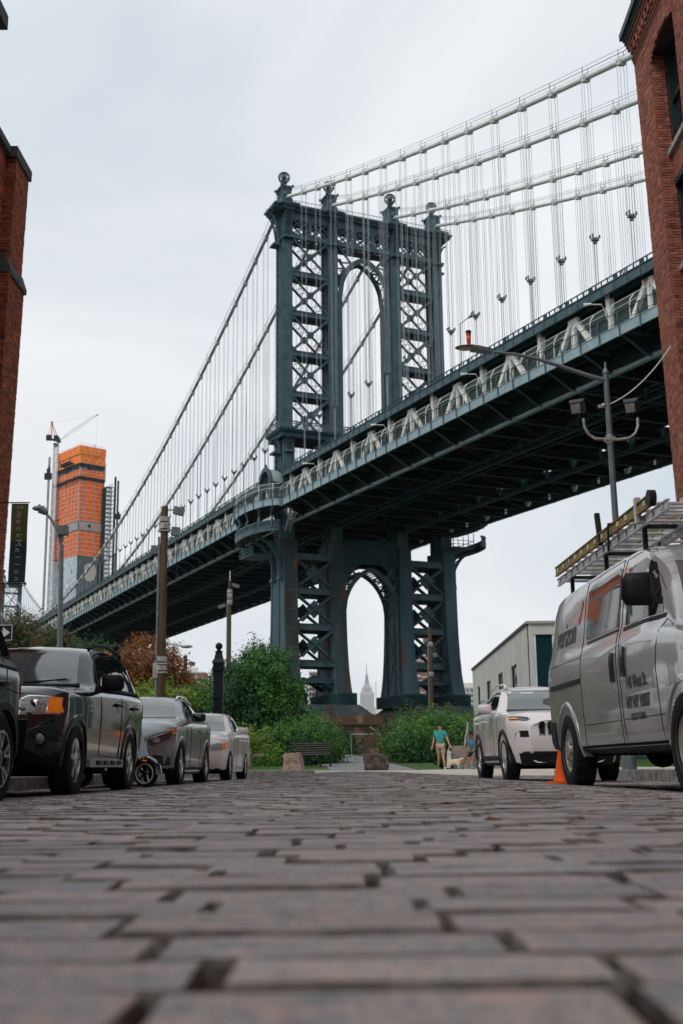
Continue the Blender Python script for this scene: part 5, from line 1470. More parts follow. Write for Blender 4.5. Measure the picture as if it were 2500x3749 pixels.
    def seam(s, pts, axis='y', side=1, w=.008, m=None):
        """a thin shut line following the body"""
        q = MB(); P_ = []
        for (a, b), (c, d) in zip(pts[:-1], pts[1:]):
            n = max(1, int(math.hypot(c - a, d - b) / .08))
            for i in range(n): P_.append((lerp(a, c, i / n), lerp(b, d, i / n)))
        P_.append(pts[-1]); W = []
        for a, b in P_:
            p, n = s.hit(a, b, axis, side); W.append(p + n * .0015)
        q.tube(W, w / 2, 4); return q
    def seams(s, lists, axis='y', side=1, w=.008, name='shut_line', m=None):
        q = MB()
        for l in lists: t = s.seam(l, axis, side, w); q.add(t.v, t.f)
        return q.build(name, m or M_seam, s.root)
    def wheel(s, x, y, r, rim, width, style='five', m=None, steer=0):
        side = 1 if y > 0 else -1; w = thing_part('wheel', s.root, (x, y, r)); w.rotation_euler = (0, 0, steer)
        W = width / 2
        q = MB(); q.lathe([(rim + .005, -W * .92), (rim + .03, -W), (r - .05, -W), (r - .018, -W * .9), (r - .003, -W * .66), (r, 0), (r - .003, W * .66), (r - .018, W * .9), (r - .05, W), (rim + .03, W), (rim + .005, W * .92)], 48, (0, 0, 0), 'y', True)
        for k in range(48):
            t = 2 * PI * k / 48
            for sg in (-1, 1): q.box((math.cos(t) * (r - .004), sg * W * .62, math.sin(t) * (r - .004)), (.012, W * .5, .022), Matrix.Rotation(-t, 3, 'Y'))
        q.build('tyre', M_tyre, w, smooth=True, angle=30)
        m = m or M_rim; q = MB(); f = side; A = 'y'
        q.lathe([(rim + .012, f * W * .96), (rim + .012, f * W * .82), (rim - .012, f * W * .80), (rim - .022, f * W * .3), (rim - .04, -f * W * .5)], 40, (0, 0, 0), A, cap=False)
        if style == 'steel':
            q.lathe([(rim - .01, f * W * .75), (rim * .82, f * W * .55), (rim * .62, f * W * .80), (rim * .45, f * W * .72), (rim * .36, f * W * 1.0), (.001, f * W * 1.02)], 32, (0, 0, 0), A, cap=False)
            for k in range(8): t = 2 * PI * k / 8; q.box((math.cos(t) * rim * .50, f * W * .84, math.sin(t) * rim * .50), (.03, .03, .03))
        else:
            n = {'five': 5, 'ten': 10, 'seven': 7, 'twin': 5}[style]
            for k in range(n):
                t = 2 * PI * k / n + .3
                for o_ in ((-.10, .10) if style == 'twin' else (0,)):
                    c, sn = math.cos(t + o_), math.sin(t + o_); c2, s2 = math.cos(t + o_ * 1.6), math.sin(t + o_ * 1.6)
                    ww = .05 if style in ('five',) else .03
                    p0 = Vector((c * .05, f * W * .86, sn * .05)); p1 = Vector((c2 * (rim - .005), f * W * .80, s2 * (rim - .005))); tn = Vector((-s2, 0, c2)); dp = Vector((0, -f * .045, 0))
                    wi, wo_ = ww * .8, ww * (1.3 if style == 'five' else 1)
                    a = [p0 - tn * wi / 2, p0 + tn * wi / 2, p1 + tn * wo_ / 2, p1 - tn * wo_ / 2]; b = [z + dp for z in a]
                    q.add(a + b, [(0, 1, 2, 3), (7, 6, 5, 4), (0, 4, 5, 1), (1, 5, 6, 2), (2, 6, 7, 3), (3, 7, 4, 0)])
            q.lathe([(.075, f * W * .7), (.075, f * W * .88), (.05, f * W * .93), (.001, f * W * .94)], 20, (0, 0, 0), A)
        q.build('rim', m, w, smooth=True, angle=30)
        q = MB(); q.lathe([(rim - .045, f * W * .1), (.001, f * W * .12)], 28, (0, 0, 0), A); q.build('brake', M_rimd, w)
        return w
    def arch(s, x, zc, r, y, width=.06, th=.03, a0=-8, a1=188, name='wheel_arch', m=None, side=1):
        q = MB(); n = 24; V = []
        for i in range(n + 1):
            t = R(lerp(a0, a1, i / n)); row = []
            for rr, dy in ((r - .004, -.05), (r - .004, th), (r + width * .7, th), (r + width, .004), (r + width, -.05)):
                px, pz = x + rr * math.cos(t), zc + rr * math.sin(t); p, nn = s.hit(px, max(pz, .34), 'y', side)
                yy = max(abs(p.y), y * .93) if dy > -.04 else abs(p.y); row.append((px, side * (yy + dy), pz))
            V += row
        F = [(i * 5 + j, i * 5 + j + 1, (i + 1) * 5 + j + 1, (i + 1) * 5 + j) for i in range(n) for j in range(4)]
        q.add(V, F); return q.build(name, m or s.clad, s.root, smooth=True, angle=40)
    def mirror(s, x, y, z, size=(.12, .24, .17), m=None, side=1, stalk=True):
        q = MB(); a, b, c = size; prof = [(-1, -.8), (-.85, -1), (.7, -1), (1, -.6), (1, .5), (.7, .95), (-.8, 1), (-1, .8)]
        V = []; n = len(prof); ks = [(-.5, .62), (-.42, .9), (.1, 1.0), (.38, .82), (.5, .5)]
        for dx, k in ks: V += [(x + dx * a, side * (y + b / 2 * (1 + u * k)), z + c / 2 * v * k) for u, v in prof]
        F = [(i * n + j, i * n + (j + 1) % n, (i + 1) * n + (j + 1) % n, (i + 1) * n + j) for i in range(len(ks) - 1) for j in range(n)] + [tuple(range(n)), tuple(reversed(range((len(ks) - 1) * n, len(ks) * n)))]
        q.add(V, F)
        if stalk: q.bar((x + .02, side * (y - .08), z - c * .35), (x, side * (y + .05), z - c * .3), .06, .05)
        o = q.build('mirror', m or M_plast, s.root, smooth=True, angle=50)
        g = MB(); g.box((x - a / 2 - .002, side * (y + b / 2), z), (.006, b * .58, c * .6)); g.build('mirror_glass', M_cglass, o); return o
def wells_z(r): return _wz[0]
_wz = [.34]
def thing_part(name, parent, loc):
    o = bpy.data.objects.new(name, None); C.objects.link(o); o.parent = parent; o.location = loc; o.empty_display_size = .1; return o
def smooth01(t): t = max(0, min(1, t)); return t * t * (3 - 2 * t)
def mk_warp(xf, xr, Wd, nose, tail, fcurve=.22, rcurve=.12, fl=.55, rl=.35):
    """nose/tail: [(z, dx)] how far the outline lies behind the foremost/rearmost plane at height z"""
    nz_, nd = zip(*nose); tz, td = zip(*tail)
    def f(x, y, z):
        t = smooth01((x - (xf - fl)) / fl); x2 = x - t * (np.interp(z, nz_, nd) + fcurve * (abs(y) / Wd) ** 2.6)
        u = smooth01(((xr + rl) - x) / rl); x2 += u * (np.interp(z, tz, td) + rcurve * (abs(y) / Wd) ** 3)
        return (float(x2), y, z)
    return f
def ellipse(cx, cy, a, b, n=16): return [(cx + a * math.cos(2 * PI * i / n), cy + b * math.sin(2 * PI * i / n)) for i in range(n)]
def groundz(x): return crown(x) + .0
FACING = R(-90)     # every parked vehicle faces the camera's end of the street

# ---------------------------------------------------------------- black SUV (second on the left)
P_esc = paint('charcoal black paint', (.009, .013, .016), .0, .15, .8)
c = Car('parked_suv', 'glossy charcoal black SUV with roof rails and amber headlight corner parked at left', 'car', (-3.76, 12.35, groundz(-3.76)), FACING + R(-1.2), (P_esc, M_plast))
_wz[0] = .36
st = [(.88, .42, .60, .80, .50, .86, .42, .90, .26, .91), (.82, .34, .76, .90, .64, .96, .52, 1.00, .3, 1.01), (.62, .30, .86, .99, .74, 1.04, .60, 1.06, .34, 1.075), (.1, .28, .895, 1.03, .78, 1.075, .62, 1.10, .35, 1.12), (-.45, .28, .905, 1.05, .80, 1.11, .66, 1.135, .36, 1.15),
      (-.72, .28, .905, 1.065, .84, 1.12, .72, 1.15, .4, 1.165), (-1.02, .28, .905, 1.08, .84, 1.17, .69, 1.36, .38, 1.40), (-1.36, .28, .905, 1.09, .83, 1.19, .65, 1.58, .36, 1.63), (-1.62, .28, .905, 1.10, .83, 1.20, .63, 1.63, .36, 1.685), (-2.4, .28, .905, 1.12, .83, 1.22, .63, 1.66, .36, 1.72),
      (-3.1, .30, .90, 1.13, .82, 1.23, .62, 1.64, .36, 1.70), (-3.42, .36, .89, 1.13, .80, 1.22, .60, 1.60, .35, 1.66), (-3.52, .42, .86, 1.10, .76, 1.20, .57, 1.52, .33, 1.58), (-3.56, .46, .80, 1.05, .70, 1.15, .52, 1.44, .3, 1.48)]
c.loft(st, mk_warp(.88, -3.56, .9, [(.3, .06), (.5, 0), (.72, 0), (.95, .10), (1.1, .2)], [(.4, .02), (.7, 0), (1.1, .03), (1.6, .22)], .30, .10, .6, .4),
       [(0, .415, .50), (-2.62, .415, .50)], lambda x, y, z: z < .42 and x > .3 or z < .34)
for x in (0, -2.62):
    for sg in (1, -1): c.wheel(x, sg * .79, .362, .222, .225, 'five')
c.panel('windscreen', [(-.66, 1.19), (.66, 1.19), (.56, 1.58), (-.56, 1.58)], M_wscr, 'x', 1, .006)
c.panel('windscreen_seal', [(-.70, 1.165), (.70, 1.165), (.70, 1.19), (-.70, 1.19)], M_plast, 'x', 1, .008)
for sg in (1, -1):
    c.panel('side_window', [(-1.12, 1.185), (-1.98, 1.20), (-1.98, 1.585), (-1.60, 1.575), (-1.36, 1.50)], M_cglass, 'y', sg, .003)
    c.panel('side_window', [(-2.05, 1.20), (-2.80, 1.215), (-2.86, 1.30), (-2.80, 1.585), (-2.05, 1.59)], M_cglass, 'y', sg, .003)
    c.panel('side_window', [(-2.90, 1.225), (-3.34, 1.235), (-3.30, 1.53), (-2.86, 1.575)], M_cglass, 'y', sg, .003)
    c.panel('window_trim', [(-.98, 1.135), (-3.38, 1.20), (-3.38, 1.225), (-.98, 1.165)], M_plast, 'y', sg, .006)
    c.seams([[(-.98, 1.12), (-1.0, .42), (-1.93, .40), (-2.03, .60), (-2.03, 1.56)], [(-2.03, .60), (-2.0, .40), (-2.25, .40)], [(-2.25, .45), (-2.32, .82), (-2.62, .95), (-2.90, 1.05), (-2.90, 1.2)]], 'y', sg)
    for hx in (-1.80, -2.72):
        q = MB(); p, n = c.hit(hx, 1.0, 'y', sg); q.tube([(hx + .10, p.y + sg * .008, 1.0), (hx + .05, p.y + sg * .045, 1.0), (hx - .07, p.y + sg * .045, 1.0), (hx - .10, p.y + sg * .008, 1.0)], .018, 8); q.sphere((hx, p.y, 1.0), .05, 10, 6, (1.1, .25, .8)); q.build('door_handle', M_gloss, c.root, smooth=True)
    c.mirror(-.98, .90, 1.205, (.15, .25, .19), M_plast, sg)
    # headlight with amber corner
    hl = c.panel('headlight', [(sg * .50, .79), (sg * .84, .80), (sg * .845, .97), (sg * .56, .985), (sg * .48, .94)], M_chrome, 'x', 1, .008)
    c.panel('lens', [(sg * .515, .805), (sg * .735, .81), (sg * .735, .965), (sg * .565, .97), (sg * .50, .93)], M_lens, 'x', 1, .016, parent=hl)
    q = MB(); p, n = c.hit(sg * .63, .885, 'x', 1); q.sphere((p.x + .0, sg * .63, .885), .062, 14, 8, (.5, 1, 1)); q.build('reflector', M_chrome, hl, smooth=True)
    c.panel('turn_signal', [(sg * .74, .81), (sg * .83, .815), (sg * .835, .955), (sg * .74, .965)], M_amber, 'x', 1, .018, parent=hl)
    c.panel('turn_signal', [(.44, .82), (.56, .83), (.56, .95), (.46, .965)] if sg > 0 else [(.44, .82), (.56, .83), (.56, .95), (.46, .965)], M_amber, 'y', sg, .012, parent=hl)
    q = MB(); p, n = c.hit(sg * .70, .56, 'x', 1); q.lathe([(.085, .0), (.082, .03), (.062, .032), (.055, .01)], 20, (p.x - .01, sg * .70, .56), 'x'); q.build('fog_lamp_ring', M_plast, c.root, smooth=True)
    q = MB(); q.sphere((p.x + .01, sg * .70, .56), .055, 14, 8, (.4, 1, 1)); q.build('fog_lamp', M_lens, c.root, smooth=True)
    for x in (0, -2.62): c.arch(x, .36, .415, .9, .05, .018, side=sg, m=P_esc)
    q = MB(); q.tube([(-1.55, sg * .60, 1.645), (-1.66, sg * .60, 1.70), (-2.3, sg * .61, 1.745), (-3.15, sg * .60, 1.71), (-3.25, sg * .59, 1.66)], .022, 8); q.build('roof_rail', M_plast, c.root, smooth=True)
    q = MB(); q.bx(-.50, -2.12, sg * .885 - .03, sg * .885 + .03, .29, .375); q.build('step_bar', M_rim if False else mat('silver sill trim', (.33, .35, .36), .35, .6, var=.1) if sg == 1 else M_plast, c.root)
    for k in range(4): q = MB(); q.bx(-.78 - k * .34, -.95 - k * .34, sg * .915, sg * .93, .315, .36); q.build('step_pad', M_plast, c.root)
    c.panel('tail_lamp', [(-3.44, .90), (-3.34, .90), (-3.34, 1.08), (-3.43, 1.08)], M_redl, 'y', sg, .008)
c.panel('grille', [(-.42, .70), (.42, .70), (.44, .94), (-.44, .94)], M_plast, 'x', 1, .01)
for z in (.74, .80, .86, .91): c.panel('grille_bar', [(-.42, z - .012), (.42, z - .012), (.42, z + .012), (-.42, z + .012)], M_chrome, 'x', 1, .025)
c.panel('lower_grille', [(-.45, .44), (.45, .44), (.48, .58), (-.48, .58)], M_gloss, 'x', 1, .006)
c.seams([[(-.52, .985), (-.60, 1.0), (-.3, 1.0), (.3, 1.0), (.60, 1.0)]], 'x', 1)
c.panel('sticker', [(.26, 1.205), (.44, 1.205), (.44, 1.245), (.26, 1.245)], M_stick, 'x', 1, .010)
c.panel('sticker', [(.46, 1.205), (.58, 1.205), (.58, 1.245), (.46, 1.245)], mat('teal sticker', (.08, .22, .25), .6), 'x', 1, .010)
for sg in (1, -1):
    q = MB(); pts = [c.hit(sg * yy, zz, 'x', 1)[0] + Vector((.012, 0, .012)) for yy, zz in ((.08, 1.20), (.30, 1.215), (.54, 1.235))]; q.tube(pts, .009, 5); q.build('wiper', M_plast, c.root)
ESC = c

# ---------------------------------------------------------------- first SUV at the left edge, only its rear quarter is in the picture
P_ren = paint('black blue paint', (.008, .013, .017), .0, .2, .5)
c = Car('parked_suv', 'dark compact SUV cut off by the left edge, black cladding round its machined wheel', 'car', (-3.92, 7.50, groundz(-3.9)), FACING + R(-1), (P_ren, M_plast))
_wz[0] = .35
st = [(.76, .42, .70, .84, .55, .92, .45, .98, .26, 1.0), (.68, .34, .84, .96, .70, 1.02, .56, 1.06, .3, 1.07), (.2, .26, .90, 1.03, .78, 1.08, .64, 1.10, .34, 1.12), (-.4, .26, .905, 1.06, .82, 1.12, .70, 1.14, .36, 1.15), (-.62, .26, .905, 1.07, .84, 1.14, .72, 1.17, .4, 1.18),
      (-1.08, .26, .905, 1.09, .83, 1.20, .66, 1.58, .36, 1.64), (-1.3, .26, .905, 1.09, .83, 1.21, .65, 1.62, .36, 1.68), (-2.3, .26, .905, 1.10, .83, 1.22, .65, 1.64, .36, 1.70), (-2.95, .30, .90, 1.10, .82, 1.22, .64, 1.62, .36, 1.68), (-3.22, .38, .88, 1.08, .80, 1.20, .62, 1.56, .34, 1.62), (-3.30, .44, .83, 1.02, .76, 1.14, .58, 1.48, .3, 1.52)]
c.loft(st, mk_warp(.76, -3.30, .9, [(.3, .04), (.6, 0), (1.0, .08)], [(.4, .02), (.7, 0), (1.1, .02), (1.6, .16)], .18, .12), [(0, .42, .50), (-2.57, .42, .50)], lambda x, y, z: z < .42)
for x in (0, -2.57):
    for sg in (1, -1):
        w = c.wheel(x, sg * .80, .362, .235, .225, 'five', M_rimd)
        q = MB()
        for k in range(5):     # bright machined triangles between the dark spokes
            t = 2 * PI * k / 5 + .3
            for o_ in (-.22, .22):
                q.bar((math.cos(t + o_ * .4) * .09, sg * .1, math.sin(t + o_ * .4) * .09), (math.cos(t + o_ * 1.0) * .228, sg * .102, math.sin(t + o_ * 1.0) * .228), .022, .02, (0, 1, 0))
            q.bar((math.cos(t - .22) * .226, sg * .102, math.sin(t - .22) * .226), (math.cos(t + .22) * .226, sg * .102, math.sin(t + .22) * .226), .018, .018, (0, 1, 0))
        q.lathe([(.236, sg * .09), (.236, sg * .112), (.222, sg * .112)], 36, (0, 0, 0), 'y', cap=False); q.build('spoke', M_rim, w)
        c.arch(x, .35, .42, .9, .085, .035, side=sg)
for sg in (1, -1):
    c.panel('side_window', [(-.85, 1.19), (-1.85, 1.20), (-1.85, 1.57), (-1.30, 1.56)], M_cglass, 'y', sg); c.panel('side_window', [(-1.92, 1.20), (-2.6, 1.21), (-2.66, 1.57), (-1.92, 1.575)], M_cglass, 'y', sg)
    c.panel('side_window', [(-2.72, 1.22), (-3.0, 1.25), (-3.0, 1.52), (-2.72, 1.56)], M_cglass, 'y', sg)
    c.panel('tail_lamp', [(-3.18, .88), (-3.10, .88), (-3.10, 1.02), (-3.17, 1.02)], M_redl, 'y', sg, .010)
    c.seams([[(-1.88, 1.56), (-1.88, .45), (-2.1, .42)], [(-2.12, .5), (-2.3, .86), (-2.65, 1.0), (-2.69, 1.2)], [(-2.60, .95), (-2.95, .93), (-3.2, .93)]], 'y', sg)
    c.mirror(-.85, .90, 1.20, (.16, .25, .19), M_gloss, sg)
    for hx in (-1.62, -2.5): q = MB(); p, n = c.hit(hx, .98, 'y', sg); q.tube([(hx + .1, p.y, .98), (hx + .05, p.y + sg * .04, .98), (hx - .07, p.y + sg * .04, .98), (hx - .1, p.y, .98)], .018, 8); q.build('door_handle', P_ren, c.root, smooth=True)
    q = MB(); q.tube([(-1.2, sg * .62, 1.64), (-1.3, sg * .62, 1.71), (-2.2, sg * .63, 1.74), (-3.0, sg * .62, 1.70), (-3.08, sg * .61, 1.63)], .02, 8); q.build('roof_rail', M_plast, c.root, smooth=True)
c.panel('windscreen', [(-.66, 1.20), (.66, 1.20), (.58, 1.56), (-.58, 1.56)], M_wscr, 'x', 1, .006)
c.panel('grille', [(-.45, .72), (.45, .72), (.45, .90), (-.45, .90)], M_gloss, 'x', 1, .01)
for sg in (1, -1): c.panel('headlight', ellipse(sg * .62, .82, .11, .11), M_lens, 'x', 1, .02)

# ---------------------------------------------------------------- silver grey crossover (third on the left)
P_gla = paint('silver grey paint', (.26, .29, .30), .5, .3)
c = Car('parked_crossover', 'silver grey crossover with large star grille and black door mirror behind the black SUV', 'car', (-3.62, 18.75, groundz(-3.62)), FACING + R(-1), (P_gla, M_plast))
_wz[0] = .34
st = [(.86, .34, .55, .66, .45, .72, .38, .75, .22, .76), (.80, .26, .74, .74, .60, .80, .46, .84, .26, .86), (.55, .22, .85, .84, .72, .89, .56, .92, .32, .94), (.1, .20, .89, .90, .77, .955, .60, .99, .34, 1.015), (-.45, .20, .90, .94, .80, 1.0, .64, 1.04, .36, 1.065),
      (-.70, .20, .90, .95, .83, 1.01, .71, 1.05, .4, 1.08), (-1.15, .20, .90, .97, .82, 1.05, .64, 1.27, .36, 1.31), (-1.55, .20, .90, .985, .81, 1.07, .59, 1.40, .34, 1.455), (-2.1, .20, .90, 1.0, .80, 1.08, .58, 1.43, .33, 1.49), (-2.8, .22, .90, 1.02, .79, 1.09, .56, 1.39, .32, 1.45), (-3.25, .28, .89, 1.02, .77, 1.10, .53, 1.30, .3, 1.36), (-3.5, .36, .85, .98, .70, 1.06, .48, 1.16, .28, 1.19), (-3.56, .42, .76, .92, .62, 1.0, .42, 1.06, .24, 1.08)]
c.loft(st, mk_warp(.86, -3.56, .9, [(.2, .08), (.4, .01), (.6, 0), (.8, .08), (1.0, .2)], [(.4, .02), (.8, 0), (1.1, .08), (1.4, .25)], .34, .14, .6, .4), [(0, .39, .50), (-2.70, .39, .50)], lambda x, y, z: z < .27)
for x in (0, -2.70):
    for sg in (1, -1): c.wheel(x, sg * .795, .345, .235, .225, 'five'); c.arch(x, .34, .385, .89, .035, .012, side=sg, m=P_gla)
c.panel('windscreen', [(-.66, 1.08), (.66, 1.08), (.53, 1.41), (-.53, 1.41)], M_wscr, 'x', 1, .006)
gr = c.panel('grille', [(-.40, .50), (.40, .50), (.47, .64), (.38, .73), (-.38, .73), (-.47, .64)], M_gloss, 'x', 1, .008)
for z in (.585, .655): c.panel('grille_bar', [(-.42, z - .016), (.42, z - .016), (.42, z + .016), (-.42, z + .016)], M_chrome, 'x', 1, .02, parent=gr)
q = MB(); p, n = c.hit(0, .62, 'x', 1); q.lathe([(.085, .0), (.085, .03), (.075, .03), (.072, .0)], 24, (p.x + .02, 0, .62), 'x')
for k in range(3): t = PI / 2 + 2 * PI * k / 3; q.bar((p.x + .045, 0, .62), (p.x + .045, math.cos(t) * .078, .62 + math.sin(t) * .078), .018, .012)
q.build('star_badge', M_chrome, gr)
c.panel('lower_grille', [(-.42, .30), (.42, .30), (.48, .40), (-.48, .40)], M_gloss, 'x', 1, .006)
for sg in (1, -1):
    hl = c.panel('headlight', [(sg * .50, .62), (sg * .56, .60), (sg * .78, .70), (sg * .83, .83), (sg * .70, .80), (sg * .52, .74)], M_lensd, 'x', 1, .012)
    c.panel('lens', [(sg * .53, .725), (sg * .70, .785), (sg * .80, .80), (sg * .70, .765), (sg * .54, .70)], M_lens, 'x', 1, .02, parent=hl)
    c.panel('reflector', ellipse(sg * .62, .68, .05, .04), M_lens, 'x', 1, .022, parent=hl); c.panel('turn_signal', [(.30, .80), (.42, .78), (.46, .82), (.32, .86)], M_amber, 'y', sg, .012, parent=hl)
    c.panel('air_intake', [(sg * .54, .30), (sg * .80, .32), (sg * .80, .44), (sg * .60, .47), (sg * .52, .42)], M_gloss, 'x', 1, .006)
    c.panel('side_window', [(-1.0, 1.04), (-1.95, 1.055), (-1.95, 1.385), (-1.58, 1.365), (-1.30, 1.25)], M_cglass, 'y', sg); c.panel('side_window', [(-2.02, 1.06), (-2.78, 1.08), (-2.86, 1.16), (-2.70, 1.34), (-2.02, 1.385)], M_cglass, 'y', sg)
    c.panel('side_window', [(-2.85, 1.10), (-3.15, 1.15), (-2.95, 1.28), (-2.78, 1.32)], M_cglass, 'y', sg)
    c.panel('window_trim', [(-.95, 1.01), (-3.10, 1.08), (-3.12, 1.10), (-.95, 1.03)], M_chrome, 'y', sg, .006)
    c.seams([[(-.92, 1.0), (-.95, .30), (-1.95, .28), (-2.0, .5), (-2.0, 1.36)], [(-2.0, .35), (-2.25, .33), (-2.36, .75), (-2.62, .84), (-2.83, 1.0), (-2.83, 1.1)], [(-.5, .93), (-.42, .60), (-.5, .3)]], 'y', sg)
    for hx in (-1.78, -2.66): q = MB(); p, n = c.hit(hx, .88, 'y', sg); q.tube([(hx + .1, p.y, .88), (hx + .05, p.y + sg * .04, .88), (hx - .07, p.y + sg * .04, .88), (hx - .1, p.y, .88)], .016, 8); q.build('door_handle', P_gla, c.root, smooth=True)
    c.mirror(-.95, .90, 1.08, (.14, .23, .145), M_gloss, sg)
    q = MB(); q.tube([(-1.45, sg * .55, 1.40), (-1.55, sg * .555, 1.455), (-2.3, sg * .56, 1.475), (-3.0, sg * .54, 1.41), (-3.1, sg * .53, 1.36)], .016, 8); q.build('roof_rail', M_chrome, c.root, smooth=True)
    c.panel('tail_lamp', [(-3.50, .84), (-3.30, .86), (-3.28, .98), (-3.48, .98)], M_redl, 'y', sg, .008)
    q = MB(); q.tube([c.hit(xx, .22, 'y', sg)[0] + Vector((0, sg * .01, 0)) for xx in np.linspace(-.55, -2.15, 8)], .035, 6); q.build('sill_trim', M_rimd, c.root)

# ---------------------------------------------------------------- pearl white saloon (fourth on the left)
P_wht = paint('white pearl paint', (.80, .78, .76), .0, .3)
c = Car('parked_saloon', 'white saloon with amber corner lamps, last in the left hand row of cars', 'car', (-3.44, 24.55, groundz(-3.44)), FACING + R(-1.5), (P_wht, M_plast))
_wz[0] = .315
st = [(.88, .32, .52, .60, .42, .66, .36, .68, .2, .69), (.82, .24, .72, .68, .58, .73, .44, .77, .26, .79), (.55, .20, .83, .78, .70, .83, .54, .86, .3, .88), (.1, .18, .87, .85, .74, .90, .58, .93, .32, .95), (-.5, .18, .88, .90, .78, .95, .64, .98, .36, 1.0),
      (-.78, .18, .88, .92, .80, .97, .69, 1.01, .4, 1.03), (-1.25, .18, .88, .94, .79, 1.01, .60, 1.25, .35, 1.29), (-1.62, .18, .88, .95, .78, 1.03, .55, 1.38, .33, 1.43), (-2.2, .18, .88, .96, .77, 1.04, .54, 1.41, .32, 1.465), (-2.75, .20, .88, .97, .76, 1.05, .53, 1.35, .3, 1.40), (-3.15, .24, .88, .98, .76, 1.03, .56, 1.17, .3, 1.20), (-3.38, .28, .87, .98, .76, 1.02, .60, 1.05, .32, 1.075), (-3.60, .34, .83, .95, .70, .99, .54, 1.01, .3, 1.03), (-3.68, .40, .74, .86, .62, .90, .46, .93, .26, .94)]
c.loft(st, mk_warp(.88, -3.68, .87, [(.2, .06), (.4, 0), (.6, .02), (.8, .12), (1.0, .2)], [(.4, .02), (.8, 0), (1.0, .04)], .34, .2, .6, .4), [(0, .365, .48), (-2.60, .365, .48)], lambda x, y, z: False)
for x in (0, -2.60):
    for sg in (1, -1): c.wheel(x, sg * .775, .318, .205, .205, 'seven')
c.panel('windscreen', [(-.64, 1.03), (.64, 1.03), (.50, 1.38), (-.50, 1.38)], M_wscr, 'x', 1, .006); c.panel('grille', [(-.38, .58), (.38, .58), (.40, .66), (-.40, .66)], M_plast, 'x', 1, .008); c.panel('lower_grille', [(-.50, .28), (.50, .28), (.45, .42), (-.45, .42)], M_plast, 'x', 1, .006)
c.panel('sticker', [(.30, 1.05), (.48, 1.05), (.48, 1.09), (.30, 1.09)], M_stick, 'x', 1, .010)
for sg in (1, -1):
    hl = c.panel('headlight', [(sg * .46, .60), (sg * .76, .62), (sg * .82, .74), (sg * .66, .75), (sg * .48, .69)], M_lens, 'x', 1, .010); c.panel('turn_signal', [(.34, .66), (.52, .65), (.50, .73), (.36, .76)], M_amber, 'y', sg, .012, parent=hl)
    c.panel('side_window', [(-1.08, 1.0), (-2.02, 1.01), (-2.02, 1.36), (-1.68, 1.345), (-1.35, 1.2)], M_cglass, 'y', sg); c.panel('side_window', [(-2.09, 1.01), (-2.82, 1.02), (-2.92, 1.08), (-2.62, 1.30), (-2.09, 1.36)], M_cglass, 'y', sg)
    c.seams([[(-.95, .98), (-.98, .28), (-2.02, .26), (-2.06, .5), (-2.06, 1.34)], [(-2.06, .35), (-2.2, .33), (-2.3, .72), (-2.6, .80), (-2.88, .95), (-2.9, 1.05)], [(-.55, .9), (-.45, .6), (-.5, .25)]], 'y', sg)
    for hx in (-1.82, -2.68): q = MB(); p, n = c.hit(hx, .84, 'y', sg); q.tube([(hx + .1, p.y, .84), (hx + .05, p.y + sg * .035, .84), (hx - .07, p.y + sg * .035, .84), (hx - .1, p.y, .84)], .016, 8); q.build('door_handle', P_wht, c.root, smooth=True)
    c.mirror(-1.02, .88, 1.03, (.14, .22, .14), P_wht, sg); c.panel('tail_lamp', [(-3.62, .78), (-3.36, .80), (-3.34, .92), (-3.58, .93)], M_redl, 'y', sg, .01)
    q = MB(); q.tube([c.hit(xx, .21, 'y', sg)[0] + Vector((0, sg * .004, 0)) for xx in np.linspace(-.45, -2.15, 8)], .03, 6); q.build('sill_trim', P_wht, c.root)
q = MB(); q.bx(.05, .09, -.3, .3, .5, .51); 

# ---------------------------------------------------------------- pearl white SUV on the right
P_che = paint('pearl white paint', (.76, .74, .74), .0, .28)
c = Car('parked_suv', 'pearl white SUV with slim headlights and black lower cladding on the right', 'car', (3.13, 18.9, groundz(3.08)), FACING + R(2.8), (P_che, M_plast))
c.root.scale = (.95, .95, .95)
_wz[0] = .36
st = [(.90, .30, .60, .86, .48, .92, .40, .95, .24, .96), (.84, .25, .78, .94, .62, .99, .50, 1.02, .28, 1.035), (.6, .28, .88, 1.0, .74, 1.05, .60, 1.07, .34, 1.085), (.1, .26, .92, 1.04, .78, 1.09, .62, 1.12, .35, 1.14), (-.45, .26, .925, 1.07, .80, 1.12, .66, 1.15, .36, 1.17),
      (-.72, .26, .925, 1.08, .84, 1.13, .73, 1.16, .4, 1.18), (-1.15, .26, .925, 1.10, .83, 1.18, .67, 1.42, .37, 1.46), (-1.5, .26, .925, 1.11, .82, 1.20, .62, 1.56, .35, 1.61), (-2.1, .26, .925, 1.12, .81, 1.21, .61, 1.61, .34, 1.665), (-2.8, .28, .92, 1.14, .80, 1.22, .59, 1.58, .33, 1.64), (-3.3, .34, .91, 1.14, .78, 1.22, .56, 1.48, .32, 1.55), (-3.6, .40, .88, 1.10, .72, 1.18, .50, 1.30, .3, 1.35), (-3.72, .46, .80, 1.02, .64, 1.10, .44, 1.16, .26, 1.19)]
c.loft(st, mk_warp(.90, -3.72, .92, [(.3, .10), (.5, .02), (.7, 0), (.9, .03), (1.05, .16)], [(.4, .02), (.8, 0), (1.2, .06), (1.6, .25)], .34, .14, .6, .4), [(0, .43, .50), (-2.70, .43, .50)], lambda x, y, z: z < .30)
c.panel('lower_bumper', [(-.72, .27), (.72, .27), (.76, .45), (-.76, .45)], M_plast, 'x', 1, .012)
for sg in (1, -1):
    c.panel('sill_cladding', [(-.42, .27), (-2.28, .27), (-2.28, .42), (-.42, .42)], M_plast, 'y', sg, .010); c.panel('sill_cladding', [(-3.14, .38), (-3.55, .44), (-3.55, .56), (-3.14, .52)], M_plast, 'y', sg, .010)
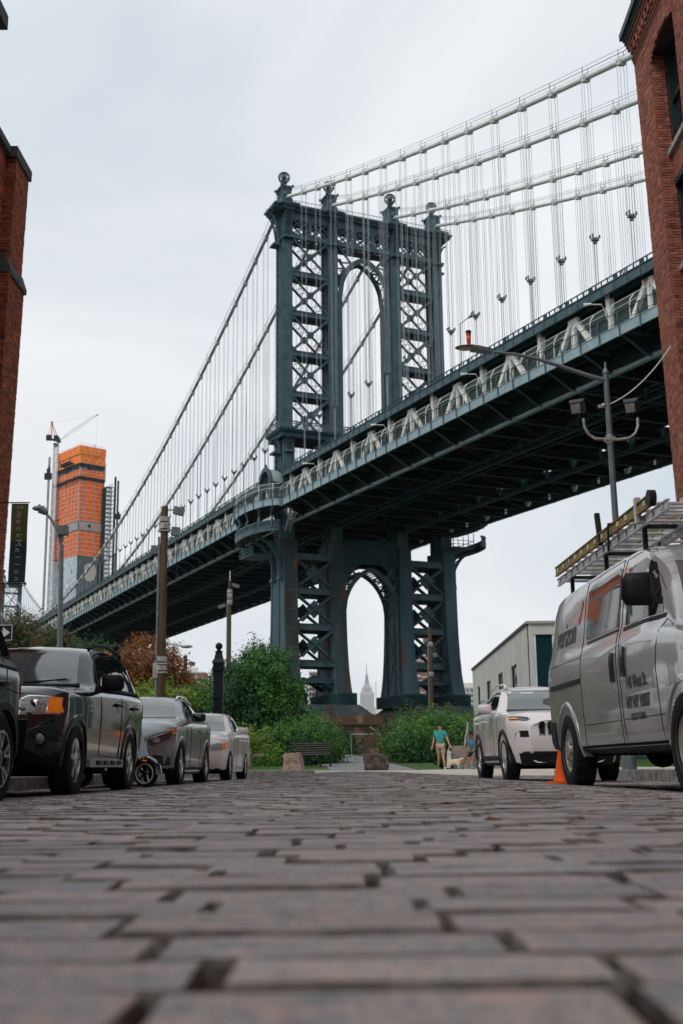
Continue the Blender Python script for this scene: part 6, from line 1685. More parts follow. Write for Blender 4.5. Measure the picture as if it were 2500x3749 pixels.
for x in (0, -2.70):
    for sg in (1, -1): c.wheel(x, sg * .80, .365, .232, .225, 'five'); c.arch(x, .36, .425, .92, .06, .02, side=sg)
c.panel('windscreen', [(-.68, 1.20), (.68, 1.20), (.57, 1.56), (-.57, 1.56)], M_wscr, 'x', 1, .006); c.panel('wiper_cowl', [(-.70, 1.165), (.70, 1.165), (.70, 1.195), (-.70, 1.195)], M_plast, 'x', 1, .008)
c.panel('sticker', [(-.36, 1.48), (-.14, 1.48), (-.14, 1.51), (-.36, 1.51)], M_stick, 'x', 1, .012)
for k in range(7):
    y = -.42 + k * .14; fr = c.panel('grille_slot', [(y - .052, .73), (y + .052, .73), (y + .058, .90), (y + .04, .945), (y - .04, .945), (y - .058, .90)], M_chrome, 'x', 1, .010); c.panel('slot_mesh', [(y - .036, .745), (y + .036, .745), (y + .042, .90), (y + .03, .93), (y - .03, .93), (y - .042, .90)], M_gloss, 'x', 1, .016, parent=fr)
for sg in (1, -1):
    hl = c.panel('headlight', [(sg * .58, .985), (sg * .64, .955), (sg * .86, .975), (sg * .905, 1.02), (sg * .80, 1.04), (sg * .62, 1.015)], M_lensd, 'x', 1, .012); c.panel('lens', [(sg * .60, .998), (sg * .80, 1.022), (sg * .89, 1.02), (sg * .80, 1.034), (sg * .62, 1.010)], M_lens, 'x', 1, .020, parent=hl)
    c.panel('turn_signal', [(sg * .74, .975), (sg * .85, .985), (sg * .87, 1.01), (sg * .78, 1.01)], M_amber, 'x', 1, .020, parent=hl)
    c.panel('lamp_recess', [(sg * .58, .70), (sg * .82, .70), (sg * .80, .77), (sg * .74, .80), (sg * .64, .80)], M_plast, 'x', 1, .004)
    c.panel('side_window', [(-1.05, 1.17), (-2.0, 1.185), (-2.0, 1.55), (-1.58, 1.53), (-1.3, 1.38)], M_cglass, 'y', sg); c.panel('side_window', [(-2.07, 1.19), (-2.80, 1.21), (-2.90, 1.28), (-2.76, 1.51), (-2.07, 1.55)], M_cglass, 'y', sg); c.panel('side_window', [(-2.92, 1.23), (-3.22, 1.27), (-3.1, 1.43), (-2.84, 1.49)], M_cglass, 'y', sg)
    c.panel('window_trim', [(-1.0, 1.14), (-3.22, 1.21), (-3.24, 1.23), (-1.0, 1.16)], M_chrome, 'y', sg, .006)
    c.seams([[(-.92, 1.12), (-.95, .44), (-2.0, .42), (-2.04, .6), (-2.04, 1.52)], [(-2.04, .44), (-2.2, .42), (-2.36, .86), (-2.66, .96), (-2.88, 1.12), (-2.9, 1.2)], [(-.55, 1.07), (-.48, .75), (-.5, .46)]], 'y', sg)
    for hx in (-1.82, -2.72): q = MB(); p, n = c.hit(hx, 1.02, 'y', sg); q.tube([(hx + .1, p.y, 1.02), (hx + .05, p.y + sg * .04, 1.02), (hx - .07, p.y + sg * .04, 1.02), (hx - .1, p.y, 1.02)], .018, 8); q.build('door_handle', P_che, c.root, smooth=True)
    c.mirror(-.98, .93, 1.22, (.15, .24, .16), P_che, sg)
    q = MB(); q.tube([(-1.3, sg * .60, 1.58), (-1.42, sg * .60, 1.655), (-2.3, sg * .60, 1.70), (-3.1, sg * .57, 1.62), (-3.2, sg * .56, 1.54)], .022, 8); q.build('roof_rail', P_che, c.root, smooth=True)
    c.panel('tail_lamp', [(-3.60, 1.0), (-3.34, 1.02), (-3.32, 1.12), (-3.56, 1.12)], M_redl, 'y', sg, .01)
c.panel('bumper_shadow_line', [(-.72, .455), (.72, .455), (.70, .475), (-.70, .475)], M_plast, 'x', 1, .01)

# ---------------------------------------------------------------- silver work van at the right edge
P_van = mat('silver van paint', (.42, .425, .43), .30, .45, var=.10, scale=1.5, coat=1, stretch=(1, 1, 2))
c = Car('work_van', 'silver work van with ladders on its roof parked at the right edge', 'van', (3.63, 9.53, groundz(3.45)), FACING + R(2.6), (P_van, M_plast))
c.root.scale = (1.07, 1.07, 1.07)
_wz[0] = .39
st = [(.92, .48, .72, .90, .60, .98, .50, 1.02, .3, 1.03), (.84, .40, .88, 1.04, .76, 1.12, .60, 1.16, .34, 1.17), (.4, .34, .97, 1.14, .84, 1.22, .68, 1.26, .4, 1.28), (-.1, .34, 1.0, 1.22, .90, 1.29, .78, 1.33, .45, 1.35), (-.30, .34, 1.0, 1.24, .92, 1.31, .82, 1.35, .45, 1.37),
      (-.75, .34, 1.005, 1.26, .93, 1.38, .80, 1.80, .44, 1.84), (-1.0, .34, 1.005, 1.27, .955, 1.42, .85, 1.97, .50, 2.05), (-1.4, .34, 1.005, 1.28, .955, 1.44, .85, 2.06, .50, 2.14), (-2.6, .34, 1.005, 1.28, .955, 1.44, .85, 2.08, .50, 2.16), (-4.2, .36, 1.005, 1.28, .955, 1.44, .85, 2.07, .50, 2.15), (-4.75, .38, 1.0, 1.28, .95, 1.44, .84, 2.03, .48, 2.11), (-4.95, .42, .98, 1.26, .93, 1.42, .80, 1.96, .45, 2.04), (-5.03, .46, .93, 1.22, .88, 1.38, .75, 1.86, .42, 1.93)]
c.loft(st, mk_warp(.92, -5.03, 1.0, [(.3, .05), (.6, 0), (1.0, .05), (1.3, .15)], [(.4, 0), (1.2, .02), (1.9, .12)], .2, .10, .5, .3), [(0, .47, .55), (-3.94, .46, .55)], lambda x, y, z: False)
for x in (0, -3.94):
    for sg in (1, -1): c.wheel(x, sg * .885, .388, .225, .235, 'steel', M_steelrim); c.arch(x, .39, .455, 1.0, .05, .012, side=sg, m=P_van)
S_ = -1      # the kerb side that faces the street centre is the van's right side
for sg in (-1, 1):
    c.panel('side_window', [(-.62, 1.43), (-1.57, 1.43), (-1.57, 1.93), (-1.10, 1.955), (-.90, 1.88)], M_cglass, 'y', sg, .004)
    c.panel('window_seal', [(-.55, 1.385), (-1.60, 1.385), (-1.60, 1.415), (-.55, 1.415)], M_plast, 'y', sg, .008)
    c.panel('side_window', [(-1.84, 1.45), (-3.02, 1.45), (-3.08, 1.50), (-3.06, 1.93), (-2.98, 1.985), (-1.90, 1.995), (-1.82, 1.94)], M_cglass, 'y', sg, .006)
    c.panel('window_seal', [(-1.82, 1.405), (-2.98, 1.405), (-3.03, 1.43), (-1.80, 1.43)], M_plast, 'y', sg, .005)
    c.seams([[(-.50, 1.36), (-.62, 1.0), (-.60, .50), (-.55, .40), (-1.66, .40), (-1.70, .6), (-1.70, 2.03), (-1.1, 2.03), (-.66, 1.62)], [(-1.78, .42), (-1.80, 2.05), (-3.18, 2.05), (-3.18, 1.38), (-3.18, .42)], [(-1.78, .42), (-3.2, .42)], [(-.25, 1.28), (-.50, 1.36)]], 'y', sg, .007)
    c.seams([[(-.5, .62), (-1.68, .62)], [(-1.8, .62), (-3.16, .62)], [(-3.2, 1.30), (-4.95, 1.30)]], 'y', sg, .006)
    c.panel('door_track', [(-3.22, 1.04), (-4.62, 1.04), (-4.62, 1.09), (-3.22, 1.09)], M_plast, 'y', sg, .012)
    c.panel('door_handle', [(-1.50, .98), (-1.59, .98), (-1.60, 1.22), (-1.57, 1.26), (-1.51, 1.24)], M_gloss, 'y', sg, .022)
    c.panel('door_handle', [(-1.88, .96), (-1.97, .96), (-1.98, 1.20), (-1.95, 1.24), (-1.89, 1.22)], M_gloss, 'y', sg, .022)
    c.panel('rub_strip', [(-.52, .395), (-3.4, .395), (-3.4, .42), (-.52, .42)], M_well, 'y', sg, .004)
    c.mirror(-.60, 1.00, 1.61, (.16, .24, .27), M_plast, sg); c.panel('tail_lamp', [(-5.0, 1.30), (-4.90, 1.30), (-4.86, 1.78), (-4.95, 1.78)], M_redl, 'y', sg, .01)
    c.panel('rear_cladding', [(-4.50, .40), (-4.98, .44), (-4.98, .72), (-4.55, .70)], M_plast, 'y', sg, .018)
    c.panel('headlight', [(sg * .58, .98), (sg * .86, .98), (sg * .86, 1.08), (sg * .60, 1.10)], M_lens, 'x', 1, .01)
c.panel('windscreen', [(-.78, 1.44), (.78, 1.44), (.72, 1.88), (-.72, 1.88)], M_wscr, 'x', 1, .006); c.panel('grille', [(-.55, .80), (.55, .80), (.55, 1.05), (-.55, 1.05)], M_plast, 'x', 1, .01)
def van_text(txt, size, x, z, m, sx=1.0, bold=.0, slant=0):
    o = text_mesh('lettering', txt, size, m, c.root, (0, 0, 0), (0, 0, 0), .0004, 1, bold, 'CENTER'); me = o.data
    for v in me.vertices:
        px, pz = x + v.co.x * sx * 1.0, z + v.co.y
        px += slant * v.co.y
        p, n = c.hit(px, pz, 'y', -1); v.co = Vector((px, p.y - .0035 - (.001 if v.co.z > 0 else 0), pz))
    return o
# seen from the van's right side, text runs towards the front
van_text('140 West St.', .15, -1.20, .92, M_wtext, .80, .003); van_text('NY NY 10007', .15, -1.20, .75, M_wtext, .80, .003); van_text('USDOT 036086', .085, -1.24, .63, M_wtext, .78, .001)
van_text('verizon', .36, -4.0, 1.60, M_wtext, .86, .006, .10)
q = MB()
for a, b in (((-3.46, 1.72), (-3.42, 1.66)), ((-3.42, 1.66), (-3.30, 1.88))):
    pa, pb = c.hit(a[0], a[1], 'y', -1)[0], c.hit(b[0], b[1], 'y', -1)[0]; q.bar(pa + Vector((0, -.004, 0)), pb + Vector((0, -.004, 0)), .028, .005, (0, 1, 0))
q.build('tick_mark', M_redt, c.root)
# exhaust, rear axle, spare details below
q = MB(); q.tube([(-3.94, -.8, .39), (-3.94, .8, .39)], .06, 10); q.sphere((-3.94, 0, .37), .17, 14, 8); q.tube([(-.1, -.7, .36), (-.1, .7, .36)], .05, 8); q.tube([(-1.5, .3, .30), (-4.6, .35, .36)], .035, 8); q.bx(-3.2, -2.2, .1, .7, .27, .45); q.build('underbody', M_well, c.root)
# roof rack belongs to the van; the ladders are things of their own
for x in (-1.35, -2.7, -4.2):
    q = MB(); q.bar((x, -.84, 2.27), (x, .84, 2.27), .035, .035)
    for y in (-.8, .8): q.bar((x, y, 2.04), (x, y, 2.27), .04, .03, (1, 0, 0))
    q.build('roof_rack', M_black, c.root)
VAN = c
bpy.context.view_layer.update()
vanM = Matrix.Translation(VAN.root.location) @ Matrix.Rotation(VAN.root.rotation_euler.z, 4, 'Z')
M_yrail = mat('yellow fibreglass rail', (.27, .19, .028), .5, var=.3, scale=5, col2=(.12, .09, .03), c2pos=.64)
M_alu = mat('worn aluminium', (.50, .51, .52), .4, .6, var=.25, scale=6)
def ladder(label, x0, x1, y0, y1, z, mr, rh=.09, nr=13, over=None):
    t = thing('ladder', label, 'ladder', VAN.root.location, VAN.root.rotation_euler.z)
    for y in (y0, y1):
        q = MB(); q.bar((x0, y, z), (x1, y, z), .012, rh); q.bar((x0, y, z + rh / 2), (x1, y, z + rh / 2), .035, .012); q.bar((x0, y, z - rh / 2), (x1, y, z - rh / 2), .035, .012); q.build('rail', mr, t)
    for i in range(nr):
        x = lerp(x0, x1, (i + .5) / nr); q = MB(); q.tube([(x, y0, z), (x, y1, z)], .018, 8); q.build('rung', M_alu, t)
        for y in (y0, y1): q = MB(); q.box((x, y + (.012 if y == max(y0, y1) else -.012), z), (.05, .012, .05)); q.build('rung_plate', M_alu, t)
    return t
l1 = ladder('yellow fibreglass ladder with black end boots lying on the van roof rack', -4.97, -.93, -.94, -.50, 2.57, M_yrail, .10)
for y in (-.94, -.50):
    q = MB(); q.lathe([(.075, y - .03), (.075, y + .03)], 12, (-.90, 0, 2.58), 'y'); q.build('end_boot', M_plast, l1)
    q = MB(); q.box((-1.35, y, 2.56), (.07, .05, .24)); q.build('bracket', M_alu, l1)
    q = MB(); q.bar((-2.75, y, 2.50), (-2.85, y, 2.85), .05, .05); q.build('hook', M_plast, l1)
l2 = ladder('bare aluminium ladder section nested under the yellow one', -5.05, -.55, -.90, -.54, 2.45, M_alu, .08, 15)
l3 = ladder('aluminium extension ladder on the far side of the van roof', -4.2, .5, -.35, .15, 2.48, M_alu, .08, 15)
t = thing('ladder_strap', 'dark tie strap looped over the ladders on the van roof', 'strap', VAN.root.location, VAN.root.rotation_euler.z)
q = MB(); q.tube([(-2.3, -.98, 2.35), (-2.26, -.98, 2.62), (-2.28, -.7, 2.66), (-2.3, -.46, 2.62), (-2.3, -.46, 2.38)], .014, 6); q.build('strap', M_black, t)

# ---------------------------------------------------------------- scooter between the SUV and the crossover
sc = thing('motor_scooter', 'black motor scooter with white rimmed front wheel squeezed behind the black SUV', 'scooter', (-2.97, 17.0, groundz(-3.0)), R(-18))
sc.scale = (.84, .84, .84)
q = MB(); q.lathe([(.155, -.045), (.20, -.05), (.222, -.025), (.226, 0), (.222, .025), (.20, .05), (.155, .045)], 32, (0, 0, .226), 'y', True)
q.build('tyre', M_tyre, sc, smooth=True)
M_wrim = mat('white wheel rim', (.62, .62, .60), .4, var=.05)
q = MB(); q.lathe([(.168, .046), (.168, .056), (.150, .056), (.148, .03)], 32, (0, 0, .226), 'y', cap=False); q.lathe([(.168, -.046), (.168, -.056), (.150, -.056), (.148, -.03)], 32, (0, 0, .226), 'y', cap=False); q.build('rim', M_wrim, sc)
q = MB()
for k in range(5): t_ = 2 * PI * k / 5; q.bar((0, 0, .226), (math.cos(t_) * .15, 0, .226 + math.sin(t_) * .15), .04, .03)
q.lathe([(.04, -.06), (.04, .06)], 14, (0, 0, .226), 'y'); q.build('spoke', M_gloss, sc)
q = MB(); n = 12; V = []
for i in range(n + 1):
    a = R(lerp(-5, 165, i / n))
    for y, k in ((-.085, .93), (-.07, 1.06), (0, 1.12), (.07, 1.06), (.085, .93)): V.append((math.cos(a) * .255 * k, y, .226 + math.sin(a) * .255 * k))
q.add(V, [(i * 5 + j, i * 5 + j + 1, (i + 1) * 5 + j + 1, (i + 1) * 5 + j) for i in range(n) for j in range(4)]); q.build('fender', M_gloss, sc, smooth=True)
q = MB(); q.bx(-.02, .06, .082, .094, .42, .445); q.build('reflector', M_amber, sc); q = MB(); q.bx(-.02, .06, -.094, -.082, .42, .445); q.build('reflector', M_amber, sc)
q = MB(); q.prism([(-.02, .42), (-.10, .40), (-.32, .98), (-.22, 1.02)], -.19, .19, lambda a, b, h: (a, h, b)); q.prism([(-.28, .20), (-.75, .20), (-.75, .28), (-.28, .28)], -.17, .17, lambda a, b, h: (a, h, b)); q.prism([(-.66, .24), (-1.45, .34), (-1.55, .62), (-1.4, .74), (-.78, .72)], -.17, .17, lambda a, b, h: (a, h, b)); q.build('scooter_body', M_gloss, sc, angle=30)
q = MB(); q.prism([(-.76, .73), (-1.5, .76), (-1.5, .83), (-.82, .80)], -.14, .14, lambda a, b, h: (a, h, b)); q.build('seat', M_plast, sc)
q = MB(); q.tube([(-.30, -.34, 1.04), (-.26, -.1, 1.05), (-.26, .1, 1.05), (-.30, .34, 1.04)], .016, 8); q.tube([(-.28, 0, 1.0), (-.0, 0, .226)], .03, 8); q.build('handlebar', M_plast, sc)
q = MB(); q.lathe([(.14, -.05), (.226, -.05), (.226, .05), (.14, .05)], 28, (-1.25, 0, .226), 'y', True); q.build('rear_wheel', M_tyre, sc)

# ---------------------------------------------------------------- traffic cone
cn = thing('traffic_cone', 'orange traffic cone standing behind the rear wheel of the van', 'traffic cone', (2.52, 14.95, groundz(2.56) + .002))
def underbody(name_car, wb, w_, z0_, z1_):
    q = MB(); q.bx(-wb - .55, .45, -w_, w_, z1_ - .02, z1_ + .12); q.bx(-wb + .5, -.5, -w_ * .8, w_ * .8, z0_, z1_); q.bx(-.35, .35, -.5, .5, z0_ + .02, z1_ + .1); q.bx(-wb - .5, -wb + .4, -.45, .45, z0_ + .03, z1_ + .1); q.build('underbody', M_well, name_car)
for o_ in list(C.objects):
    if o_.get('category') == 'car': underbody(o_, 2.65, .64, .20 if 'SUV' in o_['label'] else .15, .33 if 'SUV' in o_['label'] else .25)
M_or = mat('orange cone plastic', (.85, .13, .025), .45, var=.1, scale=6)
q = MB(); q.lathe([(.125, .03), (.115, .06), (.035, .50), (.032, .53), (.02, .53)], 24); q.build('cone', M_or, cn, smooth=True, angle=40)
q = MB(); q.prism([(-.19, -.16), (-.16, -.19), (.16, -.19), (.19, -.16), (.19, .16), (.16, .19), (-.16, .19), (-.19, .16)], 0, .035); q.build('base', M_or, cn)
# ================================================================ STREET FURNITURE
M_lamp = mat('grey lamp post steel', (.115, .135, .15), .5, .3, var=.2, scale=4)
M_pipe = mat('galvanised pipe', (.30, .29, .28), .5, .4, var=.3, scale=7)
M_wood = mat('tarred wooden pole', (.068, .047, .028), .85, var=.4, scale=5, stretch=(1, 1, .12), bump=.004)
M_boxg = mat('grey equipment box', (.11, .125, .13), .5, var=.2, scale=4)
M_conn = mat('pole conduit', (.14, .16, .165), .6, var=.3, scale=5)
M_post = mat('weathered timber', (.16, .12, .095), .9, var=.35, scale=8, bump=.004)
def sstuff(q, name, m, parent, **k): return q.build(name, m, parent, **k)
# street lamp on the right sidewalk, with U bracket carrying two floodlights
s_ = 26 / 22
rl = thing('street_lamp', 'tall grey street lamp with long curved arm and two floodlights on a U bracket', 'street lamp', (4.9 * s_, 26, 0))
def SL(x, z): return ((x - 4.9) * s_, 0, CAM_H + (z - CAM_H) * s_)
q = MB(); q.tube([(.02, 0, .03), (.03, 0, 4.5), (.01, 0, 7.0), (.0, 0, SL(4.9, 7.55)[2])], [.095, .075, .066, .06], 14); q.lathe([(.16, .0), (.16, .35), (.11, .5)], 14); q.build('pole', M_lamp, rl, smooth=True)
q = MB(); q.lathe([(.065, SL(0, 7.5)[2]), (.08, SL(0, 7.52)[2]), (.05, SL(0, 7.60)[2]), (.02, SL(0, 7.66)[2]), (.03, SL(0, 7.70)[2]), (.005, SL(0, 7.76)[2])], 12); q.build('pole_cap', M_lamp, rl, smooth=True)
arm = [(4.9, 7.37), (4.5, 7.50), (4.0, 7.69), (3.6, 7.83), (3.2, 7.93), (2.75, 7.985)]
q = MB(); q.tube([SL(*p) for p in arm], [.055, .050, .045, .04, .034, .03], 10); q.build('arm', M_lamp, rl, smooth=True)
q = MB(); a = SL(2.72, 8.0); b = SL(2.05, 8.12)
for k, (f0, f1, w0, w1, h) in enumerate(((0, .45, .10, .17, .085), (.45, .62, .17, .20, .06))):
    p, r_ = Vector(a).lerp(Vector(b), f0), Vector(a).lerp(Vector(b), f1)
    q.add([p + Vector((0, -w0, -h / 2)), p + Vector((0, w0, -h / 2)), p + Vector((0, w0, h / 2)), p + Vector((0, -w0, h / 2)), r_ + Vector((0, -w1, -h / 2)), r_ + Vector((0, w1, -h / 2)), r_ + Vector((0, w1, h / 2)), r_ + Vector((0, -w1, h / 2))], [(3, 2, 1, 0), (4, 5, 6, 7), (0, 1, 5, 4), (1, 2, 6, 5), (2, 3, 7, 6), (3, 0, 4, 7)])
q.sphere(Vector(a).lerp(Vector(b), .72), .23, 16, 8, (1.25, .85, .17)); q.build('lamp_head', M_lamp, rl, angle=35)
q = MB(); q.sphere(Vector(a).lerp(Vector(b), .74) - Vector((0, 0, .02)), .2, 14, 8, (1.1, .8, .16)); q.build('lamp_lens', mat('lamp diffuser', (.24, .22, .15), .3, var=.3, scale=15), rl, smooth=True)
q = MB(); U = [(4.42, 6.62), (4.43, 6.45), (4.50, 6.30), (4.62, 6.215), (4.80, 6.20), (5.08, 6.19), (5.28, 6.215), (5.40, 6.31), (5.455, 6.45), (5.46, 6.62)]
q.tube([SL(*p) for p in U], .032, 10); q.build('u_bracket', M_pipe, rl, smooth=True)
for z in (6.20,): q = MB(); q.lathe([(.085, SL(0, z - .08)[2]), (.085, SL(0, z + .08)[2])], 12); q.box(SL(4.9, z), (.22, .2, .08)); q.build('clamp', M_pipe, rl)
M_fl = mat('floodlight glass', (.22, .24, .23), .3, var=.2, scale=5)
for x, y_ in ((4.30, -1), (5.34, -1)):
    c_ = Vector(SL(x, 6.84)); f = thing_part('floodlight', rl, c_); f.rotation_euler = Euler((R(22), 0, R(-24)), 'XYZ'); f.scale = (.62, .62, .62)
    q = MB(); q.add([(-.22, -.16, -.24), (.22, -.16, -.24), (.22, -.16, .2), (-.22, -.16, .2), (-.28, .22, -.22), (.28, .22, -.22), (.28, .22, .28), (-.28, .22, .28)], [(3, 2, 1, 0), (4, 5, 6, 7), (0, 1, 5, 4), (1, 2, 6, 5), (2, 3, 7, 6), (3, 0, 4, 7)]); q.bx(-.04, .04, -.02, .06, -.4, -.2); q.build('housing', M_black, f)
    q = MB(); q.bx(-.17, .17, -.175, -.165, -.19, .15); q.build('glass', M_fl, f)
q = MB(); q.sphere(SL(4.82, 6.87), .06, 8, 6); q.box(SL(4.78, 6.86), (.14, .08, .06)); q.build('cable_clamp', M_pipe, rl)
wr = thing('overhead_wire', 'thin twisted wire rising from the street lamp to the right building', 'wire', (0, 0, 0))
q = MB(); p0 = Vector((4.9 * s_ - .08, 26, SL(0, 6.86)[2])); p1 = Vector((7.2, 25.6, 9.35)); pts = [p0.lerp(p1, t) - Vector((0, 0, .22 * 4 * t * (1 - t))) for t in np.linspace(0, 1, 14)]; q.tube(pts, .014, 5); q.build('wire', M_cable, wr)
hn = thing('red_can', 'small red and black can standing on the head of the street lamp', 'can', Vector((4.9 * s_, 26, 0)) + Vector(SL(2.27, 8.15)))
q = MB(); q.lathe([(.045, 0), (.05, .05), (.055, .22), (.062, .26)], 14); q.build('can_body', mat('red enamel', (.62, .03, .02), .35, var=.1), hn, smooth=True, angle=40)
q = MB(); q.lathe([(.062, .26), (.066, .30), (.066, .33), (.02, .335)], 14); q.build('can_cap', M_black, hn, smooth=True, angle=40)
q = MB(); q.lathe([(.0535, .13), (.0575, .19)], 14); q.build('label', mat('orange label', (.80, .30, .10), .5), hn)
# left street lamp beyond the crossing
s2 = 42 / 20
ll = thing('street_lamp', 'slender grey street lamp with small drooping head and grey box, left of the skyscraper', 'street lamp', (-5.0 * s2, 42, 0))
def S2(x, z): return ((x + 5.0) * s2, 0, CAM_H + (z - CAM_H) * s2)
q = MB(); q.tube([(.0, 0, -.02), S2(-5.0, 2.2), S2(-5.04, 3.9)], [.11, .10, .085], 12); q.lathe([(.2, -.02), (.2, .5), (.13, .65)], 12); q.build('pole', M_lamp, ll, smooth=True)
q = MB(); q.tube([S2(-5.045, 3.88), S2(-5.09, 4.08), S2(-5.20, 4.30), S2(-5.31, 4.44), S2(-5.36, 4.48)], [.06, .055, .05, .045, .045], 8); q.build('arm', M_lamp, ll, smooth=True)
q = MB(); q.tube([S2(-5.32, 4.46), S2(-5.42, 4.53)], [.10, .17], 10); q.sphere(S2(-5.46, 4.545), .22, 12, 8, (1.1, .8, .45)); q.sphere(S2(-5.45, 4.59), .06, 8, 6); q.build('lamp_head', M_lamp, ll, smooth=True)
q = MB(); q.box(S2(-5.025, 4.15), (.36, .3, .34)); q.build('equipment_box', M_boxg, ll); q = MB(); q.tube([S2(-5.03, 3.95), S2(-5.03, 4.1)], .05, 8); q.build('box_bracket', M_lamp, ll)
# wooden utility poles with camera clusters
def wood_pole(label, x, y, h, r, heads, collars, loc_lean=0.0):
    t = thing('utility_pole', label, 'pole', (x, y, 0), 0, 'wooden poles round the park')
    q = MB(); q.tube([(0, 0, -.1), (loc_lean * .5, 0, h * .5), (loc_lean, 0, h)], [r * 1.12, r * 1.02, r * .86], 12); q.build('pole', M_wood, t, smooth=True)
    for z in collars: q = MB(); q.lathe([(r * 1.35, z - .10), (r * 1.35, z + .10)], 12, (loc_lean * z / h, 0, 0)); q.box((0, 0, z - .18), (r * 2.8, r * 2.2, .06)); q.build('steel_collar', M_pipe, t)
    for dx, z, w, hh, tilt in heads:
        q = MB(); q.bar((0, 0, z), (dx, 0, z + .02), .05, .05); q.build('arm', M_conn, t)
        q = MB(); q.box((dx * 1.15, -.05, z - hh * .2), (w, w * .8, hh), Matrix.Rotation(tilt, 3, 'Y')); q.build('floodlight', M_boxg, t)
    q = MB(); q.tube([(-r * 1.15, -.1, .1), (-r * 1.15, -.1, h * .88)], .05, 6); q.build('conduit', M_conn, t)
    return t
u = wood_pole('thick wooden pole with a cluster of floodlights and a steel conduit, beside the orange tree', -7.86, 48, 10.75, .165, [(.52, 10.6, .42, .30, .25), (.42, 9.75, .34, .34, .1), (-.35, 9.0, .22, .35, 0)], [10.2, 9.9, 4.45, 4.1])
q = MB(); q.tube([(.1, 0, 5.1), (.5, 0, 5.05), (.9, 0, 4.95)], [.04, .03, .03], 6); q.sphere((1.0, 0, 4.95), .2, 10, 6, (1.3, .7, .35)); q.build('lamp_arm', M_pipe, u, smooth=True)
q = MB(); q.box((-.22, -.1, 4.0), (.2, .14, .6)); q.build('meter_box', M_pipe, u)
q = MB(); q.tube([(.55, -.1, 9.4), (.56, -.1, 7.8)], .015, 5); q.box((.56, -.1, 7.75), (.06, .06, .12)); q.build('hanging_cord', M_black, u)
u = wood_pole('thin wooden pole with a round camera and whip antenna under the bridge deck', -8.55, 80, 12.6, .13, [(.35, 12.3, .45, .22, .3), (-.45, 10.9, .5, .22, -.3)], [11.9, 11.6, 11.2])
q = MB(); q.tube([(0, 0, 12.6), (0, 0, 13.3)], .03, 5); q.build('antenna', M_cable, u)
u = wood_pole('wooden pole standing before the right hand bridge legs', 5.45, 88, 10.2, .15, [(-.3, 9.3, .35, .3, 0), (.3, 8.2, .3, .3, 0)], [9.0, 6.8])
u = wood_pole('short dark pole with cameras just right of the orange tree', -8.9, 62, 5.9, .11, [(.3, 5.5, .3, .2, .2), (.25, 4.9, .3, .2, .1)], [5.0])
# one way style arrow sign at the far left
sg_ = thing('arrow_sign', 'black street sign with a white arrow, half hidden behind the first SUV', 'sign', (-11.90, 40, 0))
q = MB(); q.tube([(-.1, .05, 0), (-.1, .05, 5.3)], .03, 8); q.build('post', M_lamp, sg_)
q = MB(); q.bx(-.42, .27, -.01, .01, 4.42, 4.95); q.build('sign_plate', M_black, sg_)
q = MB(); q.prism([(-.40, 4.62), (-.05, 4.62), (-.05, 4.50), (.20, 4.685), (-.05, 4.87), (-.05, 4.75), (-.40, 4.75)], -.018, -.012, lambda a, b, h: (a, h, b)); q.build('arrow', mat('sign white', (.55, .55, .55), .6, var=.1), sg_)
q = MB()
for a, b, c_, d in ((-.42, .27, 4.42, 4.44), (-.42, .27, 4.93, 4.95), (.25, .27, 4.42, 4.95), (-.42, -.40, 4.42, 4.95)): q.bx(a, b, -.016, -.011, c_, d)
q.build('sign_border', bpy.data.materials['sign white'], sg_)
# iron gate posts with ball finials
M_iron = mat('black cast iron', (.008, .010, .013), .5, var=.3, scale=6)
for i, (x, y, hh, lab) in enumerate(((-4.62, 40, 4.23, 'tall black cast iron gate post with ball finial in front of the dark green tree'), (-8.1, 40, 4.25, 'tall black cast iron gate post, only its ball finial showing above the black SUV'))):
    t = thing('gate_post', lab, 'post', (x, y, -.02), 0, 'black iron gate posts')
    q = MB()
    for w, z0_, z1_ in ((.24, 0, .5), (.15, .5, 2.4), (.18, 2.4, 2.5), (.16, 2.5, 3.35), (.205, 3.35, 3.45), (.18, 3.45, 3.6)): q.bx(-w, w, -w, w, z0_, z1_)
    for a, b, c_, d in ((.22, .14, 3.6, 3.75), (.14, .10, 3.75, 3.95)):
        q.add([(-a, -a, c_), (a, -a, c_), (a, a, c_), (-a, a, c_), (-b, -b, d), (b, -b, d), (b, b, d), (-b, b, d)], [(3, 2, 1, 0), (4, 5, 6, 7), (0, 1, 5, 4), (1, 2, 6, 5), (2, 3, 7, 6), (3, 0, 4, 7)])
    for k in range(5):
        for s in (-1, 1): q.bar((-.11, s * .165, .8 + k * .3), (.11, s * .165, 1.1 + k * .3), .04, .02, (0, 1, 0)); q.bar((.11, s * .165, .8 + k * .3), (-.11, s * .165, 1.1 + k * .3), .04, .02, (0, 1, 0))
    q.build('post', M_iron, t)
    q = MB(); q.lathe([(.12, 3.95), (.15, 3.98), (.07, 4.02), (.06, 4.06)], 12); q.sphere((0, 0, 4.16), .125, 14, 10); q.build('finial', M_iron, t, smooth=True)
q = None
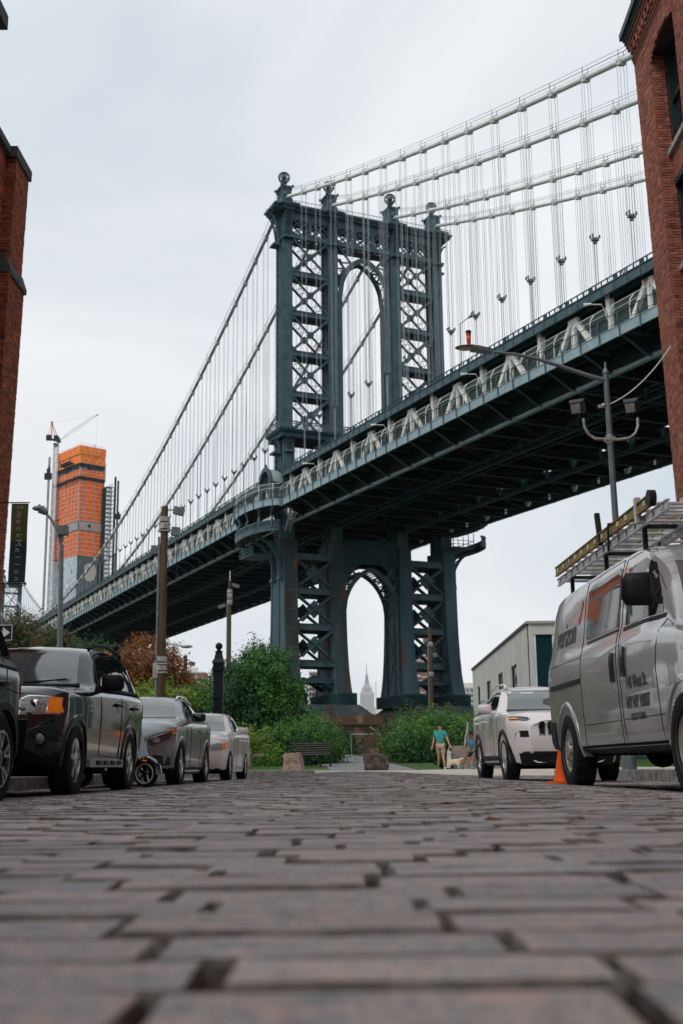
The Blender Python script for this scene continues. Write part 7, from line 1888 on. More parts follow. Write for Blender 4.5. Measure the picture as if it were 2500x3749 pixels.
# boulders
def boulder(name, label, loc, dims, m, seed, flat=None):
    rnd = random.Random(seed); t = bpy.data.meshes.new(name); bm = bmesh.new(); bmesh.ops.create_cube(bm, size=1); bmesh.ops.subdivide_edges(bm, edges=bm.edges[:], cuts=7, use_grid_fill=True)
    offs = [rnd.uniform(0, 9) for _ in range(3)]
    from mathutils import noise
    for v in bm.verts:
        p = v.co.copy(); r_ = p.normalized() * .5; p = p.lerp(r_, .22)
        if flat: p.x *= flat(p.z)
        n1 = noise.noise(Vector((p.x * 2.2 + offs[0], p.y * 2.2 + offs[1], p.z * 2.2 + offs[2]))); n2 = noise.noise(Vector((p.x * 6 + offs[1], p.y * 6, p.z * 6)))
        p += p.normalized() * (n1 * .10 + n2 * .035); v.co = Vector((p.x * dims[0], p.y * dims[1], p.z * dims[2] + dims[2] * .48))
    bm.to_mesh(t); bm.free(); t.materials.append(m); o = obj_mesh(name, t, None, loc); o.rotation_euler = (0, 0, rnd.uniform(-.3, .3)); tag(o, label, 'boulder'); return o
M_rk1 = mat('pink grey granite boulder', (.27, .20, .165), .9, var=.35, scale=6, bump=.02, bscale=18); M_rk2 = mat('dark pitted boulder', (.075, .058, .05), .9, var=.6, scale=5, bump=.03, bscale=14, col2=(.22, .16, .13), c2pos=.62)
boulder('boulder', 'pinkish trapezoid boulder in front of the left end of the curved bench', (-2.24, 42.3, -.02), (.74, .6, .66), M_rk1, 4, lambda z: 1.0 - .28 * (z + .5) * 1.0)
boulder('boulder', 'dark pitted square boulder alone at the mouth of the park path', (.62, 41.9, -.02), (.82, .6, .58), M_rk2, 8)
boulder('boulder', 'pale pink stone block the seated man sits on', (4.62, 46.25, -.02), (.62, .6, .52), M_rk1, 12)
boulder('boulder', 'low brown stone by the right sidewalk seen under the van', (6.4, 20.6, 0), (.8, .6, .4), M_rk1, 21)
# curved slatted bench
bn_ = thing('curved_bench', 'long curved wooden slat bench behind the pinkish boulder', 'bench', (-2.45, 46.7, .15))
ca = [(-.1 + i * .19, .55 * math.sin(i / 8 * PI * .8) * -1 - .02 * i * i * .4) for i in range(9)]
M_bsl = mat('grey bench slats', (.055, .05, .045), .8, var=.3, scale=6)
for k in range(5): q = MB(); q.tube([(a, b + k * .09 - .1, .44) for a, b in ca], .035, 4); q.build('slat', M_bsl, bn_)
for k in range(5): q = MB(); q.tube([(a, b + .42 + k * .035, .52 + k * .085) for a, b in ca], .03, 4); q.build('slat', M_bsl, bn_)
for a, b in ca[::2]:
    q = MB(); q.bar((a, b - .1, 0), (a, b - .05, .43), .05, .05); q.bar((a, b + .38, 0), (a, b + .40, .5), .05, .05); q.bar((a, b - .1, .40), (a, b + .38, .40), .05, .05); q.bar((a, b + .40, .45), (a, b + .60, .92), .05, .05); q.build('leg', M_iron, bn_)
# timber post and rail on the left corner
fp = thing('timber_rail', 'weathered timber post with a low rail by the left corner kerb', 'fence', (-3.95, 44, -.02))
q = MB(); q.box((0, 0, .4), (.14, .14, .8), Matrix.Rotation(.03, 3, 'Y')); q.build('post', M_post, fp)
q = MB(); q.bar((-2.6, .1, .62), (.55, .1, .60), .06, .1); q.build('rail', M_post, fp)
# handrail and low chain posts by the path
hr = thing('path_handrail', 'pale metal handrail by the path at the foot of the bridge pier', 'handrail', (-.3, 58, .55))
q = MB(); q.tube([(0, 0, 0), (0, 0, 1.1), (1.4, 0, 1.1), (1.4, .0, 0)], .035, 6); q.tube([(1.4, 0, 1.1), (.9, 0, 1.45)], .03, 6); q.build('rail', M_pipe, hr)
for x_, y_, h_ in ((-2.5, 55, .95), (-1.0, 57, 1.6), (1.05, 54, .9)):
    t = thing('path_post', {(-2.5): 'slim grey post in the bushes left of the path', (-1.0): 'tall slim post beside the path handrail', (1.05): 'dark blue slim post at the edge of the right bushes'}[x_], 'post', (x_, y_, 0)); q = MB(); q.lathe([(.05, 0), (.05, h_), (.0, h_ + .03)], 8); q.bx(-.06, .06, -.06, .06, h_ - .2, h_ - .12); q.build('post', M_pipe if x_ < 0 else mat('blue post', (.03, .07, .12), .5), t)
# steps up to the right, with handrail
stp = bpy.data.objects.new('park_steps', None); C.objects.link(stp); tag(stp, 'pale stone steps with metal handrail at the right of the bushes', 'steps'); stp.location = (5.4, 47.2, 0)
M_step = mat('stone steps', (.25, .215, .185), .85, var=.2, scale=3, space='World')
for k in range(6): q = MB(); q.bx(-1.6, 2.2, k * .36, k * .36 + .8, k * .155 - .1, k * .155 + .145); q.build('step', M_step, stp)
q = MB(); q.tube([(-1.25, -.2, 0), (-1.25, -.2, .92), (-1.22, .0, 1.0), (-.9, 2.0, 1.85)], .028, 6); q.tube([(-.9, 2.0, .9), (-.9, 2.0, 1.85)], .028, 6); q.build('handrail', M_pipe, stp)
# low things seen under the van: hydrant-like standpipe, blue box, brick planter
t = thing('sidewalk_box', 'pale blue grey utility box on the right sidewalk behind the van', 'box', (5.6, 19.4, .04)); q = MB(); q.bx(-.16, .16, -.16, .16, 0, .55); q.bx(-.20, .20, -.20, .20, 0, .08); q.bx(-.19, .19, -.19, .19, .55, .6); q.build('cabinet', mat('blue grey cabinet', (.16, .24, .28), .6), t)
t = thing('brick_planter', 'low red brick planter on the right sidewalk behind the van', 'planter', (6.6, 18.2, .04)); B = Bricks(); B.face((-.5, -.3, 0), (1, 0, 0), (0, -1, 0), 1.0, .45); B.face((-.5, .3, 0), (0, -1, 0), (-1, 0, 0), .6, .45); B.build(t, M_brickR, lambda c_: True); q = MB(); q.bx(-.49, .49, -.29, .29, 0, .46); q.build('planter_core', M_mortR, t)
for k, (x_, z_) in enumerate(((-1.15, .72),)): pass

# ================================================================ PEOPLE AND DOG
M_skin = mat('skin', (.50, .28, .19), .55, var=.1, scale=8); M_hair = mat('dark hair', (.02, .014, .010), .7, var=.3, scale=30)
M_tealt = mat('teal t shirt', (.045, .30, .29), .8, var=.15, scale=10); M_tan = mat('tan shorts', (.42, .29, .22), .85, var=.12, scale=10); M_shoe = mat('white trainers', (.62, .62, .63), .6)
M_bluet = mat('blue grey t shirt', (.075, .16, .215), .85, var=.15, scale=10); M_navy = mat('navy shorts', (.02, .03, .045), .85); M_redc = mat('red jacket', (.52, .05, .045), .8, var=.15, scale=10); M_bshoe = mat('blue trainers', (.05, .22, .30), .6); M_skin2 = mat('brown skin', (.24, .12, .08), .55, var=.1, scale=8)
def skin_mesh(name, nodes, edges, m, parent, sub_=2):
    me = bpy.data.meshes.new(name); ks = list(nodes); ix = {k: i for i, k in enumerate(ks)}
    me.from_pydata([nodes[k][:3] for k in ks], [(ix[a], ix[b]) for a, b in edges], []); o = obj_mesh(name, me, parent)
    o.modifiers.new('s', 'SKIN'); sl_ = me.skin_vertices[0].data
    for i, k in enumerate(ks):
        r_ = nodes[k][3]; sl_[i].radius = r_ if isinstance(r_, tuple) else (r_, r_)
    sl_[0].use_root = True
    mo = o.modifiers.new('d', 'SUBSURF'); mo.levels = sub_; mo.render_levels = sub_
    bpy.context.view_layer.update(); me2 = bpy.data.meshes.new_from_object(o.evaluated_get(bpy.context.evaluated_depsgraph_get())); o.modifiers.clear(); o.data = me2; me2.name = name
    me2.materials.clear(); me2.materials.append(m); me2.polygons.foreach_set('use_smooth', [True] * len(me2.polygons)); return o
def lerp3(a, b, t): return tuple(a[i] + (b[i] - a[i]) * t for i in range(3))
def person(label, loc, rz, J, skin, shirt, short, shoe, hair, group=None, cap=None):
    """J: joints pelvis, chest, neck, head, and l/r shoulder, elbow, wrist, hip, knee, ankle, toe (local metres)"""
    t = thing('person', label, 'person', loc, rz, group); n = {}; e = []
    n['pelvis'] = (*J['pelvis'], (.15, .11)); n['waist'] = (*lerp3(J['pelvis'], J['chest'], .45), (.135, .10)); n['chest'] = (*J['chest'], (.17, .115)); n['nb'] = (*lerp3(J['chest'], J['neck'], .75), (.10, .08)); n['neck'] = (*J['neck'], .055)
    hd = J['head']; nk = J['neck']; n['jaw'] = (*lerp3(nk, hd, .45), .070); n['head'] = (*hd, (.085, .098)); n['crown'] = (*lerp3(nk, hd, 1.55), .062)
    e += [('pelvis', 'waist'), ('waist', 'chest'), ('chest', 'nb'), ('nb', 'neck'), ('neck', 'jaw'), ('jaw', 'head'), ('head', 'crown')]
    for s in 'lr':
        n[s + 'sh'] = (*J[s + 'sh'], .062); n[s + 'el'] = (*J[s + 'el'], .042); n[s + 'wr'] = (*J[s + 'wr'], .026); n[s + 'pm'] = (*lerp3(J[s + 'el'], J[s + 'wr'], 1.28), (.036, .020))
        n[s + 'hp'] = (*J[s + 'hp'], .088); n[s + 'kn'] = (*J[s + 'kn'], .056); n[s + 'cf'] = (*lerp3(J[s + 'kn'], J[s + 'an'], .35), .054); n[s + 'an'] = (*J[s + 'an'], .036)
        e += [('chest', s + 'sh'), (s + 'sh', s + 'el'), (s + 'el', s + 'wr'), (s + 'wr', s + 'pm'), ('pelvis', s + 'hp'), (s + 'hp', s + 'kn'), (s + 'kn', s + 'cf'), (s + 'cf', s + 'an')]
        pm = Vector(n[s + 'pm'][:3]); dr = (pm - Vector(J[s + 'wr'])).normalized(); sd = dr.cross(Vector((0, 1, 0))); sd = sd.normalized() if sd.length > .1 else Vector((1, 0, 0))
        for k in range(4):
            o_ = sd * (-.027 + k * .018); n[f'{s}f{k}'] = (*(pm + dr * (.045 + .012 * (1 - abs(k - 1.4) / 1.6)) + o_), .0085); n[f'{s}g{k}'] = (*(pm + dr * (.075 + .014 * (1 - abs(k - 1.4) / 1.6)) + o_ * .9 + Vector((0, -.02, 0))), .0075); e += [(s + 'pm', f'{s}f{k}'), (f'{s}f{k}', f'{s}g{k}')]
        n[s + 'th'] = (*(pm + sd * .045 + dr * .01), .010); n[s + 'ti'] = (*(pm + sd * .055 + dr * .045), .008); e += [(s + 'pm', s + 'th'), (s + 'th', s + 'ti')]
    skin_mesh('body', n, e, skin, t, 1)
    sn = {k: (*n[k][:3], tuple(x * 1.20 for x in n[k][3])) for k in ('pelvis', 'waist', 'chest')}; sn['nb'] = (*n['nb'][:3], (.105, .088)); se = [('pelvis', 'waist'), ('waist', 'chest'), ('chest', 'nb')]
    for s in 'lr':
        sn[s + 'sh'] = (*n[s + 'sh'][:3], .080); sn[s + 'u'] = (*lerp3(J[s + 'sh'], J[s + 'el'], .68), .068); se += [('chest', s + 'sh'), (s + 'sh', s + 'u')]
    skin_mesh('shirt', sn, se, shirt, t)
    sn = {'pelvis': (*J['pelvis'], (.165, .125))}; se = []
    for s in 'lr': sn[s + 'hp'] = (*J[s + 'hp'], .112); sn[s + 'k'] = (*lerp3(J[s + 'hp'], J[s + 'kn'], .86), .088); se += [('pelvis', s + 'hp'), (s + 'hp', s + 'k')]
    skin_mesh('shorts', sn, se, short, t)
    for s in 'lr':
        a = Vector(J[s + 'an']); b = Vector(J[s + 'to']); q = MB(); q.tube([a + Vector((0, .05, -.045)), a + Vector((0, -.0, -.05)), a.lerp(b, .6) + Vector((0, 0, -.02)), b], [.045, .05, .045, .028], 8); q.build('shoe', shoe, t, smooth=True)
    h = Vector(hd); q = MB(); q.sphere(h + Vector((0, .018, .045)), .104, 14, 10, (.92, 1.0, .88)); q.v = [v for v in q.v]; q.build('hair' if not cap else 'cap', cap or hair, t, smooth=True)
    for s in (-1, 1): q = MB(); q.sphere(h + Vector((s * .032, -.090, .0)), .011, 8, 6); q.build('eye', M_black, t); q = MB(); q.sphere(h + Vector((s * .088, .01, -.01)), .022, 8, 6, (.4, .8, 1.3)); q.build('ear', skin, t, smooth=True)
    q = MB(); q.sphere(h + Vector((0, -.104, -.022)), .016, 8, 6, (.7, 1, 1.4)); q.build('nose', skin, t, smooth=True); q = MB(); q.sphere(h + Vector((0, -.086, -.062)), .02, 8, 6, (1.2, .4, .3)); q.build('mouth', mat('lips', (.33, .12, .10), .5), t)
    return t
walk = dict(pelvis=(0, 0, .93), chest=(0, -.02, 1.30), neck=(0, -.03, 1.50), head=(.0, -.06, 1.625), lsh=(.185, -.02, 1.40), rsh=(-.185, 0, 1.40), lel=(.27, -.06, 1.14), lwr=(.36, -.16, .93), rel=(-.25, .10, 1.13), rwr=(-.31, .02, .89),
            lhp=(.09, 0, .88), rhp=(-.09, 0, .88), lkn=(.11, -.12, .48), lan=(.16, -.16, .09), rkn=(-.07, .04, .47), ran=(-.12, .20, .10), lto=(.17, -.34, .03), rto=(-.12, .02, .03))
WM = person('man in teal t shirt and tan shorts walking a small dog', (3.20, 46.8, 0), R(-8), walk, M_skin, M_tealt, M_tan, M_shoe, M_hair)
sit = dict(pelvis=(0, .05, .60), chest=(-.06, -.02, .96), neck=(-.08, -.06, 1.15), head=(-.09, -.10, 1.28), lsh=(.13, -.03, 1.07), rsh=(-.25, -.03, 1.06), lel=(.20, -.12, .84), lwr=(.10, -.32, .72), rel=(-.33, -.10, .83), rwr=(-.30, -.30, .70),
           lhp=(.09, .02, .57), rhp=(-.10, .02, .57), lkn=(.12, -.40, .55), lan=(.10, -.44, .12), rkn=(-.20, -.38, .52), ran=(-.34, -.36, .10), lto=(.10, -.62, .03), rto=(-.38, -.54, .03))
person('man in blue grey t shirt and navy shorts sitting on a stone block', (4.44, 46.15, 0), R(-25), sit, M_skin2, M_bluet, M_navy, M_bshoe, M_hair)
st_ = {k: (v[0], v[1], v[2]) for k, v in walk.items()}; st_['lwr'] = (.10, -.22, 1.12); st_['rwr'] = (-.16, -.22, 1.10)
person('person in red jacket and pale cap sitting on the steps', (4.78, 48.25, .15), R(20), sit, M_skin, M_redc, M_navy, M_shoe, M_hair, cap=mat('pale cap', (.55, .53, .50), .8))
# dog on a lead
M_fur = mat('cream dog fur', (.62, .52, .42), .95, var=.25, scale=14, bump=.02, bscale=60, col2=(.45, .22, .12), c2pos=.62)
dg = thing('dog', 'small fluffy cream and tan dog on a lead', 'dog', (3.72, 46.2, 0), R(-12))
dn = {'chest': (.10, 0, .27, .105), 'mid': (-.06, 0, .27, .10), 'rump': (-.20, 0, .27, .10), 'neck': (.20, -.02, .34, .07), 'head': (.27, -.05, .385, .078), 'muz': (.33, -.10, .365, .038), 'tail': (-.29, 0, .36, .04), 'tail2': (-.31, 0, .44, .035)}
de = [('chest', 'mid'), ('mid', 'rump'), ('chest', 'neck'), ('neck', 'head'), ('head', 'muz'), ('rump', 'tail'), ('tail', 'tail2')]
for s, y in (('l', .07), ('r', -.07)):
    dn['f' + s] = (.13, y, .15, .038); dn['g' + s] = (.14 + y * .5, y, .03, .030); de += [('chest', 'f' + s), ('f' + s, 'g' + s)]
    dn['h' + s] = (-.19, y, .17, .05); dn['k' + s] = (-.24, y, .11, .028); dn['m' + s] = (-.21, y, .03, .028); de += [('rump', 'h' + s), ('h' + s, 'k' + s), ('k' + s, 'm' + s)]
skin_mesh('body', dn, de, M_fur, dg)
for y in (-1, 1): q = MB(); q.sphere((.255, -.05 + y * .07, .39), .035, 8, 6, (.7, .5, 1.4)); q.build('ear', M_fur, dg, smooth=True)
q = MB(); q.sphere((.365, -.125, .37), .014, 8, 6); q.sphere((.33, -.065, .405), .010, 6, 5); q.sphere((.30, -.115, .405), .010, 6, 5); q.build('nose_and_eyes', M_black, dg)
ld = thing('dog_lead', 'dark lead running from the walking man to the small dog', 'lead', (0, 0, 0)); q = MB(); q.tube([(3.54, 46.58, .86), (3.62, 46.45, .60), (3.80, 46.3, .44), (3.92, 46.15, .37)], .012, 5); q.tube([(3.54, 46.58, .86), (3.56, 46.4, .5), (3.70, 46.3, .42), (3.9, 46.16, .36)], .008, 5); q.build('lead', M_black, ld)
tb_ = thing('tote_bag', 'long white bag hanging beside the walking man', 'bag', (3.50, 46.75, .05)); q = MB(); q.prism([(-.10, 0), (.06, 0), (.12, .62), (-.04, .68)], -.05, .05, lambda a, b, h: (a, h, b)); q.build('bag', mat('white cotton', (.62, .62, .60), .85, var=.08), tb_)
q = MB(); q.tube([(.0, 0, .65), (.03, 0, .82)], .01, 5); q.build('strap', M_shoe, tb_)
ob = thing('orange_bag', 'bright orange bag beside the seated man', 'bag', (4.88, 46.0, .50)); q = MB(); q.sphere((0, 0, .18), .17, 12, 8, (.8, .7, 1.1)); q.tube([(-.05, -.12, .3), (-.05, -.16, .18), (-.05, -.12, .06)], .015, 5); q.build('bag', M_or, ob, smooth=True)
# ================================================================ VEGETATION
def leaf_mat(name, tones):
    m = mat(name, (.9, .9, .9), .55, var=.12, scale=1.2, attr=tones, spec=.35); b = m.node_tree.nodes['Principled BSDF']
    nt = m.node_tree; tr = nt.nodes.new('ShaderNodeBsdfTranslucent'); mxs = nt.nodes.new('ShaderNodeMixShader'); mxs.inputs[0].default_value = .28
    src = b.inputs['Base Color'].links[0].from_socket; nt.links.new(src, tr.inputs['Color']); out = nt.nodes['Material Output']
    nt.links.new(b.outputs[0], mxs.inputs[1]); nt.links.new(tr.outputs[0], mxs.inputs[2]); nt.links.new(mxs.outputs[0], out.inputs['Surface']); return m
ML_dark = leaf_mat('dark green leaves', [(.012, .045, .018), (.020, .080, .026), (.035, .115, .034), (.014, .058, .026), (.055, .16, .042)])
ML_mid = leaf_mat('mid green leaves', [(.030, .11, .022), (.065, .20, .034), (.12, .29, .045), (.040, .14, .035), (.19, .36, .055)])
ML_yel = leaf_mat('yellow green leaves', [(.09, .18, .025), (.22, .34, .04), (.15, .27, .03), (.38, .44, .06), (.06, .15, .03)])
ML_olive = leaf_mat('olive green leaves', [(.03, .07, .02), (.06, .10, .03), (.09, .135, .04), (.04, .09, .03)])
ML_orange = leaf_mat('rust orange leaves', [(.26, .080, .025), (.36, .13, .035), (.17, .055, .022), (.42, .19, .055), (.10, .075, .025)])
ML_mix = leaf_mat('green leaves turning red', [(.02, .06, .02), (.035, .09, .025), (.02, .06, .02), (.28, .07, .03), (.05, .11, .03), (.20, .10, .03)])
M_bark = mat('bark', (.07, .055, .045), .9, var=.4, scale=9, bump=.01)
def foliage(parent, blobs, n, per, leaf, m, spread=.28, seed=1, droop=.0, name='crown'):
    g = np.random.default_rng(seed); vol = np.array([b[3] * b[4] * b[5] for b in blobs]) ** .8; ch = g.choice(len(blobs), n, p=vol / vol.sum()); Bm = np.array(blobs)[ch]
    d = g.normal(size=(n, 3)); d /= np.linalg.norm(d, axis=1)[:, None]; r_ = g.uniform(.0, 1, n) ** .38; lump = 1 + .16 * np.sin(d[:, 0] * 5 + ch) * np.cos(d[:, 2] * 4 + ch * 2)
    cc = Bm[:, :3] + d * Bm[:, 3:6] * (r_ * lump)[:, None]
    tone = np.clip(g.normal(.5, .26, n), 0, .999)
    spr = spread * g.uniform(.45, 1.25, n)
    k = n * per; ci = np.repeat(np.arange(n), per); p = cc[ci] + g.normal(size=(k, 3)) * spr[ci][:, None] * np.array([1, 1, .7])
    # sprigs that stick out of the outline
    ns = max(8, n // 9); si = g.choice(n, ns); top = d[si] * np.array([1, 1, .6]) + np.array([0, 0, .75]) + g.normal(size=(ns, 3)) * .25; top /= np.linalg.norm(top, axis=1)[:, None]
    b0 = Bm[si][:, :3] + d[si] * Bm[si][:, 3:6] * .92; ln = g.uniform(.25, .75, ns) * (spread / .28); m2 = 22; tt_ = g.uniform(0, 1, (ns, m2))
    ps = b0[:, None, :] + top[:, None, :] * (tt_ * ln[:, None])[..., None] + g.normal(size=(ns, m2, 3)) * leaf * .55
    p = np.concatenate([p, ps.reshape(-1, 3)]); ci = np.concatenate([ci, np.repeat(si, m2)]); k = len(p)
    p[:, 2] = np.maximum(p[:, 2], .02)
    out = d[ci] + g.normal(size=(k, 3)) * .75 + np.array([0, 0, .5]); out /= np.linalg.norm(out, axis=1)[:, None]
    t1 = np.cross(out, g.normal(size=(k, 3))); t1 /= np.linalg.norm(t1, axis=1)[:, None]; t2 = np.cross(out, t1)
    L_ = leaf * g.uniform(.55, 1.75, k)[:, None]; W_ = L_ * .48
    fold = out * W_ * .35
    V = np.stack([p - t1 * L_ * .5, p + t2 * W_ * .5 - fold, p + t1 * L_ * .5, p - t2 * W_ * .5 - fold], 1).reshape(-1, 3)
    me = bpy.data.meshes.new(name); me.vertices.add(k * 4); me.vertices.foreach_set('co', V.astype(np.float32).ravel()); me.loops.add(k * 6); me.polygons.add(k * 2)
    base = np.arange(k)[:, None] * 4; li = np.concatenate([base + np.array([0, 1, 2]), base + np.array([0, 2, 3])], 1).ravel(); me.loops.foreach_set('vertex_index', li.astype(np.int32)); me.polygons.foreach_set('loop_start', (np.arange(k * 2) * 3).astype(np.int32)); me.polygons.foreach_set('loop_total', np.full(k * 2, 3, np.int32))
    a = me.attributes.new('tone', 'FLOAT', 'FACE'); tt = np.clip(tone[ci] + g.normal(size=k) * .10, 0, .999); a.data.foreach_set('value', np.repeat(tt, 2).astype(np.float32)); me.materials.append(m); me.update(); me.validate()
    o = obj_mesh(name, me, parent); return o
def trunk(parent, h, r, limbs, seed=1, top=None):
    g = random.Random(seed); q = MB(); top = top or (0, 0, h); q.tube([(0, 0, -.1), (g.uniform(-.1, .1), 0, h * .4), top], [r * 1.3, r, r * .5], 8)
    for k in range(limbs):
        f = g.uniform(.3, .95); a = g.uniform(0, 2 * PI); s = Vector(top) * f; e = s + Vector((math.cos(a), math.sin(a), g.uniform(.5, 1.2))) * h * g.uniform(.2, .4); q.tube([s, s.lerp(e, .5) + Vector((0, 0, -.1)), e], [r * .45, r * .3, r * .1], 5)
    return q.build('trunk', M_bark, parent, smooth=True)
def rel(blobs, x, y): return [(a - x, b - y, c_, d, e, f) for a, b, c_, d, e, f in blobs]
def plant(name, label, cat, x, y, blobs, n, per, leaf, m, th=0, tr_=.12, limbs=8, spread=.28, seed=1, group=None, extra=None):
    t = thing(name, label, cat, (x, y, -.03), 0, group)
    if th: trunk(t, th, tr_, limbs, seed)
    else:
        q = MB(); g = random.Random(seed)
        for k in range(7): b = rel(blobs, x, y)[g.randrange(len(blobs))]; q.tube([(b[0] * .5, b[1] * .5, 0), (b[0] + g.uniform(-.2, .2), b[1], b[2] + b[5] * .5)], [.03, .012], 5)
        q.build('stem', M_bark, t)
    foliage(t, rel(blobs, x, y), n, per, leaf, m, spread, seed)
    if extra:
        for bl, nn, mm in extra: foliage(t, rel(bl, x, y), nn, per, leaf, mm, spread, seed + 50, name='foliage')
    return t
plant('shrub', 'bright yellow green bush at the left, beside the pale saloon', 'shrub', -4.6, 48.2, [(-5.3, 48.4, .95, 1.1, .9, .95), (-4.3, 48, .85, 1.0, .9, .80), (-3.7, 48.2, .6, .8, .8, .7)], 340, 34, .085, ML_yel, seed=3, extra=[([(-5.0, 47.8, .5, 1.4, .8, .6), (-4.0, 47.6, .4, 1.0, .7, .5)], 200, ML_mid)])
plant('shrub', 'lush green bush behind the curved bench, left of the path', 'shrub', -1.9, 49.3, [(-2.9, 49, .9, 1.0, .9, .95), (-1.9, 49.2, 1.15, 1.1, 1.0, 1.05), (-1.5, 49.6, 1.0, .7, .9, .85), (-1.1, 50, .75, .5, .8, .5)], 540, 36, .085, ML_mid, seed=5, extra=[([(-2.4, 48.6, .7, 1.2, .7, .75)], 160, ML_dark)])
plant('shrub', 'low dark bush between the left tree and the path', 'shrub', -1.6, 61, [(-3.2, 61, 1.5, 1.5, .9, 1.0), (-1.7, 61.2, 1.45, 1.1, .9, .85), (-.6, 61.5, 1.2, .8, .9, .55)], 320, 32, .10, ML_dark, seed=6)
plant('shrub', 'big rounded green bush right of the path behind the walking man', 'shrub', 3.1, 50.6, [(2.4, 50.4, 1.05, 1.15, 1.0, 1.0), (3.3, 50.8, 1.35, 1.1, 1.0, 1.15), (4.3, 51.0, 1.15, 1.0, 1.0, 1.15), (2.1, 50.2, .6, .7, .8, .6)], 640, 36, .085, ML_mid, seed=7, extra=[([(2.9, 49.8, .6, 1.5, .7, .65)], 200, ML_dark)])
plant('shrub', 'feathery olive bush at the left end of the right hand bushes', 'shrub', 1.5, 53.2, [(1.75, 53, 1.2, .9, .9, 1.1), (2.3, 53.4, 1.45, 1.0, .9, 1.2), (3.2, 53.8, 1.5, 1.0, .9, 1.15)], 420, 36, .075, ML_olive, seed=8)
plant('shrub', 'olive green bush in front of the right bridge legs', 'shrub', 5.2, 55, [(4.6, 54.8, 1.5, 1.2, 1.0, 1.15), (5.7, 55.2, 1.4, 1.2, 1.0, 1.1), (6.5, 55.5, 1.0, .8, .9, .8)], 420, 36, .08, ML_olive, seed=9, extra=[([(5.6, 54.0, .8, 1.4, .8, .8)], 200, ML_dark)])
plant('tree', 'tall dark green leafy tree left of the bridge legs', 'tree', -4.2, 55, [(-4.3, 55, 4.3, 1.3, 1.3, 1.5), (-3.6, 55.2, 3.2, 1.15, 1.2, 1.3), (-5.2, 55, 3.1, 1.3, 1.2, 1.2), (-3.3, 55, 2.0, 1.0, 1.2, 1.0), (-4.5, 54.6, 1.9, 1.7, 1.2, 1.2), (-4.7, 55, 5.2, .55, .5, .65), (-3.6, 55, 4.9, .5, .5, .5), (-6.0, 55, 2.0, .8, .8, 1.2), (-2.7, 55, 3.5, .35, .5, .4), (-2.45, 55, 2.4, .35, .5, .25)], 1250, 36, .10, ML_dark, 4.2, .13, 12, .26, 10, extra=[([(-4.0, 54.4, 4.2, 1.2, 1.0, 1.5), (-3.4, 54.5, 2.6, 1.0, 1, 1.1), (-2.7, 54.4, 3.5, .35, .5, .3)], 260, ML_mid)])
plant('tree', 'rust orange autumn tree behind the thick wooden pole', 'tree', -10.4, 60, [(-10.4, 60, 5.4, 1.5, 1.4, 1.35), (-11.5, 60, 5.0, 1.2, 1.2, 1.1), (-9.3, 60, 4.8, 1.1, 1.1, 1.1), (-10.2, 60, 4.0, 1.8, 1.4, 1.1), (-12.4, 60, 5.6, .6, .6, .4), (-8.5, 60, 4.1, .7, .6, .6), (-10.0, 60, 6.3, .6, .6, .5)], 620, 30, .11, ML_orange, 5.5, .12, 12, .22, 11)
plant('shrub', 'yellow green sapling below the orange tree', 'shrub', -9.0, 55, [(-9.3, 55, 3.3, 1.0, .8, .75), (-8.2, 55, 3.1, .8, .8, .7), (-9.9, 55, 2.8, .9, .8, .6)], 260, 32, .10, ML_yel, 2.5, .05, 6, .22, 12, extra=[([(-9.0, 55.2, 2.2, 1.6, .8, 1.1)], 260, ML_mid)])
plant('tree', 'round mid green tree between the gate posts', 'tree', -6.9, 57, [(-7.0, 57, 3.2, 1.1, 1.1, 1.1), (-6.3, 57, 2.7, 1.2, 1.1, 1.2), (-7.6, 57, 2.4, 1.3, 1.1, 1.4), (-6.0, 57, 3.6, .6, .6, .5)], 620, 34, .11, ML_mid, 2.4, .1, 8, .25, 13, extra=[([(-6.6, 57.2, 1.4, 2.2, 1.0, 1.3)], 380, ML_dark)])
plant('tree', 'small tree with reddish tips behind the tall iron gate post', 'tree', -6.4, 62, [(-6.4, 62, 5.0, .8, .7, .55), (-6.9, 62, 4.4, .8, .7, .6), (-5.8, 62, 4.4, .7, .7, .7)], 220, 26, .11, ML_dark, 4.2, .08, 8, .2, 14, extra=[([(-7.2, 62, 4.7, .3, .3, .3)], 12, ML_orange)])
plant('tree', 'green tree turning red at the far left in front of the far bridge tower', 'tree', -19.6, 70, [(-20.2, 70, 8.3, 1.3, 1.2, 1.2), (-19.0, 70, 7.6, 1.4, 1.2, 1.3), (-18.0, 70, 7.2, 1.1, 1.1, .9), (-20.8, 70, 6.6, 1.8, 1.4, 1.4), (-18.6, 70, 6.2, 2.0, 1.4, 1.4)], 560, 32, .13, ML_mix, 7, .16, 12, .3, 15)
plant('tree', 'green brown tree overlapping the foot of the skyscraper', 'tree', -16.2, 66, [(-16.8, 66, 6.9, 1.1, 1.0, 1.1), (-15.9, 66, 6.2, 1.3, 1.1, 1.1), (-16.9, 66, 5.6, 1.4, 1.1, 1.0), (-15.4, 66, 5.4, 1.2, 1.1, .9)], 420, 30, .13, ML_mix, 6, .14, 10, .28, 16)
plant('tree', 'dark willow like tree above the black SUV roof', 'tree', -13.9, 64, [(-14.4, 64, 5.9, 1.3, 1.1, 1.1), (-13.2, 64, 5.6, 1.2, 1.1, 1.0), (-12.9, 64, 4.6, 1.8, 1.2, 1.1), (-15.2, 64, 4.8, 1.2, 1.1, 1.0)], 460, 34, .13, ML_dark, 5, .14, 10, .3, 17)
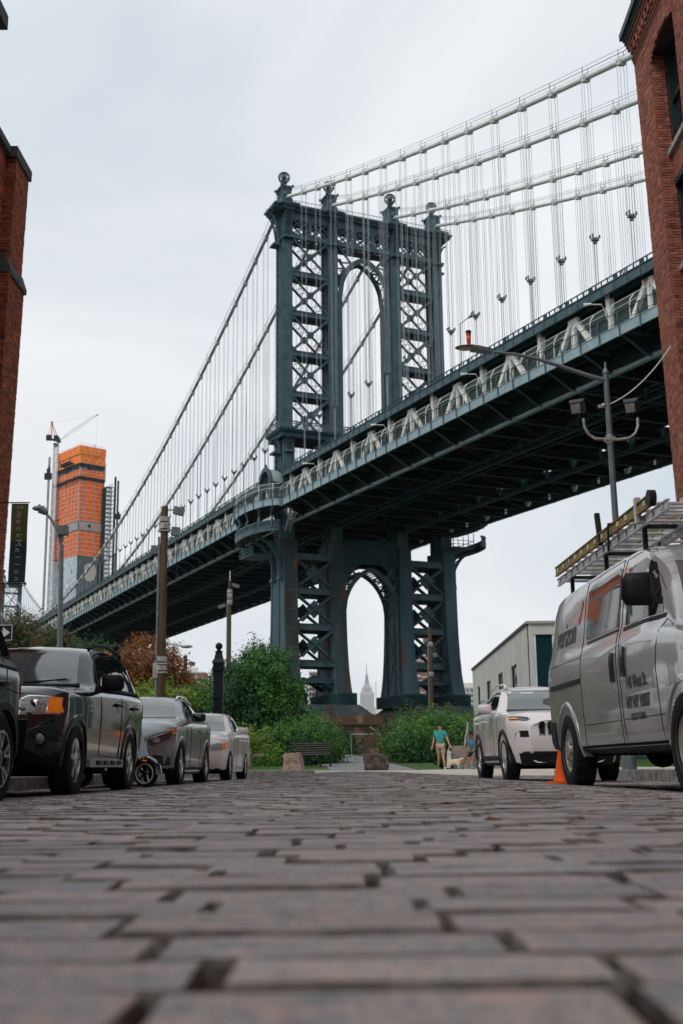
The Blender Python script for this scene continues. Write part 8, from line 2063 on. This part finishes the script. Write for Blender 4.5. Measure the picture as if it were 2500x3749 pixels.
plant('hedge', 'dark hedge filling the back of the park behind the parked cars', 'hedge', -9, 66, [(-16, 66, 2.2, 3, 1.3, 2.2), (-12, 66, 2.0, 2.8, 1.3, 2.1), (-8.5, 66.4, 1.6, 2.4, 1.3, 1.7), (-5, 66, 1.3, 2.4, 1.3, 1.4)], 900, 34, .15, ML_dark, spread=.35, seed=18)
# grass tufts at the foot of the bushes
g = MB(); rr = random.Random(5)
for _ in range(5200):
    a = rr.random()
    if a < .5: x, y = rr.uniform(-6.5, -1.6), rr.uniform(44.4, 48.5)
    else:
        x, y = rr.uniform(1.6, 4.6), rr.uniform(48.2, 50.5)
        if x > 3.0 and y < 49.6: continue
    h = rr.uniform(.06, .22); dx, dy = rr.uniform(-.06, .06), rr.uniform(-.05, .05); w = .012
    g.add([(x - w, y, -.03), (x + w, y, -.03), (x + dx, y + dy, h)], [(0, 1, 2)], rr.random())
o = g.build('grass_tufts', ML_mid, None, tones=True); tag(o, 'unmown grass along the foot of the park bushes', 'grass', kind='stuff')
g = MB(); rr = random.Random(9)
for _ in range(70):
    x, y = rr.uniform(-4, 4), rr.uniform(2.0, 26); z = crown(x) + .004; a = rr.uniform(0, PI); l = rr.uniform(.015, .035)
    g.add([(x - l * math.cos(a), y - l * math.sin(a), z), (x + l * .4 * math.sin(a), y - l * .4 * math.cos(a), z + .006), (x + l * math.cos(a), y + l * math.sin(a), z), (x - l * .4 * math.sin(a), y + l * .4 * math.cos(a), z + .008)], [(0, 1, 2, 3)], rr.random())
o = g.build('fallen_leaves', ML_orange, None, tones=True); tag(o, 'few fallen brown leaves scattered over the setts', 'leaves', kind='stuff')
# ---------------------------------------------------------------- pale air over the city
hz = bpy.data.materials.new('haze'); hz.use_nodes = True; nt = hz.node_tree; nt.nodes.clear()
pv = nt.nodes.new('ShaderNodeVolumePrincipled'); pv.inputs['Color'].default_value = (.90, .94, 1.0, 1); pv.inputs['Density'].default_value = .00002; pv.inputs['Anisotropy'].default_value = .2
o_ = nt.nodes.new('ShaderNodeOutputMaterial'); nt.links.new(pv.outputs[0], o_.inputs['Volume'])
m = MB(); m.bx(-6200, 6200, -400, 9200, -1.7, 520); stuff(m.build('haze', hz))
scn.cycles.volume_bounces = 1; scn.cycles.volume_step_rate = 5
